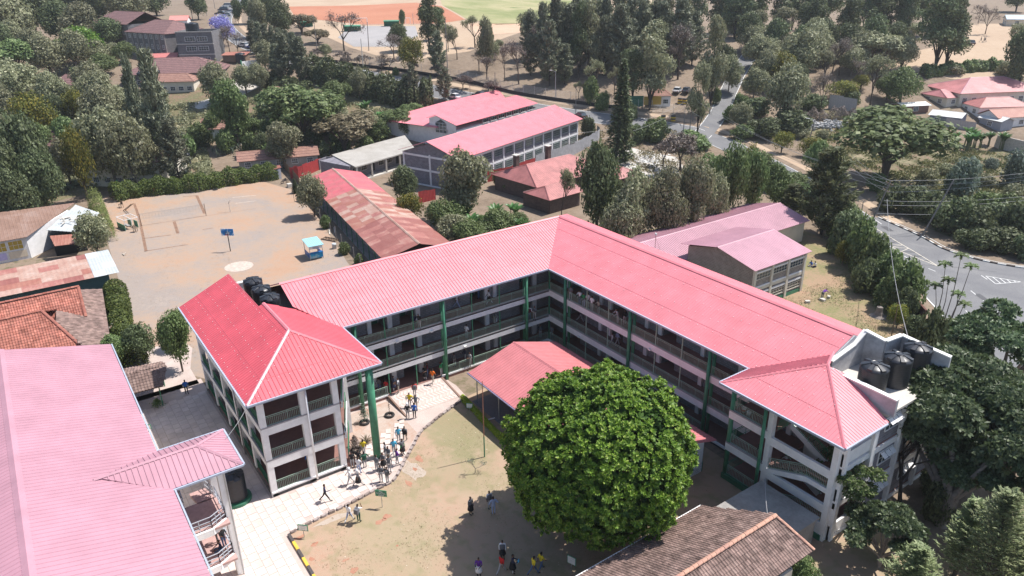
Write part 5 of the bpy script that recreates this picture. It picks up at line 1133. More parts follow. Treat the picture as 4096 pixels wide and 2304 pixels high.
def lib(kind, crown, cm, trunk, tm):
    LIB.setdefault(kind, []).append((quadmesh('crown', crown, cm), trunk.mesh('trunk', tm, True)))
# every model is one unit in crown radius and one unit in height
def mk_broad(kind, mat, n=8600, a=.050, b=.031, nb=15, zc=.62, zr=.34, tm=BARK, lo=.28, vis=.25):
    bl = []
    for i in range(nb):
        d = sph(1)[0]; r = rng.uniform(.30, .46); q = rng.uniform(.45, .72); z = zc + d[2] * zr * .75
        bl.append((d[0] * q, d[1] * q, z, r))
    bl.append((0, 0, zc + zr * .55, .42)); bl.append((0, 0, zc, .55)); F = zr / .62
    bl2 = [(x, y, z, r) for x, y, z, r in bl]
    V = blobleaves([(x, y, z / F, r) for x, y, z, r in bl2], n, a, b); V[:, 2] *= F
    t = MB(); limbs(t, (0, 0, 0), [(x * .8, y * .8, z) for x, y, z, r in bl2[:7]], .05, split=vis / .6); lib(kind, V, mat, t, tm)
def mk_flat(kind, mat, n=5200, tm=BARK):
    bl = []
    for i in range(20):
        a = rng.uniform(0, 2 * pi); q = sqrt(rng.random()) * .8; bl.append((cos(a) * q, sin(a) * q, .84 - .30 * q * q + rng.uniform(-.09, .05), rng.uniform(.22, .36)))
    V = blobleaves([(x, y, z / .42, r) for x, y, z, r in bl], n, .058, .036, top=.6, up=.6); V[:, 2] *= .42
    t = MB(); limbs(t, (0, 0, 0), [(x, y, z - .04) for x, y, z, r in bl[:12]], .045, split=.42); lib(kind, V, mat, t, tm)
def mk_euc(kind, mat, n=6800, tm=BARKD, nb=17, sp=.9):
    bl = []
    for i in range(nb):
        z = rng.uniform(.30, .93); a = rng.uniform(0, 2 * pi); q = rng.uniform(.1, .75) * (1.15 - abs(z - .62) * 1.5) * sp; bl.append((cos(a) * q, sin(a) * q, z, rng.uniform(.20, .38)))
    bl.append((0, 0, .9, .3)); F = .36
    V = blobleaves([(x, y, z / F, r) for x, y, z, r in bl], n, .050, .028, top=.2); V[:, 2] *= F
    t = MB(); limbs(t, (0, 0, 0), [(x * .9, y * .9, z) for x, y, z, r in bl[:9]], .045, split=.25); lib(kind, V, mat, t, tm)
def mk_casu(kind, mat, n=8000, tm=BARKD, wide=1.0):
    C = []; D = []
    for i in range(95):
        z = .10 + .86 * (i / 95) ** .9; a = rng.uniform(0, 2 * pi); R = wide * (1.02 - z) ** .65 * rng.uniform(.55, 1.1) * min(1, z / .22)
        tip = np.array([cos(a) * R, sin(a) * R, z + R * .16 / 1]); root = np.array([0, 0, z - .05]); k = n // 95; t = rng.uniform(.25, 1, k) ** .7
        p = root + (tip - root) * t[:, None] + rng.normal(0, 1, (k, 3)) * np.array([.09, .09, .018]) * (1.15 - t[:, None] * .5); C.append(p); D.append(np.tile(tip - root + np.array([0, 0, .12]), (k, 1)))
    C = np.concatenate(C); D = np.concatenate(D); D /= np.linalg.norm(D, axis=1)[:, None] + 1e-9
    N = rng.normal(0, 1, C.shape); N[:, 2] = abs(N[:, 2]) + .3; V = cards(C * np.array([1, 1, 3.0]), N, .085, .022, .3, droop=D * np.array([1, 1, 1.6])); V[:, 2] /= 3.0
    t = MB(); t.tube((0, 0, 0), (.02, 0, .95), .045, .006, 6)
    for i in range(14): z = .15 + i * .055; a = i * 2.4; t.tube((0, 0, z), (cos(a) * .5 * (1.1 - z), sin(a) * .5 * (1.1 - z), z + .07), .014, .004, 4)
    lib(kind, V, mat, t, tm)
def branches(mb, p, d, L, r, depth, tips, spread=.6):
    q = p + d * L; mb.tube(p, q, r, r * .68, 5 if depth > 1 else 4, False)
    if depth == 0: tips.append(q); return
    for i in range(3 if depth > 1 else 2):
        nd = (d + Vector((random.gauss(0, spread), random.gauss(0, spread), random.gauss(.12, spread * .5)))).normalized(); branches(mb, q, nd, L * random.uniform(.62, .85), r * .62, depth - 1, tips, spread)
def mk_bare(kind, mat, leaf=1400, tm=BARK, depth=5, spread=.5, a=.03):
    t = MB(); tips = []; random.seed(len(LIB) * 7 + leaf); branches(t, Vector((0, 0, 0)), Vector((random.uniform(-.1, .1), 0, 1)), .9, .085, depth, tips, spread)
    P = np.array([list(q) for q in tips]); s = np.array([1 / (np.abs(P[:, :2]).max() + .01)] * 2 + [.97 / P[:, 2].max()])
    t.v = [(v[0] * s[0], v[1] * s[1], v[2] * s[2]) for v in t.v]; P = P * s
    C = P[rng.integers(0, len(P), leaf)] + rng.normal(0, 1, (leaf, 3)) * np.array([.07, .07, .035]); V = cards(C * np.array([1, 1, 2]), sph(leaf), a, a * .5, .5, .5); V[:, 2] /= 2; lib(kind, V, mat, t, tm)
def mk_cone():
    C = []; D = []; N = []
    for i in range(46):
        z = .04 + .93 * i / 46; R = (1 - z) ** .8 * rng.uniform(.85, 1.05) * (.75 + .25 * min(1, z * 6)); nb = 9
        for j in range(nb):
            a = 2 * pi * j / nb + i * .7 + rng.uniform(-.2, .2); k = 14; t = rng.uniform(.15, 1, k); d = np.array([cos(a), sin(a), .0]); p = np.outer(t * R, d); p[:, 2] = z + .035 * t ** 2 - .012; C.append(p + rng.normal(0, .015, (k, 3)) * np.array([1, 1, .3])); D.append(np.tile(d, (k, 1)))
    C = np.concatenate(C); D = np.concatenate(D); N = np.tile([0, 0, 1.], (len(C), 1)); V = cards(C * np.array([1, 1, 5]), N, .12, .05, .35, droop=D); V[:, 2] /= 5
    t = MB(); t.tube((0, 0, 0), (0, 0, .98), .05, .01, 7); lib('cone', V, L_DARK, t, BARKD)
for i in range(3):
    mk_broad('broad', L_BROAD, tm=BARKG if i else BARK); mk_broad('dark', L_DARK); mk_broad('green', L_GREEN); mk_euc('euc', L_DARK); mk_casu('casu', L_CASU, wide=.9 + i * .1)
for i in range(2):
    mk_flat('acacia', L_GREEN if i else L_BROAD); mk_flat('brown', L_BROWN); mk_broad('yellow', L_YELLOW, n=3600); mk_bare('bare', L_TWIG, 1500); mk_bare('sparse', L_BROAD, 2600, a=.04, spread=.42)
    mk_euc('eucg', L_BROAD, sp=1.0); mk_broad('shrub', L_BROAD, n=3200, a=.085, b=.05, zc=.5, zr=.5); mk_broad('silver', L_SILV, n=4200, a=.07, b=.04, zc=.5, zr=.5); mk_broad('bush', L_GREEN, n=3600, a=.08, b=.05, zc=.48, zr=.5); mk_broad('dbush', L_DARK, n=3600, a=.08, b=.05, zc=.48, zr=.5)
mk_broad('bright', L_BRIGHT, n=5600); mk_broad('jaca', L_JAC, n=3000); mk_cone(); mk_casu('olive', leafm('olive needles', (.06, .07, .03), (.15, .165, .07), (.23, .24, .12)), n=9000, wide=1.1); mk_bare('greybush', L_TWIG, 5200, depth=4, spread=.8, a=.045)
KINDN = dict(broad='grey green leafy tree', dark='dark green bushy tree', green='mid green leafy tree', euc='tall dark gum tree', eucg='tall grey gum tree', casu='feathery casuarina', acacia='flat topped acacia', brown='brownish flat topped acacia', yellow='yellow green tree',
             bare='bare branched tree', sparse='thin half bare tree', shrub='grey green rounded shrub', silver='silvery shrub', bush='green rounded bush', dbush='dark rounded bush', bright='bright green round tree', jaca='lilac jacaranda tree', cone='narrow dark conifer', olive='olive feathery casuarina', greybush='leafless grey thicket')
SHR = ('shrub', 'silver', 'bush', 'dbush', 'greybush')
TREES = []
def tr(region, kind, *spots):
    for s in spots: TREES.append((region, kind) + tuple(s))
def plant(kind, p, R, H, label, grp=None, rz=None):
    cm, tm = random.choice(LIB[kind]); nm = 'bush' if kind in SHR else 'tree'
    t = thing(nm, label, nm, p, random.uniform(0, 6.28) if rz is None else rz, grp); t.scale = (R, R * random.uniform(.9, 1.1), H)
    meshobj('crown', cm, t); meshobj('trunk' if nm == 'tree' else 'stem', tm, t); return t
# region, kind, then (column, foot row, top row, crown width) read off the photograph
tr('at the top left edge', 'broad', (28, 118, -10, 150), (215, 120, 20, 100), (330, 60, -30, 110))
tr('at the top left edge', 'dark', (95, 95, -25, 110), (165, 112, 14, 105), (278, 118, 48, 80), (250, 60, -20, 90), (395, 40, -25, 90))
tr('near the grey hostel', 'bright', (214, 160, 72, 108),); tr('near the grey hostel', 'green', (318, 158, 110, 62), (262, 190, 140, 80)); tr('near the grey hostel', 'shrub', (292, 150, 112, 30),)
tr('at the far left', 'acacia', (52, 205, 95, 130),); tr('at the far left', 'broad', (130, 195, 100, 110), (52, 285, 160, 140), (150, 300, 190, 90)); tr('at the far left', 'dark', (10, 165, 60, 90), (-5, 250, 150, 70))
tr('among the left gardens', 'broad', (235, 262, 165, 100), (262, 300, 195, 110), (270, 330, 225, 110), (305, 300, 230, 90)); tr('among the left gardens', 'yellow', (102, 365, 245, 105), (205, 325, 232, 62), (207, 435, 330, 62)); tr('among the left gardens', 'dark', (150, 330, 245, 90), (240, 380, 300, 80))
tr('above the court', 'broad', (295, 470, 285, 150), (345, 478, 300, 130), (385, 470, 360, 90)); tr('above the court', 'casu', (428, 455, 125, 112), (376, 440, 142, 60), (455, 470, 300, 100))
tr('at the left edge', 'dark', (22, 560, 365, 150), (95, 520, 310, 120), (125, 545, 390, 110), (60, 590, 440, 120), (-10, 500, 330, 120)); tr('at the left edge', 'yellow', (222, 505, 335, 66)); tr('at the left edge', 'broad', (30, 470, 310, 120), (180, 470, 360, 80))
tr('beside the hostel yard', 'broad', (545, 262, 165, 88), (620, 235, 170, 60), (655, 232, 165, 62)); tr('beside the hostel yard', 'green', (600, 372, 215, 100), (570, 320, 270, 60))
tr('along the upper road', 'casu', (722, 210, 85, 78), (762, 208, 92, 82), (700, 200, 110, 60)); tr('along the upper road', 'dark', (710, 100, 10, 75), (640, 60, -10, 60), (680, 50, -20, 70), (600, 60, 0, 30)); tr('along the upper road', 'broad', (655, 95, 5, 62), (668, 175, 110, 66), (820, 145, 112, 36))
tr('beside the hostel tower', 'jaca', (562, 118, 44, 78),); tr('beside the hostel tower', 'bare', (580, 142, 60, 60), (600, 140, 80, 50)); tr('beside the hostel tower', 'dark', (500, 50, -20, 60))
tr('along the upper road', 'brown', (760, 85, 32, 82), (800, 110, 70, 60)); tr('beside the playing field', 'bare', (866, 128, 30, 118), (992, 152, 85, 88), (960, 180, 132, 42), (1010, 150, 100, 60)); tr('beside the playing field', 'dark', (1012, 68, 28, 20), (1005, 130, 66, 62))
tr('on the garden slope', 'acacia', (765, 372, 210, 195), (1000, 335, 272, 78), (1042, 305, 258, 70), (700, 300, 215, 110), (850, 270, 200, 70)); tr('on the garden slope', 'brown', (868, 388, 276, 180),); tr('on the garden slope', 'broad', (720, 420, 320, 110), (905, 250, 175, 44)); tr('on the garden slope', 'green', (790, 330, 255, 90), (640, 350, 300, 60)); tr('on the garden slope', 'dark', (668, 400, 340, 60), (1030, 345, 300, 50), (815, 405, 360, 45))
tr('beside the upper fence', 'euc', (1080, 136, -8, 84), (1103, 100, 20, 60)); tr('beside the upper fence', 'casu', (1104, 190, 78, 60), (1120, 252, 168, 52), (1040, 262, 160, 46), (1022, 258, 200, 36)); tr('beside the upper fence', 'yellow', (1035, 186, 100, 74)); tr('beside the upper fence', 'bush', (996, 188, 170, 20)); tr('beside the upper fence', 'greybush', (870, 183, 138, 32), (900, 165, 145, 26), (1165, 225, 190, 50), (1240, 235, 205, 50), (963, 176, 160, 30))
tr('in the dry grove', 'sparse', (1150, 150, 75, 60), (1195, 120, 42, 64), (1128, 130, 62, 50)); tr('in the dry grove', 'broad', (1225, 182, 52, 52), (1330, 110, 35, 70), (1255, 120, 100, 30), (1240, 150, 105, 44)); tr('in the dry grove', 'bare', (1270, 204, 110, 62), (1305, 212, 102, 72), (1225, 200, 140, 60), (1350, 160, 60, 60), (1205, 180, 125, 50), (1320, 170, 110, 50))
tr('behind the roadside fence', 'casu', (1382, 216, 52, 88), (1335, 190, 88, 60), (1440, 175, 10, 80), (1560, 195, 12, 110), (1610, 180, 0, 100), (1520, 190, 40, 90), (1420, 212, 110, 70)); tr('behind the roadside fence', 'eucg', (1480, 190, 0, 88), (1634, 276, 66, 122)); tr('behind the roadside fence', 'euc', (1455, 196, 20, 70), (1590, 270, 130, 80)); tr('behind the roadside fence', 'sparse', (1490, 245, 152, 66), (1545, 240, 170, 50), (1455, 250, 205, 30)); tr('behind the roadside fence', 'bare', (1455, 200, 120, 50), (1705, 200, 60, 90), (1692, 195, 110, 50)); tr('behind the roadside fence', 'bush', (1485, 262, 200, 44), (1515, 275, 235, 40))
tr('beside the gate', 'casu', (1705, 180, 0, 100), (1660, 170, 5, 90), (1740, 165, 30, 80)); tr('beside the gate', 'eucg', (1785, 286, 54, 88), (1752, 348, 160, 70)); tr('beside the gate', 'dark', (1815, 200, 120, 60)); tr('beside the gate', 'sparse', (1800, 240, 140, 60)); tr('beside the gate', 'bush', (1645, 352, 304, 76), (1735, 372, 336, 110), (1800, 262, 225, 26)); tr('beside the gate', 'dbush', (1575, 332, 302, 40), (1588, 300, 265, 36), (1480, 345, 300, 40), (1600, 360, 318, 40), (1640, 322, 300, 34))
tr('in the gum wood at the top right', 'euc', *[(1745 + i * 46 + (i * 17) % 23, 72 + (i * 13) % 30, -45 - (i * 7) % 20, 82 + (i * 11) % 26) for i in range(14)])
tr('in the nearer gum row', 'euc', (1870, 100, 10, 70), (2040, 118, -5, 90), (2125, 112, 0, 80), (2215, 100, -20, 90), (2275, 108, -25, 80)); tr('in the nearer gum row', 'eucg', (1960, 108, 20, 90), (1905, 120, 30, 60), (2290, 130, 60, 60)); tr('in the nearer gum row', 'broad', (1845, 95, 60, 44), (1825, 88, 20, 60))
tr('by the paddock', 'euc', (2352, 175, -20, 150), (2378, 172, 0, 120)); tr('by the paddock', 'bare', (2478, 86, 18, 62), (2275, 180, 132, 60), (2210, 175, 125, 60), (2460, 60, 10, 40)); tr('by the paddock', 'sparse', (2528, 160, 60, 96)); tr('by the paddock', 'dark', (2560, 225, 80, 88), (2555, 30, -40, 70)); tr('by the paddock', 'shrub', (2530, 190, 158, 50), (2460, 172, 152, 40), (2400, 185, 165, 60))
tr('in the scrub across the road', 'broad', (2015, 205, 82, 112), (1968, 312, 172, 112), (2140, 190, 120, 80), (2045, 160, 60, 90)); tr('in the scrub across the road', 'acacia', (2195, 178, 80, 118)); tr('in the scrub across the road', 'yellow', (1962, 225, 138, 96), (2115, 252, 206, 86), (2165, 225, 190, 50)); tr('in the scrub across the road', 'sparse', (2188, 268, 140, 92), (2070, 225, 130, 80)); tr('in the scrub across the road', 'bare', (2062, 290, 180, 62), (2110, 190, 110, 80), (2150, 215, 150, 60), (2090, 200, 95, 80)); tr('in the scrub across the road', 'green', (2262, 270, 180, 104), (2230, 250, 195, 70)); tr('in the scrub across the road', 'dark', (2000, 250, 170, 60)); tr('in the scrub across the road', 'dbush', (2045, 275, 240, 70), (1905, 292, 250, 90), (1985, 330, 280, 110), (1925, 345, 300, 90), (2140, 262, 232, 60))
tr('on the waste ground', 'acacia', (2222, 455, 266, 296)); tr('on the waste ground', 'silver', (2420, 492, 414, 100), (2548, 468, 396, 86), (2490, 425, 400, 40)); tr('on the waste ground', 'yellow', (1965, 385, 335, 60), (2040, 395, 350, 70)); tr('on the waste ground', 'shrub', (2010, 345, 322, 50), (2330, 470, 430, 60), (2480, 470, 440, 60), (2380, 440, 415, 50), (2545, 520, 470, 70), (2320, 510, 470, 60), (2070, 350, 330, 30))
tr('on the bank above the road bend', 'dbush', (2290, 535, 478, 96), (2345, 555, 490, 110), (2400, 585, 505, 120), (2455, 600, 530, 110), (2240, 530, 470, 80), (2505, 590, 520, 110), (2560, 615, 525, 120), (2515, 630, 580, 100), (2450, 625, 580, 90), (2575, 650, 600, 80)); tr('on the bank above the road bend', 'bush', (2540, 560, 500, 100), (2475, 540, 490, 90), (2200, 480, 440, 60)); tr('on the bank above the road bend', 'silver', (2305, 515, 478, 60), (2440, 575, 540, 60))
tr('above the rear classroom roof', 'olive', (2065, 590, 372, 165), (1990, 548, 462, 90)); tr('above the rear classroom roof', 'green', (2050, 440, 362, 70), (2120, 600, 520, 90))
tr('along the yard boundary', 'bush', (2150, 672, 560, 95), (2195, 702, 600, 95), (2232, 735, 640, 95), (2262, 775, 665, 100), (2150, 600, 555, 60)); tr('along the yard boundary', 'dbush', (2118, 640, 545, 90), (2175, 735, 660, 80), (2270, 800, 730, 70)); tr('along the yard boundary', 'yellow', (2118, 668, 610, 50), (2255, 825, 770, 60))
tr('behind the corner of the school block', 'dark', (1500, 592, 383, 132)); tr('behind the corner of the school block', 'sparse', (1412, 565, 428, 68)); tr('behind the corner of the school block', 'broad', (1590, 630, 438, 120), (1665, 625, 435, 120), (1735, 610, 425, 115), (1560, 645, 500, 110), (1790, 590, 450, 80)); tr('behind the corner of the school block', 'green', (1825, 570, 372, 92), (1885, 560, 392, 80), (1945, 530, 425, 84), (1905, 470, 392, 80), (1990, 490, 440, 80), (1540, 630, 560, 80)); tr('behind the corner of the school block', 'yellow', (1878, 520, 378, 60)); tr('behind the corner of the school block', 'greybush', (1712, 432, 338, 112), (1668, 420, 355, 60)); tr('behind the corner of the school block', 'sparse', (1565, 505, 462, 26)); tr('behind the corner of the school block', 'bush', (1500, 430, 400, 50), (1280, 480, 450, 40))
tr('in the banana garden', 'broad', (1172, 560, 398, 158), (1148, 615, 545, 110)); tr('in the banana garden', 'dark', (1017, 512, 427, 82)); tr('in the banana garden', 'yellow', (1035, 560, 492, 82)); tr('in the banana garden', 'green', (1120, 590, 508, 96), (1245, 600, 535, 110), (1180, 625, 560, 110), (1300, 590, 540, 60)); tr('in the banana garden', 'bush', (1255, 470, 435, 40), (1220, 640, 590, 100))
tr('beside the earth court', 'broad', (792, 545, 448, 84), (250, 650, 546, 92)); tr('beside the earth court', 'dark', (362, 912, 826, 90)); tr('beside the earth court', 'green', (295, 920, 850, 86), (460, 935, 795, 88), (455, 875, 790, 60)); tr('beside the earth court', 'bush', (820, 575, 545, 30), (868, 640, 612, 34), (905, 665, 640, 30))
tr('at the bottom edge', 'green', (2005, 1500, 1412, 100)); tr('behind the right stair block', 'dbush', (2350, 1310, 1225, 76), (2330, 1240, 1190, 60), (2300, 850, 800, 60), (2330, 900, 790, 80), (2375, 870, 810, 70))
tr('in the upper grove', 'casu', *[(1335 + i * 31, 150 + (i * 37) % 40, 30 - (i * 23) % 50, 74 + (i * 11) % 20) for i in range(13)])
tr('in the upper grove', 'eucg', *[(1405 + i * 52, 125 + (i * 29) % 30, 5 - (i * 19) % 30, 76) for i in range(7)])
tr('in the wood beyond the gate', 'broad', *[(1895 + i * 37, 140 + (i * 31) % 45, 70 + (i * 31) % 40, 76) for i in range(11)]); tr('in the wood beyond the gate', 'dark', *[(1880 + i * 62, 130 + (i * 17) % 50, 40 + (i * 17) % 40, 80) for i in range(7)])
tr('leaning over the gate road', 'broad', (1832, 232, 150, 60), (1905, 175, 95, 80), (1925, 215, 130, 80), (1860, 330, 262, 60), (1895, 250, 175, 70)); tr('leaning over the gate road', 'bush', (1838, 305, 268, 44), (1862, 275, 240, 40), (1868, 350, 318, 60))
tr('in the thick left gardens', 'broad', *[(20 + i * 47, 345 - (i * 29) % 60, 215 + (i * 31) % 60, 90) for i in range(0, 9, 2)]); tr('in the thick left gardens', 'green', *[(40 + i * 70, 410 - (i * 13) % 40, 300 + (i * 17) % 30, 84) for i in range(6)]); tr('in the thick left gardens', 'bush', *[(470 + i * 34, 400 - (i * 29) % 70, 345 - (i * 29) % 70, 62) for i in range(9)])
tr('in the top left wood', 'dark', *[(15 + i * 41, 60 - (i * 13) % 20, -45, 84) for i in range(8)]); tr('in the top left wood', 'broad', *[(40 + i * 52, 150 + (i * 23) % 40, 60 + (i * 23) % 50, 84) for i in range(5)])
tr('beyond the main road', 'casu', *[(640 + i * 17, 128 + i * 6, 50 + i * 5, 46) for i in range(7)]); tr('beyond the main road', 'greybush', *[(800 + i * 60, 146 + i * 9, 122 + i * 8, 40) for i in range(6)])
tr('on the lower garden slope', 'bush', *[(690 + i * 33, 405 - (i * 37) % 80, 362 - (i * 37) % 80, 60) for i in range(9)]); tr('on the lower garden slope', 'acacia', (930, 345, 290, 90), (760, 300, 225, 130), (835, 345, 270, 110))
tr('rising behind the bungalow', 'cone', (1558, 412, 148, 92)); tr('standing at the court hedge corner', 'cone', (744, 486, 448, 24))
ORD0 = ['first', 'second', 'third', 'fourth', 'fifth', 'sixth', 'seventh', 'eighth', 'ninth', 'tenth', 'eleventh', 'twelfth', 'thirteenth', 'fourteenth', 'fifteenth']
ORD = ORD0 + ['sixteenth', 'seventeenth', 'eighteenth', 'nineteenth', 'twentieth'] + ['twenty ' + o for o in ORD0[:9]] + ['thirtieth']
byk = {}
for t in TREES: byk.setdefault((t[0], t[1]), []).append(t)
for (region, kind), L_ in byk.items():
    L_.sort(key=lambda t: t[2])
    for i, (_, _, u, vb, vt, w) in enumerate(L_):
        p = T(u, vb); H = Hat(p, vt) * 1.03; R = w * px2m(p + Vector((0, 0, H * .6))) / 2
        lb = '%s %s' % (KINDN[kind], region) + (', %s from the left' % ORD[i] if len(L_) > 1 else '')
        plant(kind, (p.x, p.y, p.z - .1), R, H, lb, '%ss %s' % (KINDN[kind], region) if len(L_) > 1 else None)
# clipped and rough hedges as one leafy body each
def hedge(label, line, w, h, mat, n, a=.16, b=.10, wob=.25, step=1.5):
    ln = smooth_line([(p[0], p[1]) for p in line], step); P = np.array([[q.x, q.y] for q in ln]); seg = np.linalg.norm(np.diff(P, axis=0), axis=1); cum = np.concatenate([[0], np.cumsum(seg)])
    s = rng.uniform(0, cum[-1], n); i = np.clip(np.searchsorted(cum, s) - 1, 0, len(seg) - 1); f = ((s - cum[i]) / seg[i])[:, None]; Q = P[i] * (1 - f) + P[i + 1] * f; D = (P[i + 1] - P[i]) / seg[i][:, None]; S_ = np.stack([-D[:, 1], D[:, 0]], 1)
    th = rng.uniform(0, pi, n); hh = h * (1 + wob * np.sin(s * .9) * .6 + wob * .5 * np.sin(s * 2.3)); cx_ = np.cos(th); sx_ = np.sin(th) ** .5; rr = rng.uniform(.85, 1.08, n)
    X = Q + S_ * (cx_ * w / 2 * rr * (1 + .15 * np.sin(s * 1.7)))[:, None]; z = np.array([Z(x, y) for x, y in X]) + np.where(rng.random(n) < .55, sx_ * hh * rr, rng.uniform(.1, 1, n) * hh * sx_)
    C = np.column_stack([X, z]); N = np.column_stack([S_ * cx_[:, None], sx_]); V = cards(C, N, a, b, .6); c0 = C.mean(0); c0[2] = C[:, 2].min(); V -= c0
    t = thing('hedge', label, 'hedge', tuple(c0)); meshobj('foliage', quadmesh('foliage', V, mat), t)['kind'] = 'stuff'
    m = MB()
    for k in range(0, len(ln), 2): q = ln[k]; m.tube((q.x - c0[0], q.y - c0[1], Z(q.x, q.y) - c0[2] - .1), (q.x - c0[0] + .1, q.y - c0[1], Z(q.x, q.y) - c0[2] + h * .6), .05, .03, 5)
    m.build('stems', BARK, t, kind='stuff'); return t
L2 = lambda *ps: [xy(*p) for p in ps]
hedge('tall clipped hedge between the tiled house and the earth court', [(-45.5, -39.8), (-40, -40.4), (-33, -41.2), (-26, -41.6), (-22.5, -41.4)], 2.6, 2.6, L_HEDGE, 26000, .13, .08, .12)
hedge('long leafy hedge along the top side of the earth court', L2((285, 505), (350, 492), (420, 485), (500, 478), (570, 465), (640, 455), (700, 448)), 3.4, 3.0, L_HEDGE, 22000, .16, .1, .2)
hedge('narrow bamboo hedge at the left corner of the court', L2((242, 520), (262, 575), (275, 610)), 2.4, 3.2, leafm('bamboo leaves', (.10, .14, .04), (.22, .26, .08), (.33, .35, .14)), 8000, .16, .05)
hedge('dark dense hedge along the upper side of the main road', L2((775, 196), (840, 213), (900, 232), (970, 250), (1030, 262), (1088, 256)), 6, 5.6, L_DARK, 22000, .3, .2, .3)
hedge('dark upper hedge beside the distant road', L2((640, 200), (700, 222), (780, 235)), 4, 3, L_DARK, 8000, .3, .2, .3)
hedge('golden clipped border hedge between the lawn and the dining hall', [(4.6, -14.9), (7, -15.1), (9.2, -15.3), (11.4, -15.5), (14, -15.6)], .55, .55, L_LIME, 7000, .06, .04, .15, .5)
hedge('creeper covered bank hedge along the yard wall by the road', L2((2105, 560), (2130, 620), (2165, 665), (2200, 705), (2235, 745), (2262, 790)), 4.6, 4.0, L_GREEN, 26000, .16, .11, .3)
hedge('scrubby hedge on the roadside above the bungalow', L2((1770, 430), (1840, 445), (1920, 470), (2000, 500), (2060, 540)), 4.5, 3.0, L_GREEN, 18000, .18, .12, .35)
hedge('green boundary hedge below the staff quarters', L2((2320, 192), (2370, 186), (2430, 180), (2500, 176), (2560, 182)), 3, 2.6, L_GREEN, 7000, .3, .2, .3)
hedge('dry stick hedge beside the rubble heap', L2((1960, 308), (2020, 306), (2080, 300), (2150, 296)), 1.5, 2.4, L_TWIG, 5000, .25, .05, .4)
hedge('overgrown hedge behind the zinc sheds', L2((700, 425), (742, 400), (790, 388)), 3, 3, L_BROWN, 7000, .2, .12, .3)
# grass tufts and litter in the yards
def scatter(name, poly, n, mat, a, b, h=.0, jit=.5, up=.2):
    P = [(p[0], p[1]) for p in poly]; xs_ = [p[0] for p in P]; ys_ = [p[1] for p in P]; pts = []
    while len(pts) < n:
        x, y = random.uniform(min(xs_), max(xs_)), random.uniform(min(ys_), max(ys_))
        if inpoly(x, y, P) and (sin(x * .7) + cos(y * .9 + x * .3) + random.gauss(0, .7)) > .2: pts.append((x, y, Z(x, y) + h + random.uniform(.0, a)))
    C = np.array(pts); c0 = np.array([C[:, 0].mean(), C[:, 1].mean(), C[:, 2].min()]); V = cards(C - c0, np.tile([0, 0, up], (n, 1)), a, b, jit)
    o = meshobj(name, quadmesh(name, V, mat), None, tuple(c0)); o['kind'] = 'stuff'; return o
L_GR = leafm('grass blades', (.07, .085, .03), (.16, .165, .06), (.30, .25, .12))
scatter('grass', [(9, 14), (33, 14), (40, 17), (36, 24), (25, 32), (14, 46), (8, 50)], 9000, L_GR, .12, .03, .03, up=1)
scatter('grass', L2((2170, 440), (2010, 350), (2130, 300), (2290, 300), (2400, 370), (2600, 400), (2700, 460), (2700, 600), (2500, 560), (2300, 500)), 16000, L_GR, .35, .12, .1)
scatter('undergrowth', L2((560, 470), (520, 380), (560, 320), (760, 330), (930, 360), (1000, 330), (980, 280), (800, 240), (500, 260), (100, 300), (-50, 420), (0, 520), (250, 470)), 30000, L_BROAD, .4, .2, .25)
scatter('undergrowth', L2((1400, 300), (1700, 330), (1760, 380), (1900, 430), (1800, 560), (1600, 600), (1480, 560), (1560, 450), (1500, 400)), 12000, L_BROWN, .25, .12, .15)
scatter('grass', [(5, -15), (9.5, -23), (12, -26), (13.5, -31), (16, -36), (50, -36), (50, -5), (28, -5), (14, -15.5)], 7000, leafm('short lawn grass', (.10, .11, .04), (.19, .18, .08), (.28, .24, .14)), .05, .015, .01, up=1.5)

# ------------------------------------------------------------------ the great round tree in the yard
def rosettes(C, N, nl, L, w, mat, name, lift=.45):
    """a whorl of pointed leaves at every twig end"""
    n = len(C); Vs = []
    N = N + rng.normal(0, .30, (n, 3)) + np.array([0, 0, .25]); N /= np.linalg.norm(N, axis=1)[:, None]
    t = rng.normal(0, 1, (n, 3)); t -= (t * N).sum(1)[:, None] * N; t /= np.linalg.norm(t, axis=1)[:, None]; s = np.cross(N, t); sz = rng.uniform(.7, 1.3, (n, 1))
    for k in range(nl):
        a = 2 * pi * k / nl + rng.uniform(-.25, .25, n); d = t * np.cos(a)[:, None] + s * np.sin(a)[:, None]; e = -t * np.sin(a)[:, None] + s * np.cos(a)[:, None]
        lf = (lift + (k % 3) * .35) * rng.uniform(.6, 1.3, (n, 1)); dd = d + N * lf; dd /= np.linalg.norm(dd, axis=1)[:, None]
        Vs.append(np.stack([C, C + dd * L * sz * .6 + e * w * sz, C + dd * L * sz, C + dd * L * sz * .6 - e * w * sz], 1))
    V = np.concatenate(Vs).reshape(-1, 3); return quadmesh(name, V, mat)
def bumpy(n, R, zr, lumps, amp, zlo=-1):
    d = sph(int(n * 1.5)); d = d[d[:, 2] > zlo][:n]; f = np.ones(len(d)); 
    dots = d @ lumps.T; f += amp * (np.clip(dots.max(1), .8, 1) - .88) / .12 * .5
    return d, d * f[:, None] * np.array([R, R, zr])
HT = G(1508, 1125, 7.4); HR_ = 6.9; lum = sph(85)
hero = thing('great_tree', 'huge round bright green tree standing in the middle of the school yard', 'tree', (HT.x, HT.y, GZ))
HERO = leafm('glossy fresh leaves', (.05, .125, .012), (.18, .34, .035), (.36, .47, .10), trans=.3, rough=.5, spec=.3)
cd_ = sph(3600); cd_ = cd_[cd_[:, 2] > -.8]; keep = []
for q in cd_:                                # twig ends spaced like real shoots, with dark gaps between them
    if all(q @ k < .9972 for k in keep): keep.append(q)
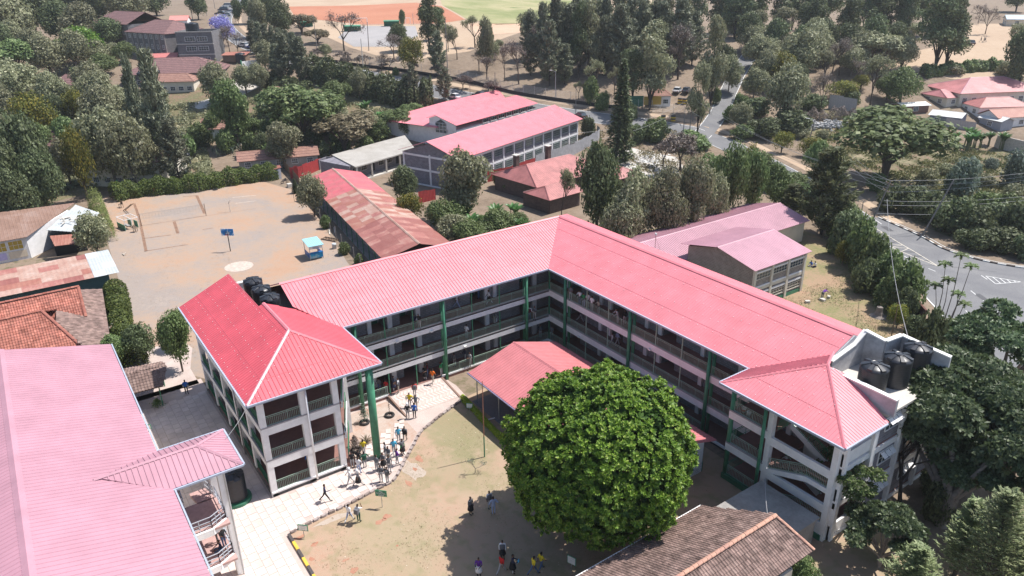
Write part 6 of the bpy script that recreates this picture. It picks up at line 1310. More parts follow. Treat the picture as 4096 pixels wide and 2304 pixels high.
kd = np.array(keep); rr = 1 + .07 * np.sin(kd[:, 0] * 7 + 1) * np.cos(kd[:, 1] * 8) + rng.uniform(-.06, .05, len(kd)); C = []; Nn = []
for q, r in zip(kd, rr):
    k = int(rng.integers(9, 15)); dd = sph(k); o_ = q * r * np.array([HR_, HR_, 5.8]); sz = rng.uniform(.26, .44); C.append(o_ + dd * sz * rng.uniform(.4, 1, (k, 1)) * np.array([1, 1, .8])); Nn.append(dd * .6 + q + np.array([0, 0, .35]))
C = np.concatenate(C) + np.array([0, 0, 7.6]); Nn = np.concatenate(Nn); meshobj('crown', rosettes(C, Nn, 7, .26, .065, HERO, 'crown'), hero)
d = sph(5000); d = d[d[:, 2] > -.9]; P = d * np.array([HR_, HR_, 5.8]) * rng.uniform(.80, .93, (len(d), 1)) + np.array([0, 0, 7.6]); meshobj('inner_foliage', rosettes(P, d, 6, .42, .13, leafm('inner leaves darkened as shade', (.03, .075, .012), (.07, .15, .025), (.11, .19, .04)), 'inner_foliage'), hero)  # inner leaves coloured darker so the gaps in the crown look shaded
m = MB(); limbs(m, (0, 0, 0), [tuple(p) for p in (sph(14) * np.array([5, 5, 3.6]) + np.array([0, 0, 8.2]))], .42, split=.22, n=9); m.build('trunk', BARK, hero, True)

# big dark trees at the right edge, nearer the camera
def bigtree(label, base, centre, R, zr, n, mat, L=.42, w=.10, nl=7, lumps=26, amp=.5, bark=BARKG, r0=.45, gaps=.75, trunkto=None):
    lu = sph(lumps); lu[:, 2] = np.abs(lu[:, 2]) * .9 - .15; lu /= np.linalg.norm(lu, axis=1)[:, None]
    t = thing('tree', label, 'tree', tuple(base)); c = np.array(centre) - np.array(base)
    cl = lu * np.array([R, R, zr]) * rng.uniform(.6, .95, (lumps, 1)) + c; rl = rng.uniform(.22, .36, lumps) * R; Cs = []; Ns = []
    for q, r in zip(cl, rl):
        k = int(n / lumps); dd = sph(k); dd[:, 2] = np.where(dd[:, 2] < -.3, -dd[:, 2], dd[:, 2]); Cs.append(q + dd * r * rng.uniform(.75, 1.08, (k, 1)) * np.array([1, 1, .55])); Ns.append(dd)
    meshobj('crown', rosettes(np.concatenate(Cs), np.concatenate(Ns), nl, L, w, mat, 'crown', .2), t)
    m = MB(); limbs(m, (0, 0, 0), [tuple(q) for q in cl[:16]], r0, split=.35, n=8); m.build('trunk', bark, t, True); return t
NEARD = leafm('dark compound leaves', (.045, .072, .032), (.11, .155, .068), (.21, .25, .14), rough=.48, spec=.4)
b0 = G(2367, 1322); c0 = G(2425, 1040, 7.2); bigtree('large dark spreading tree covering the right stair block corner', (b0.x, b0.y, GZ), (c0.x, c0.y, 7.2), 6.1, 4.3, 9000, NEARD, lumps=40)
c1 = G(2545, 870, 7.5); bigtree('second dark tree behind the large one at the right edge', (c1.x, c1.y, GZ), (c1.x, c1.y, 7.5), 4.6, 3.6, 4200, NEARD)
c1 = G(2560, 1180, 4.6); bigtree('shaded dark tree filling the right edge below the large one', (c1.x, c1.y, GZ), (c1.x, c1.y, 4.6), 5.0, 4.4, 6500, NEARD)
c1 = G(2230, 1345, 2.6); bigtree('low dark tree in the shade at the foot of the right stair block', (c1.x, c1.y, GZ), (c1.x, c1.y, 2.4), 2.7, 2.3, 2000, NEARD, L=.3, w=.08, r0=.15)
c1 = G(2130, 1210, 4.0); bigtree('pink flowering tree against the right end wall', (c1.x + .8, c1.y + .6, GZ), (c1.x, c1.y, 4.4), 2.2, 2.2, 800, leafm('sparse light leaves', (.06, .11, .03), (.15, .21, .07), (.3, .3, .2)), L=.26, w=.08, nl=5, lumps=14, bark=BARKD, r0=.12)
t = thing('tree', 'dark leafless flame tree with crooked limbs over the right stair block', 'tree', tuple(G(2262, 1278))); m = MB(); tips = []; random.seed(21); branches(m, Vector((0, 0, 0)), Vector((-.12, -.05, 1)).normalized(), 2.6, .2, 5, tips, .42); m.build('trunk', BARKD, t, True)
P = np.array([list(q) for q in tips]); C = P[rng.integers(0, len(P), 500)] + rng.normal(0, .25, (500, 3)); meshobj('crown', quadmesh('crown', cards(C, sph(500), .12, .06), NEARD), t)
# feathery cypresses, bottom right
def cypress(label, u, v, top, Wd, n=150):
    p = G(u, v); H = Hat(p, top); t = thing('cypress_tree', label, 'tree', (p.x, p.y, GZ)); C = []; D = []; N = []; tk = MB(); tk.tube((0, 0, 0), (0, 0, H * .97), .16, .02, 7)
    for i in range(n):
        z = H * (.10 + .86 * (i / n) ** .95); a = i * 2.399 + rng.uniform(-.3, .3); R = Wd * (1.04 - z / H) ** .75 * rng.uniform(.75, 1.12); root = np.array([0, 0, z]); d = np.array([cos(a), sin(a), .55 + .3 * z / H]); tip = root + d * R; tk.tube(tuple(root), tuple(tip), .03, .008, 4)
        k = 46; tt = rng.uniform(.12, 1.0, k); side = np.array([-sin(a), cos(a), 0]); off = rng.uniform(-1, 1, k) * (1 - tt) * .34 * R + rng.normal(0, .02, k); sd = np.sign(off)[:, None] * side
        C.append(root + np.outer(tt, tip - root) + off[:, None] * side + rng.normal(0, .04, (k, 3))); D.append(np.tile(d, (k, 1)) + sd * .9); N.append(np.tile([-d[0] * .4, -d[1] * .4, 1.], (k, 1)))
    C = np.concatenate(C); D = np.concatenate(D); N = np.concatenate(N); V = cards(C, N, .17, .035, .25, droop=D / np.linalg.norm(D, axis=1)[:, None]); meshobj('crown', quadmesh('crown', V, L_PINE), t); tk.build('trunk', BARK, t)
cypress('pale green cypress with feathery upright sprays in the bottom right corner', 2462, 1500, 1232, 3.3, 200)
cypress('second pale cypress at the right edge of the bottom corner', 2560, 1490, 1290, 3.0, 180)
cypress('small pale cypress half cut off by the bottom edge', 2275, 1540, 1375, 2.6, 150)
cypress('young cypress behind the two pale ones', 2400, 1450, 1252, 2.0, 120)
# slender feather topped saplings beside the road
for i, (u, v, ub) in enumerate([(2379, 662, 2352), (2419, 640, 2372), (2444, 667, 2384), (2387, 702, 2360), (2354, 715, 2346), (2412, 737, 2388), (2427, 762, 2395)]):
    b = G(ub, 818); top = Hat(b, v); tp = ray(u, v); k = ((b - CAMP).dot(Vector((tp.x, tp.y, 0)).normalized())) / hypot(tp.x, tp.y); q = CAMP + tp * k; q = q - b
    t = thing('sapling', 'slender bare stemmed sapling with a feathery tuft by the road, %s from the left' % ORD[sorted([2379, 2419, 2444, 2387, 2354, 2412, 2427]).index(u)], 'sapling', tuple(b), 0, 'feather topped saplings by the road')
    m = MB(); mid = q * .5 + Vector((.15, .1, .2)); m.tube((0, 0, 0), mid, .07, .05, 6); m.tube(mid, q, .05, .03, 6); m.build('stem', BARKG, t)
    C = []; D = []
    for j in range(11):
        a = j * 2 * pi / 11; d = np.array([cos(a), sin(a), .35 - .5 * (j % 2)]); 
        for s_ in np.linspace(.15, 1, 16):
            for sg in (-1, 1): C.append(np.array(q) + d * s_ * .8 + np.array([0, 0, -.25 * s_ ** 2]) + sg * np.array([-sin(a), cos(a), 0]) * .10 * (1.1 - s_)); D.append(np.array([-sin(a), cos(a), 0]) * sg + d * .5)
    C = np.array(C); D = np.array(D); meshobj('crown', quadmesh('crown', cards(C, np.tile([0, 0, 1.], (len(C), 1)), .20, .065, .3, droop=D), L_GREEN), t)
# bananas, palms
def leafblade(mb, p, d, L, w, n=6, droop=.9):
    p = Vector(p); d = Vector(d).normalized(); s_ = d.cross(Vector((0, 0, 1)));  s_ = s_.normalized() if s_.length > .01 else Vector((1, 0, 0)); pts = []; q = p.copy(); dd = d.copy()
    for i in range(n + 1):
        f = i / n; ww = w * sin(pi * min(1, f * .9 + .08)) ** .6 * (1 if f < 1 else .1); up = dd.cross(s_).normalized() * -1
        pts.append((q - s_ * ww + up * ww * .35, q, q + s_ * ww + up * ww * .35)); q = q + dd * (L / n); dd = (dd + Vector((0, 0, -droop / n))).normalized()
    b = len(mb.v)
    for r in pts: mb.v += [tuple(x) for x in r]
    for i in range(n): a = b + i * 3; mb.f += [(a, a + 1, a + 4, a + 3), (a + 1, a + 2, a + 5, a + 4)]
BANM = []
for k in range(3):
    m = MB(); s_ = MB()
    for j in range(5):
        x, y = random.uniform(-.8, .8), random.uniform(-.8, .8); h = random.uniform(1.3, 2.4); s_.tube((x, y, 0), (x, y, h), .14, .08, 7)
        for i in range(8): a = i * 2.4 + j; leafblade(m, (x, y, h), (cos(a) * .7, sin(a) * .7, 1.1), random.uniform(1.5, 2.2), .27)
    BANM.append((m.mesh('leaf', L_BAN), s_.mesh('stem', tint('banana stem', (.16, .17, .08)))))
for nm, sp in (('in the garden behind the long shed', [(1150, 560), (1185, 600), (1215, 590), (1250, 575), (1285, 560), (1300, 600), (1165, 575)]), ('below the staff quarters', [(2400, 372), (2425, 366), (2460, 372), (2490, 368), (2515, 378), (2445, 380)]), ('on the garden slope by the road', [(960, 318), (975, 330), (990, 312), (955, 345), (920, 290)])):
    sp.sort()
    for i, (u, v) in enumerate(sp):
        p = T(u, v); a, b = random.choice(BANM); t = thing('banana_plant', 'banana clump %s, %s from the left' % (nm, ORD[i]), 'banana plant', (p.x, p.y, p.z), random.uniform(0, 6), 'banana clumps ' + nm); t.scale = [random.uniform(.9, 1.25)] * 3; meshobj('leaf_crown', a, t); meshobj('stem', b, t)
for u, vb, vt, w, lb in ((217, 255, 160, 46, 'fan palm with a skirt of dead fronds among the left trees'), (42, 330, 252, 62, 'shaggy fan palm at the left edge')):
    p = T(u, vb); H = Hat(p, vt); R = w * px2m(p) / 2; t = thing('palm_tree', lb, 'tree', (p.x, p.y, p.z)); m = MB(); m.tube((0, 0, 0), (0, 0, H - R * .6), .4, .3, 8); m.build('trunk', BARKG, t)
    m = MB(); d_ = MB()
    for i in range(60): a = i * 2.399; e = 1 - i / 34; leafblade(m if e > -.35 else d_, (0, 0, H - R * .7), (cos(a), sin(a), e), R * (1.1 if e > -.35 else .7), R * .13, 5, 1.2 if e > -.35 else 1.6)
    m.build('fronds', L_GREEN, t); d_.build('dead_fronds', leafm('dead fronds', (.16, .12, .08), (.28, .22, .15)), t)
for i, (u0, v0) in enumerate(((560, 385), (600, 375), (640, 380), (540, 350), (585, 345))):
    p = T(u0, v0); m = MB()
    for j in range(60): q = (random.uniform(-3, 3), random.uniform(-2, 2), 0); leafblade(m, q, (random.gauss(0, .4), random.gauss(0, .4), 1), random.uniform(1.6, 2.4), .12, 4, 1.0)
    t = thing('napier_grass', 'clump of tall napier grass above the court hedge, %s of five' % ORD[i], 'grass clump', (p.x, p.y, p.z), 0, 'napier grass clumps'); m.build('blades', L_SILV, t, kind='stuff')


L_LIT = leafm('leaf litter and grit', (.16, .10, .06), (.30, .21, .14), (.5, .44, .36), trans=0)
scatter('litter', [(-100, -34), (-95, -7), (-78, -1), (-38, -10), (-15, -13), (-15, -35), (-48, -38)], 3000, L_LIT, .07, .04, .012, jit=.15, up=2); scatter('litter', [(5, -15), (9.5, -23), (13, -31), (14, -36), (50, -36), (50, -5), (28, -5), (14, -15.5)], 3500, L_LIT, .05, .03, .01, jit=.2, up=2)
# ------------------------------------------------------------------ walls, fences, poles and wires
def fence_panels(label, line, h, mat, cat='fence', pitch=.9, post=None, name='sheet_fence', zig=.04, base=0):
    """corrugated sheet fence: each sheet its own piece"""
    ln = smooth_line([(p[0], p[1]) for p in line], pitch); c0 = ln[0]; z0 = Z(c0.x, c0.y); t = thing(name, label, cat, (c0.x, c0.y, z0)); k = 6
    for a, b in zip(ln, ln[1:]):
        d = (b - a); n_ = Vector((-d.y, d.x, 0)).normalized(); vs = []; hh = h * random.uniform(.93, 1.05)
        for zz in (base, hh):
            for i in range(k + 1): q = a + d * (i / k) + n_ * (zig if i % 2 else 0); vs.append((q.x - c0.x, q.y - c0.y, Z(q.x, q.y) - z0 + zz))
        MB().add(vs, [(i, i + 1, i + 2 + k, i + 1 + k) for i in range(k)]).build('sheet', mat, t)
    return t
REDS = plain('red sheet fence', (.36, .045, .045), rough=.55, var=.2, scale=2); GRYS = plain('weathered grey sheet', (.38, .38, .40), rough=.6, var=.2, scale=1.5)
fence_panels('red corrugated sheet fence behind the upper end of the long shed', [G(*Tl(1, 1, 350, 350)).to_2d(), G(*Tl(1, 1, 480, 330)).to_2d(), G(*Tl(1, 1, 660, 250)).to_2d()], 2.6, REDS)
fence_panels('red corrugated sheet fence in front of the grey stone classrooms', [G(*Tl(1, 1, 2330, 385)).to_2d(), G(*Tl(2, 1, 0, 330)).to_2d(), G(*Tl(2, 1, 235, 245)).to_2d()], 2.4, REDS)
fence_panels('short red sheet fence beside the dark mango tree', [G(*Tl(1, 1, 1640, 600)).to_2d(), G(*Tl(1, 1, 1810, 560)).to_2d()], 2.2, REDS)
fence_panels('tall grey sheet fence between the bungalow and the conifer', [G(*Tl(2, 1, 240, 230)).to_2d(), G(*Tl(2, 1, 560, 130)).to_2d(), G(*Tl(2, 1, 860, 20)).to_2d(), G(*Tl(2, 0, 850, 1430)).to_2d()], 2.8, GRYS)
fence_panels('grey boarded fence leaning round the upper corner of the court', [G(*Tl(1, 1, 445, 430)).to_2d(), G(*Tl(1, 1, 380, 350)).to_2d(), G(*Tl(1, 1, 265, 230)).to_2d()], 2.0, WOOD, pitch=.5)
fence_panels('grey sheet screen standing alone on the waste ground', L2(Tl(3, 0, 605, 1090), Tl(3, 0, 740, 1110), Tl(3, 0, 880, 1130)), 3.6, plain('pinkish grey sheet', (.42, .38, .37), rough=.7, var=.12), pitch=1.4)
fence_panels('pale boundary wall of sheets beside the blue grey shack', L2(Tl(3, 0, 1780, 1270), Tl(3, 0, 2080, 1320)), 2.2, MATS['pinkish grey sheet'], pitch=1.6)
def wallrun(label, line, h, mat, th=.25, cat='wall', name='boundary_wall', cop=None):
    ln = knotted(smooth_line([(p[0], p[1]) for p in line], 4)); t = thing(name, label, cat, (ln[0].x, ln[0].y, 0)); o = Vector((ln[0].x, ln[0].y, 0)); m = MB(); c = MB()
    for a, b in zip(ln, ln[1:]):
        za, zb = Z(a.x, a.y), Z(b.x, b.y); A = a - o; B = b - o; m.beam((A.x, A.y, za + h / 2 - .2), (B.x, B.y, zb + h / 2 - .2), th, h + .4)
        if cop: c.beam((A.x, A.y, za + h + .04), (B.x, B.y, zb + h + .04), th + .1, .1)
    m.build('wall', mat, t); 
    if cop: c.build('coping', cop, t)
    return t
wallrun('low dark stone wall under the long wire fence by the main road', L2((800, 150), (905, 168), (1010, 180), (1110, 196), (1200, 213), (1290, 236), (1400, 254), (1500, 268), (1570, 276)), .9, plain('black lava stone', (.035, .033, .034), var=.5, rough=.95))
wallrun('white plastered wall beyond the road bend, top right', L2(Tl(3, 1, 2280, 30), Tl(3, 1, 2420, 70), Tl(3, 1, 2576, 110), (2640, 402)), 3.0, plain('stained pale wall', (.52, .47, .42), var=.25))
wallrun('dark red earth wall along the yard boundary by the road', [G(*Tl(3, 1, 850, 1260)).to_2d(), G(*Tl(3, 1, 960, 1330)).to_2d(), G(*Tl(3, 2, 1370, 60)).to_2d(), G(*Tl(3, 2, 1500, 300)).to_2d(), G(*Tl(3, 2, 1560, 370)).to_2d()], 2.0, plain('rusty brown boundary wall', (.12, .055, .045), var=.35, rough=.95))
wallrun('grey wall with the red sheet behind it in the upper court corner', [G(*Tl(1, 1, 640, 260)).to_2d(), G(*Tl(1, 1, 720, 230)).to_2d(), G(*Tl(1, 1, 1000, 240)).to_2d()], 2.3, STONE_P)
def postfence(label, line, h, step, wiremat=METAL, postmat=METAL, r=.05, wires=6, z0=0):
    ln = smooth_line([(p[0], p[1]) for p in line], step); o = Vector((ln[0].x, ln[0].y, Z(ln[0].x, ln[0].y))); t = thing('wire_fence', label, 'fence', tuple(o)); m = MB(); pm = None
    for a, b in zip(ln, ln[1:]):
        for k in range(wires): zz = z0 + h * (k + .6) / wires; m.tube(Vector((a.x, a.y, Z(a.x, a.y) + zz)) - o, Vector((b.x, b.y, Z(b.x, b.y) + zz)) - o, .014, n=3, cap=False)
        n = max(2, int((b - a).length / .35))
        for k in range(n): q = a.lerp(b, k / n); zq = Z(q.x, q.y); m.tube(Vector((q.x, q.y, zq + z0)) - o, Vector((q.x, q.y, zq + z0 + h)) - o, .010, n=3, cap=False)
    m.build('wire_mesh', wiremat, t); me = MB().tube((0, 0, 0), (0, 0, h + z0 + .1), r, n=6).mesh('post', postmat)
    for a in ln: meshobj('post', me, t, Vector((a.x, a.y, Z(a.x, a.y))) - o)
    return t
postfence('long silver wire mesh fence above the dark wall by the main road', L2((905, 168), (1010, 180), (1110, 196), (1200, 213), (1290, 236), (1400, 254), (1500, 268), (1570, 276), (1640, 282)), 2.2, 3.0, z0=.8)
postfence('silver gate fence in front of the guardhouse', L2((1640, 282), (1720, 284), (1790, 288)), 2.2, 2.4, wires=8)
postfence('thin post fence at the near side of the red pitch', L2((1040, 62), (1065, 61), (1100, 61)), 4, 4, wires=3, r=.08)
sb = thing('notice_board', 'yellow and green hoarding on posts beside the gate', 'sign', tuple(T(1645, 273))); sb.rotation_euler.z = YAW
MB().box(-7.5, -.05, .6, -3.0, .05, 3.4).build('panel', GREEN_D, sb, label='dark green panel'); MB().box(-2.8, -.05, 1.0, 1.8, .05, 3.2).build('panel', plain('ochre board', (.46, .30, .05)), sb, label='yellow panel')
for x in (-7.3, -2.9, 1.6): MB().tube((x, .1, 0), (x, .1, 3.4), .06).build('post', METAL, sb)
# banded drums
DY = plain('yellow drum paint', (.66, .42, .04), rough=.5)
for i, (u, v, lb) in enumerate([(1668, 304, 'left of two yellow and black banded drums on the road by the gate'), (1693, 304, 'right of two yellow and black banded drums on the road by the gate'), (1710, 260, 'left of two banded drums stacked inside the gate by the guardhouse'), (1722, 261, 'right of two banded drums stacked inside the gate by the guardhouse')]):
    p = T(u, v); t = thing('drum', lb, 'drum', tuple(p), 0, 'yellow and black drums'); r = .62
    for k in range(4): MB().lathe((0, 0, k * .36), [(r, 0), (r + .02, .03), (r, .06), (r, .34), (r, .358)], 16).build('band', BK if k % 2 else DY, t, True)
# poles
def pole(label, u, v, vt, ub=None, r=.14, cross=0, mat=POLEW, tilt=(0, 0), cat='pole', name='utility_pole', lamp=False):
    p = T(u, v); H = Hat(p, vt); t = thing(name, label, cat, tuple(p)); q = Vector((tilt[0], tilt[1], H)); MB().tube((0, 0, -.2), q, r, r * .65, 10).build('mast', mat, t)
    for k in range(cross):
        zc = q * (1 - .05 - k * .12) / 1; MB().beam(zc + Vector((-.9, .5, 0)), zc + Vector((.9, -.5, 0)), .1, .12).build('cross_arm', WOOD, t)
        for s_ in (-1, 0, 1): MB().lathe(zc + Vector((.8 * s_, -.45 * s_, .06)), [(.05, 0), (.06, .06), (.04, .14), (.01, .16)], 8).build('insulator', CONC_L, t)
    if lamp: MB().beam(q, q + Vector((-1.2, -.5, .25)), .08, .08).build('arm', METAL, t); MB().cbox(q + Vector((-1.4, -.6, .25)), (.7, .3, .12), .4).build('lamp_head', plain('lamp head', (.6, .6, .6)), t)
    return p + q, t
topA, _ = pole('leaning grey utility pole with cables at the road edge beside the hedge', 2175, 596, 453, tilt=(1.6, 1.6), cross=2)
topB, _ = pole('tall plain utility pole on the kerb of the road bend', 2319, 593, 453, tilt=(1.9, 2.2))
topC, _ = pole('short pole with a small box behind the leaning utility pole', 2163, 555, 506, r=.1)
topD, _ = pole('pole standing on the waste ground left of the spreading acacia', 2031, 372, 302, tilt=(.5, .5), lamp=True)
topE, _ = pole('pole beside the road behind the tiled bungalow garden', 1718, 345, 270, r=.11)
topF, _ = pole('second pole of the cluster by the road junction', 1734, 342, 246, r=.13, cross=1)
topG, _ = pole('third pole of the cluster by the road junction', 1742, 306, 240, r=.12, cross=1)
pole('tall street lamp on the roadside behind the pink classroom roof', 1397, 250, 180, mat=METAL, r=.12, lamp=True, cat='street lamp', name='street_lamp')
pole('thin roadside pole left of the narrow conifer', 1448, 287, 217, r=.09)
pole('pale pole beside the dry verge of the main road', 914, 170, 97, mat=CONC_L, r=.15)
pole('leaning timber pole beyond the roadside fence near the hard court', 928, 128, 55, tilt=(.6, 0)); pole('timber pole beside the tall dark gum by the pitch', 1127, 200, 45, r=.14); pole('timber pole left of the bare field tree', 797, 120, 35, r=.12)
pole('tall pole by the distant bend of the road', 635, 108, 40, r=.13); pole('short brown post by the pink classroom roof', 1183, 243, 213, r=.09)
tH, _ = pole('left leg of the twin pole behind the clerestory hall', 1229, 232, 195, r=.13); tI, t_ = pole('right leg of the twin pole behind the clerestory hall', 1246, 230, 182, r=.13, cross=1)
pole('pole in the yard grass beside the right stair platform', 2242, 847, 760, r=.07, mat=WOOD); pole('thin dark pole above the clipped hedge on the left', 295, 865, 815, r=.10, cross=1); pole('dark lamp post beside the court hedge', 303, 497, 453, r=.10, mat=GREEN_D)
for u, v, vt, lb in ((485, 50, 5, 'distant roadside pole, left of three'), (521, 40, 0, 'distant roadside pole, middle of three'), (541, 22, -10, 'distant roadside pole, right of three')): pole(lb, u, v, vt, r=.13)
def wire(label, a, b, sag=.8, r=.022, cat='cable'):
    a = Vector(a); b = Vector(b); n = 14; t = MB(); pts = [a.lerp(b, i / n) - Vector((0, 0, sag * 4 * (i / n) * (1 - i / n))) - a for i in range(n + 1)]; t.path(pts, r, 4); o = t.build('cable', MATS['pale cable'] if 'pale cable' in MATS else plain('pale cable', (.30, .30, .31), rough=.5), None); o.location = a; o['label'] = label; o['category'] = cat; return o
far = T(2700, 520) + Vector((0, 0, 8)); far2 = T(2700, 560) + Vector((0, 0, 6)); left = T(2120, 470) + Vector((0, 0, 7))
for i, (o_, q) in enumerate([((0, 0, 0), far), ((0, 0, -.9), far + Vector((0, 0, -.5))), ((0, 0, -1.9), far + Vector((0, 0, -1.0))), ((-.3, -.3, -3.3), far2), ((-.3, -.3, -4.0), far2 + Vector((0, 0, -.7))), ((-.8, -.8, -5.4), far2 + Vector((0, 0, -2.5)))]):
    wire('%s power cable from the top running right from the leaning pole' % ORD[i], topA + Vector(o_), q, .9)
for i, k in enumerate((0, -.9, -1.9)): wire('%s power cable from the top running left from the leaning pole' % ORD[i], topA + Vector((0, 0, k)), left + Vector((0, 0, k)), .6)
wire('cable hanging from the leaning pole down to the right stair block', topA + Vector((0, 0, -3)), (34.5, 12.9, 10.5), 1.6, .03); wire('white cable from the left block eave to the annex roof', (9.0, -37, 9.2), (12.6, -39.6, 9.4), .15, .018)
for i, (a, b) in enumerate([(topF, topA), (topG, topA), (topE, topA)]): wire('%s cable swung from the pole cluster to the leaning pole' % ORD[i], a, b + Vector((0, 0, -.6 * i)), 2.2)
wire('cable from the pole cluster to the bungalow roof, upper', topF, T(1440, 400) + Vector((0, 0, 6)), 2); wire('cable from the pole cluster to the bungalow roof, lower', topE, T(1420, 420) + Vector((0, 0, 5.5)), 2)
wire('white pipe sagging from the great tree to the brown tile roof', G(1925, 1205, 4.2), (38.5, -10.2, 4.9), .5, .03)

# ------------------------------------------------------------------ things on the court
bh = thing('basketball_hoop', 'basketball hoop on a dark pole with a blue painted backboard', 'basketball hoop', tuple(G(580, 632)), rad(52))
MB().tube((0, 0, 0), (0, 0, 3.0), .07, n=10).build('pole', DARK, bh); BB = MB(); BB.box(-1.0, -.03, 2.65, 1.0, .03, 3.75); BB.build('backboard', patchy('blue and white board paint', [(.44, (.03, .16, .42)), (.52, (.05, .25, .55)), (.56, (.55, .62, .68)), (.7, (.6, .66, .7))], scale=1.2, scale2=3), bh)
m = MB()
for a, b in (((-.32, -.05, 2.8), (.32, -.05, 2.8)), ((.32, -.05, 2.8), (.32, -.05, 3.25)), ((.32, -.05, 3.25), (-.32, -.05, 3.25)), ((-.32, -.05, 3.25), (-.32, -.05, 2.8))): m.beam(a, b, .05, .05)
m.build('target_box', BK, bh); m = MB(); r = .24
for i in range(16): m.tube((r * cos(i * pi / 8), -.3 + r * sin(i * pi / 8), 2.85), (r * cos((i + 1) * pi / 8), -.3 + r * sin((i + 1) * pi / 8), 2.85), .018, n=5)
m.build('ring', tint('red ring', (.5, .06, .03)), bh)
ks_ = thing('blue_kiosk', 'blue vending kiosk with a pale blue roof standing on the court', 'kiosk', tuple(G(*Tl(1, 1, 585, 1130))), rad(-4))
KBL = plain('kiosk blue', (.02, .12, .36), rough=.4); m = MB(); m.slab([(-1.5, -1.5, 2.75), (1.7, -1.5, 2.5), (1.7, 1.2, 2.5), (-1.5, 1.2, 2.75)], .05); ribroof([[(-1.5, -1.2, 2.62), (-1.5, 1.2, 2.62), (1.9, 1.2, 2.35), (1.9, -1.2, 2.35)]], 'roof', plain('pale blue roof sheet', (.30, .55, .62), rough=.45), ks_, pitch=.3, h=.03)
for x, y in ((-1.3, -1.0), (-1.3, 1.0), (1.5, -1.0), (1.5, 1.0)): MB().box(x - .04, y - .04, 0, x + .04, y + .04, 2.45).build('post', METAL, ks_)
MB().box(1.46, -1.0, .25, 1.54, 1.0, 1.15).build('counter_front', patchy('blue printed panel', [(.35, (.02, .14, .40)), (.55, (.03, .30, .50)), (.62, (.30, .45, .50))], scale=1, scale2=2), ks_); MB().box(-1.3, -1.02, .25, 1.5, -.95, 1.0).build('counter_side', KBL, ks_); MB().box(-1.3, .95, .25, 1.5, 1.02, 1.0).build('counter_side', KBL, ks_)
MB().box(.9, -1.1, 1.0, 1.6, 1.1, 1.06).build('counter_top', KBL, ks_); MB().box(1.50, -1.0, 1.75, 1.55, 1.0, 2.35).build('sign_panel', WHITE, ks_)
def text(s, p, rot, size, mat, parent, name='lettering', ext=.006):
    cu = bpy.data.curves.new(name, 'FONT'); cu.body = s; cu.size = size; cu.extrude = ext; cu.align_x = 'CENTER'; cu.align_y = 'CENTER'; cu.materials.append(mat)
    q = bpy.data.objects.new(name, cu); COL.objects.link(q); me = bpy.data.meshes.new_from_object(q.evaluated_get(bpy.context.evaluated_depsgraph_get())); bpy.data.objects.remove(q)
    o = bpy.data.objects.new(name, me); COL.objects.link(o); o.parent = parent; o.location = p; o.rotation_euler = rot; return o
text('KEJJA', (1.57, 0, 1.92), (pi / 2, 0, pi / 2), .42, tint('deep blue print', (.02, .07, .30)), ks_)
gb = thing('green_booth', 'open green and white booth with two counters beside a wooden stool', 'stall', tuple(G(*Tl(0, 1, 1300, 840))), rad(14))
m = MB()
for x in (-1.5, 1.5):
    for y in (-1.2, 0, 1.2): m.tube((x, y, 0), (x, y, 1.9), .035)
for y in (-1.2, 0, 1.2): m.beam((-1.5, y, 1.9), (1.5, y, 1.9), .07, .07)
for x in (-1.5, 1.5): m.beam((x, -1.2, 1.9), (x, 1.2, 1.9), .07, .07)
m.build('frame', WHITE, gb)
GB = plain('booth green', (.03, .19, .12), rough=.5); MB().box(-1.55, -1.28, .05, 1.55, -1.2, 1.0).build('counter_front', GB, gb); MB().box(-1.5, .5, .1, -.2, .58, 1.2).build('back_panel', GB, gb); MB().box(.1, .9, .1, 1.5, .98, 1.2).build('back_panel', GB, gb); MB().box(-.6, -.6, .6, 1.2, -.1, .66).build('shelf', CONC, gb)
def stool(label, p, s=1.0):
    t = thing('stool', label, 'stool', tuple(p), random.uniform(0, 3)); MB().box(-.28, -.2, .5, .28, .2, .55).build('seat', WOOD, t)
    for x in (-.24, .24):
        for y in (-.16, .16): MB().box(x - .025, y - .025, 0, x + .025, y + .025, .5).build('leg', WOOD, t)
    MB().box(-.26, .14, .55, .26, .18, .95).build('backrest', WOOD, t); t.scale = [s] * 3
stool('wooden chair beside the green booth on the court', G(*Tl(0, 1, 1367, 885)), 1.3); stool('wooden chair at the upper left corner of the court', G(*Tl(0, 1, 1222, 640)), 1.3)
lc = thing('leaning_ladder', 'broken wooden ladder leaning at the court corner', 'ladder', tuple(G(*Tl(0, 1, 1250, 668)))); lc.rotation_euler = (0, rad(-62), rad(200)); m = MB(); m.beam((0, -.2, 0), (0, -.2, 4), .07, .1); m.beam((0, .2, 0), (0, .2, 4), .07, .1); m.build('rail', WOOD, lc)
for k in range(7): MB().beam((0, -.2, .4 + k * .55), (0, .2, .4 + k * .55), .05, .06).build('rung', WOOD, lc)
RUB = plain('tyre rubber', (.03, .028, .028), rough=.9)
def torus(R, r, n=22, k=8):
    vs = [((R + r * cos(2 * pi * j / k)) * cos(2 * pi * i / n), (R + r * cos(2 * pi * j / k)) * sin(2 * pi * i / n), r * sin(2 * pi * j / k) + r) for i in range(n) for j in range(k)]
    return MB().add(vs, [(i * k + j, ((i + 1) % n) * k + j, ((i + 1) % n) * k + (j + 1) % k, i * k + (j + 1) % k) for i in range(n) for j in range(k)])
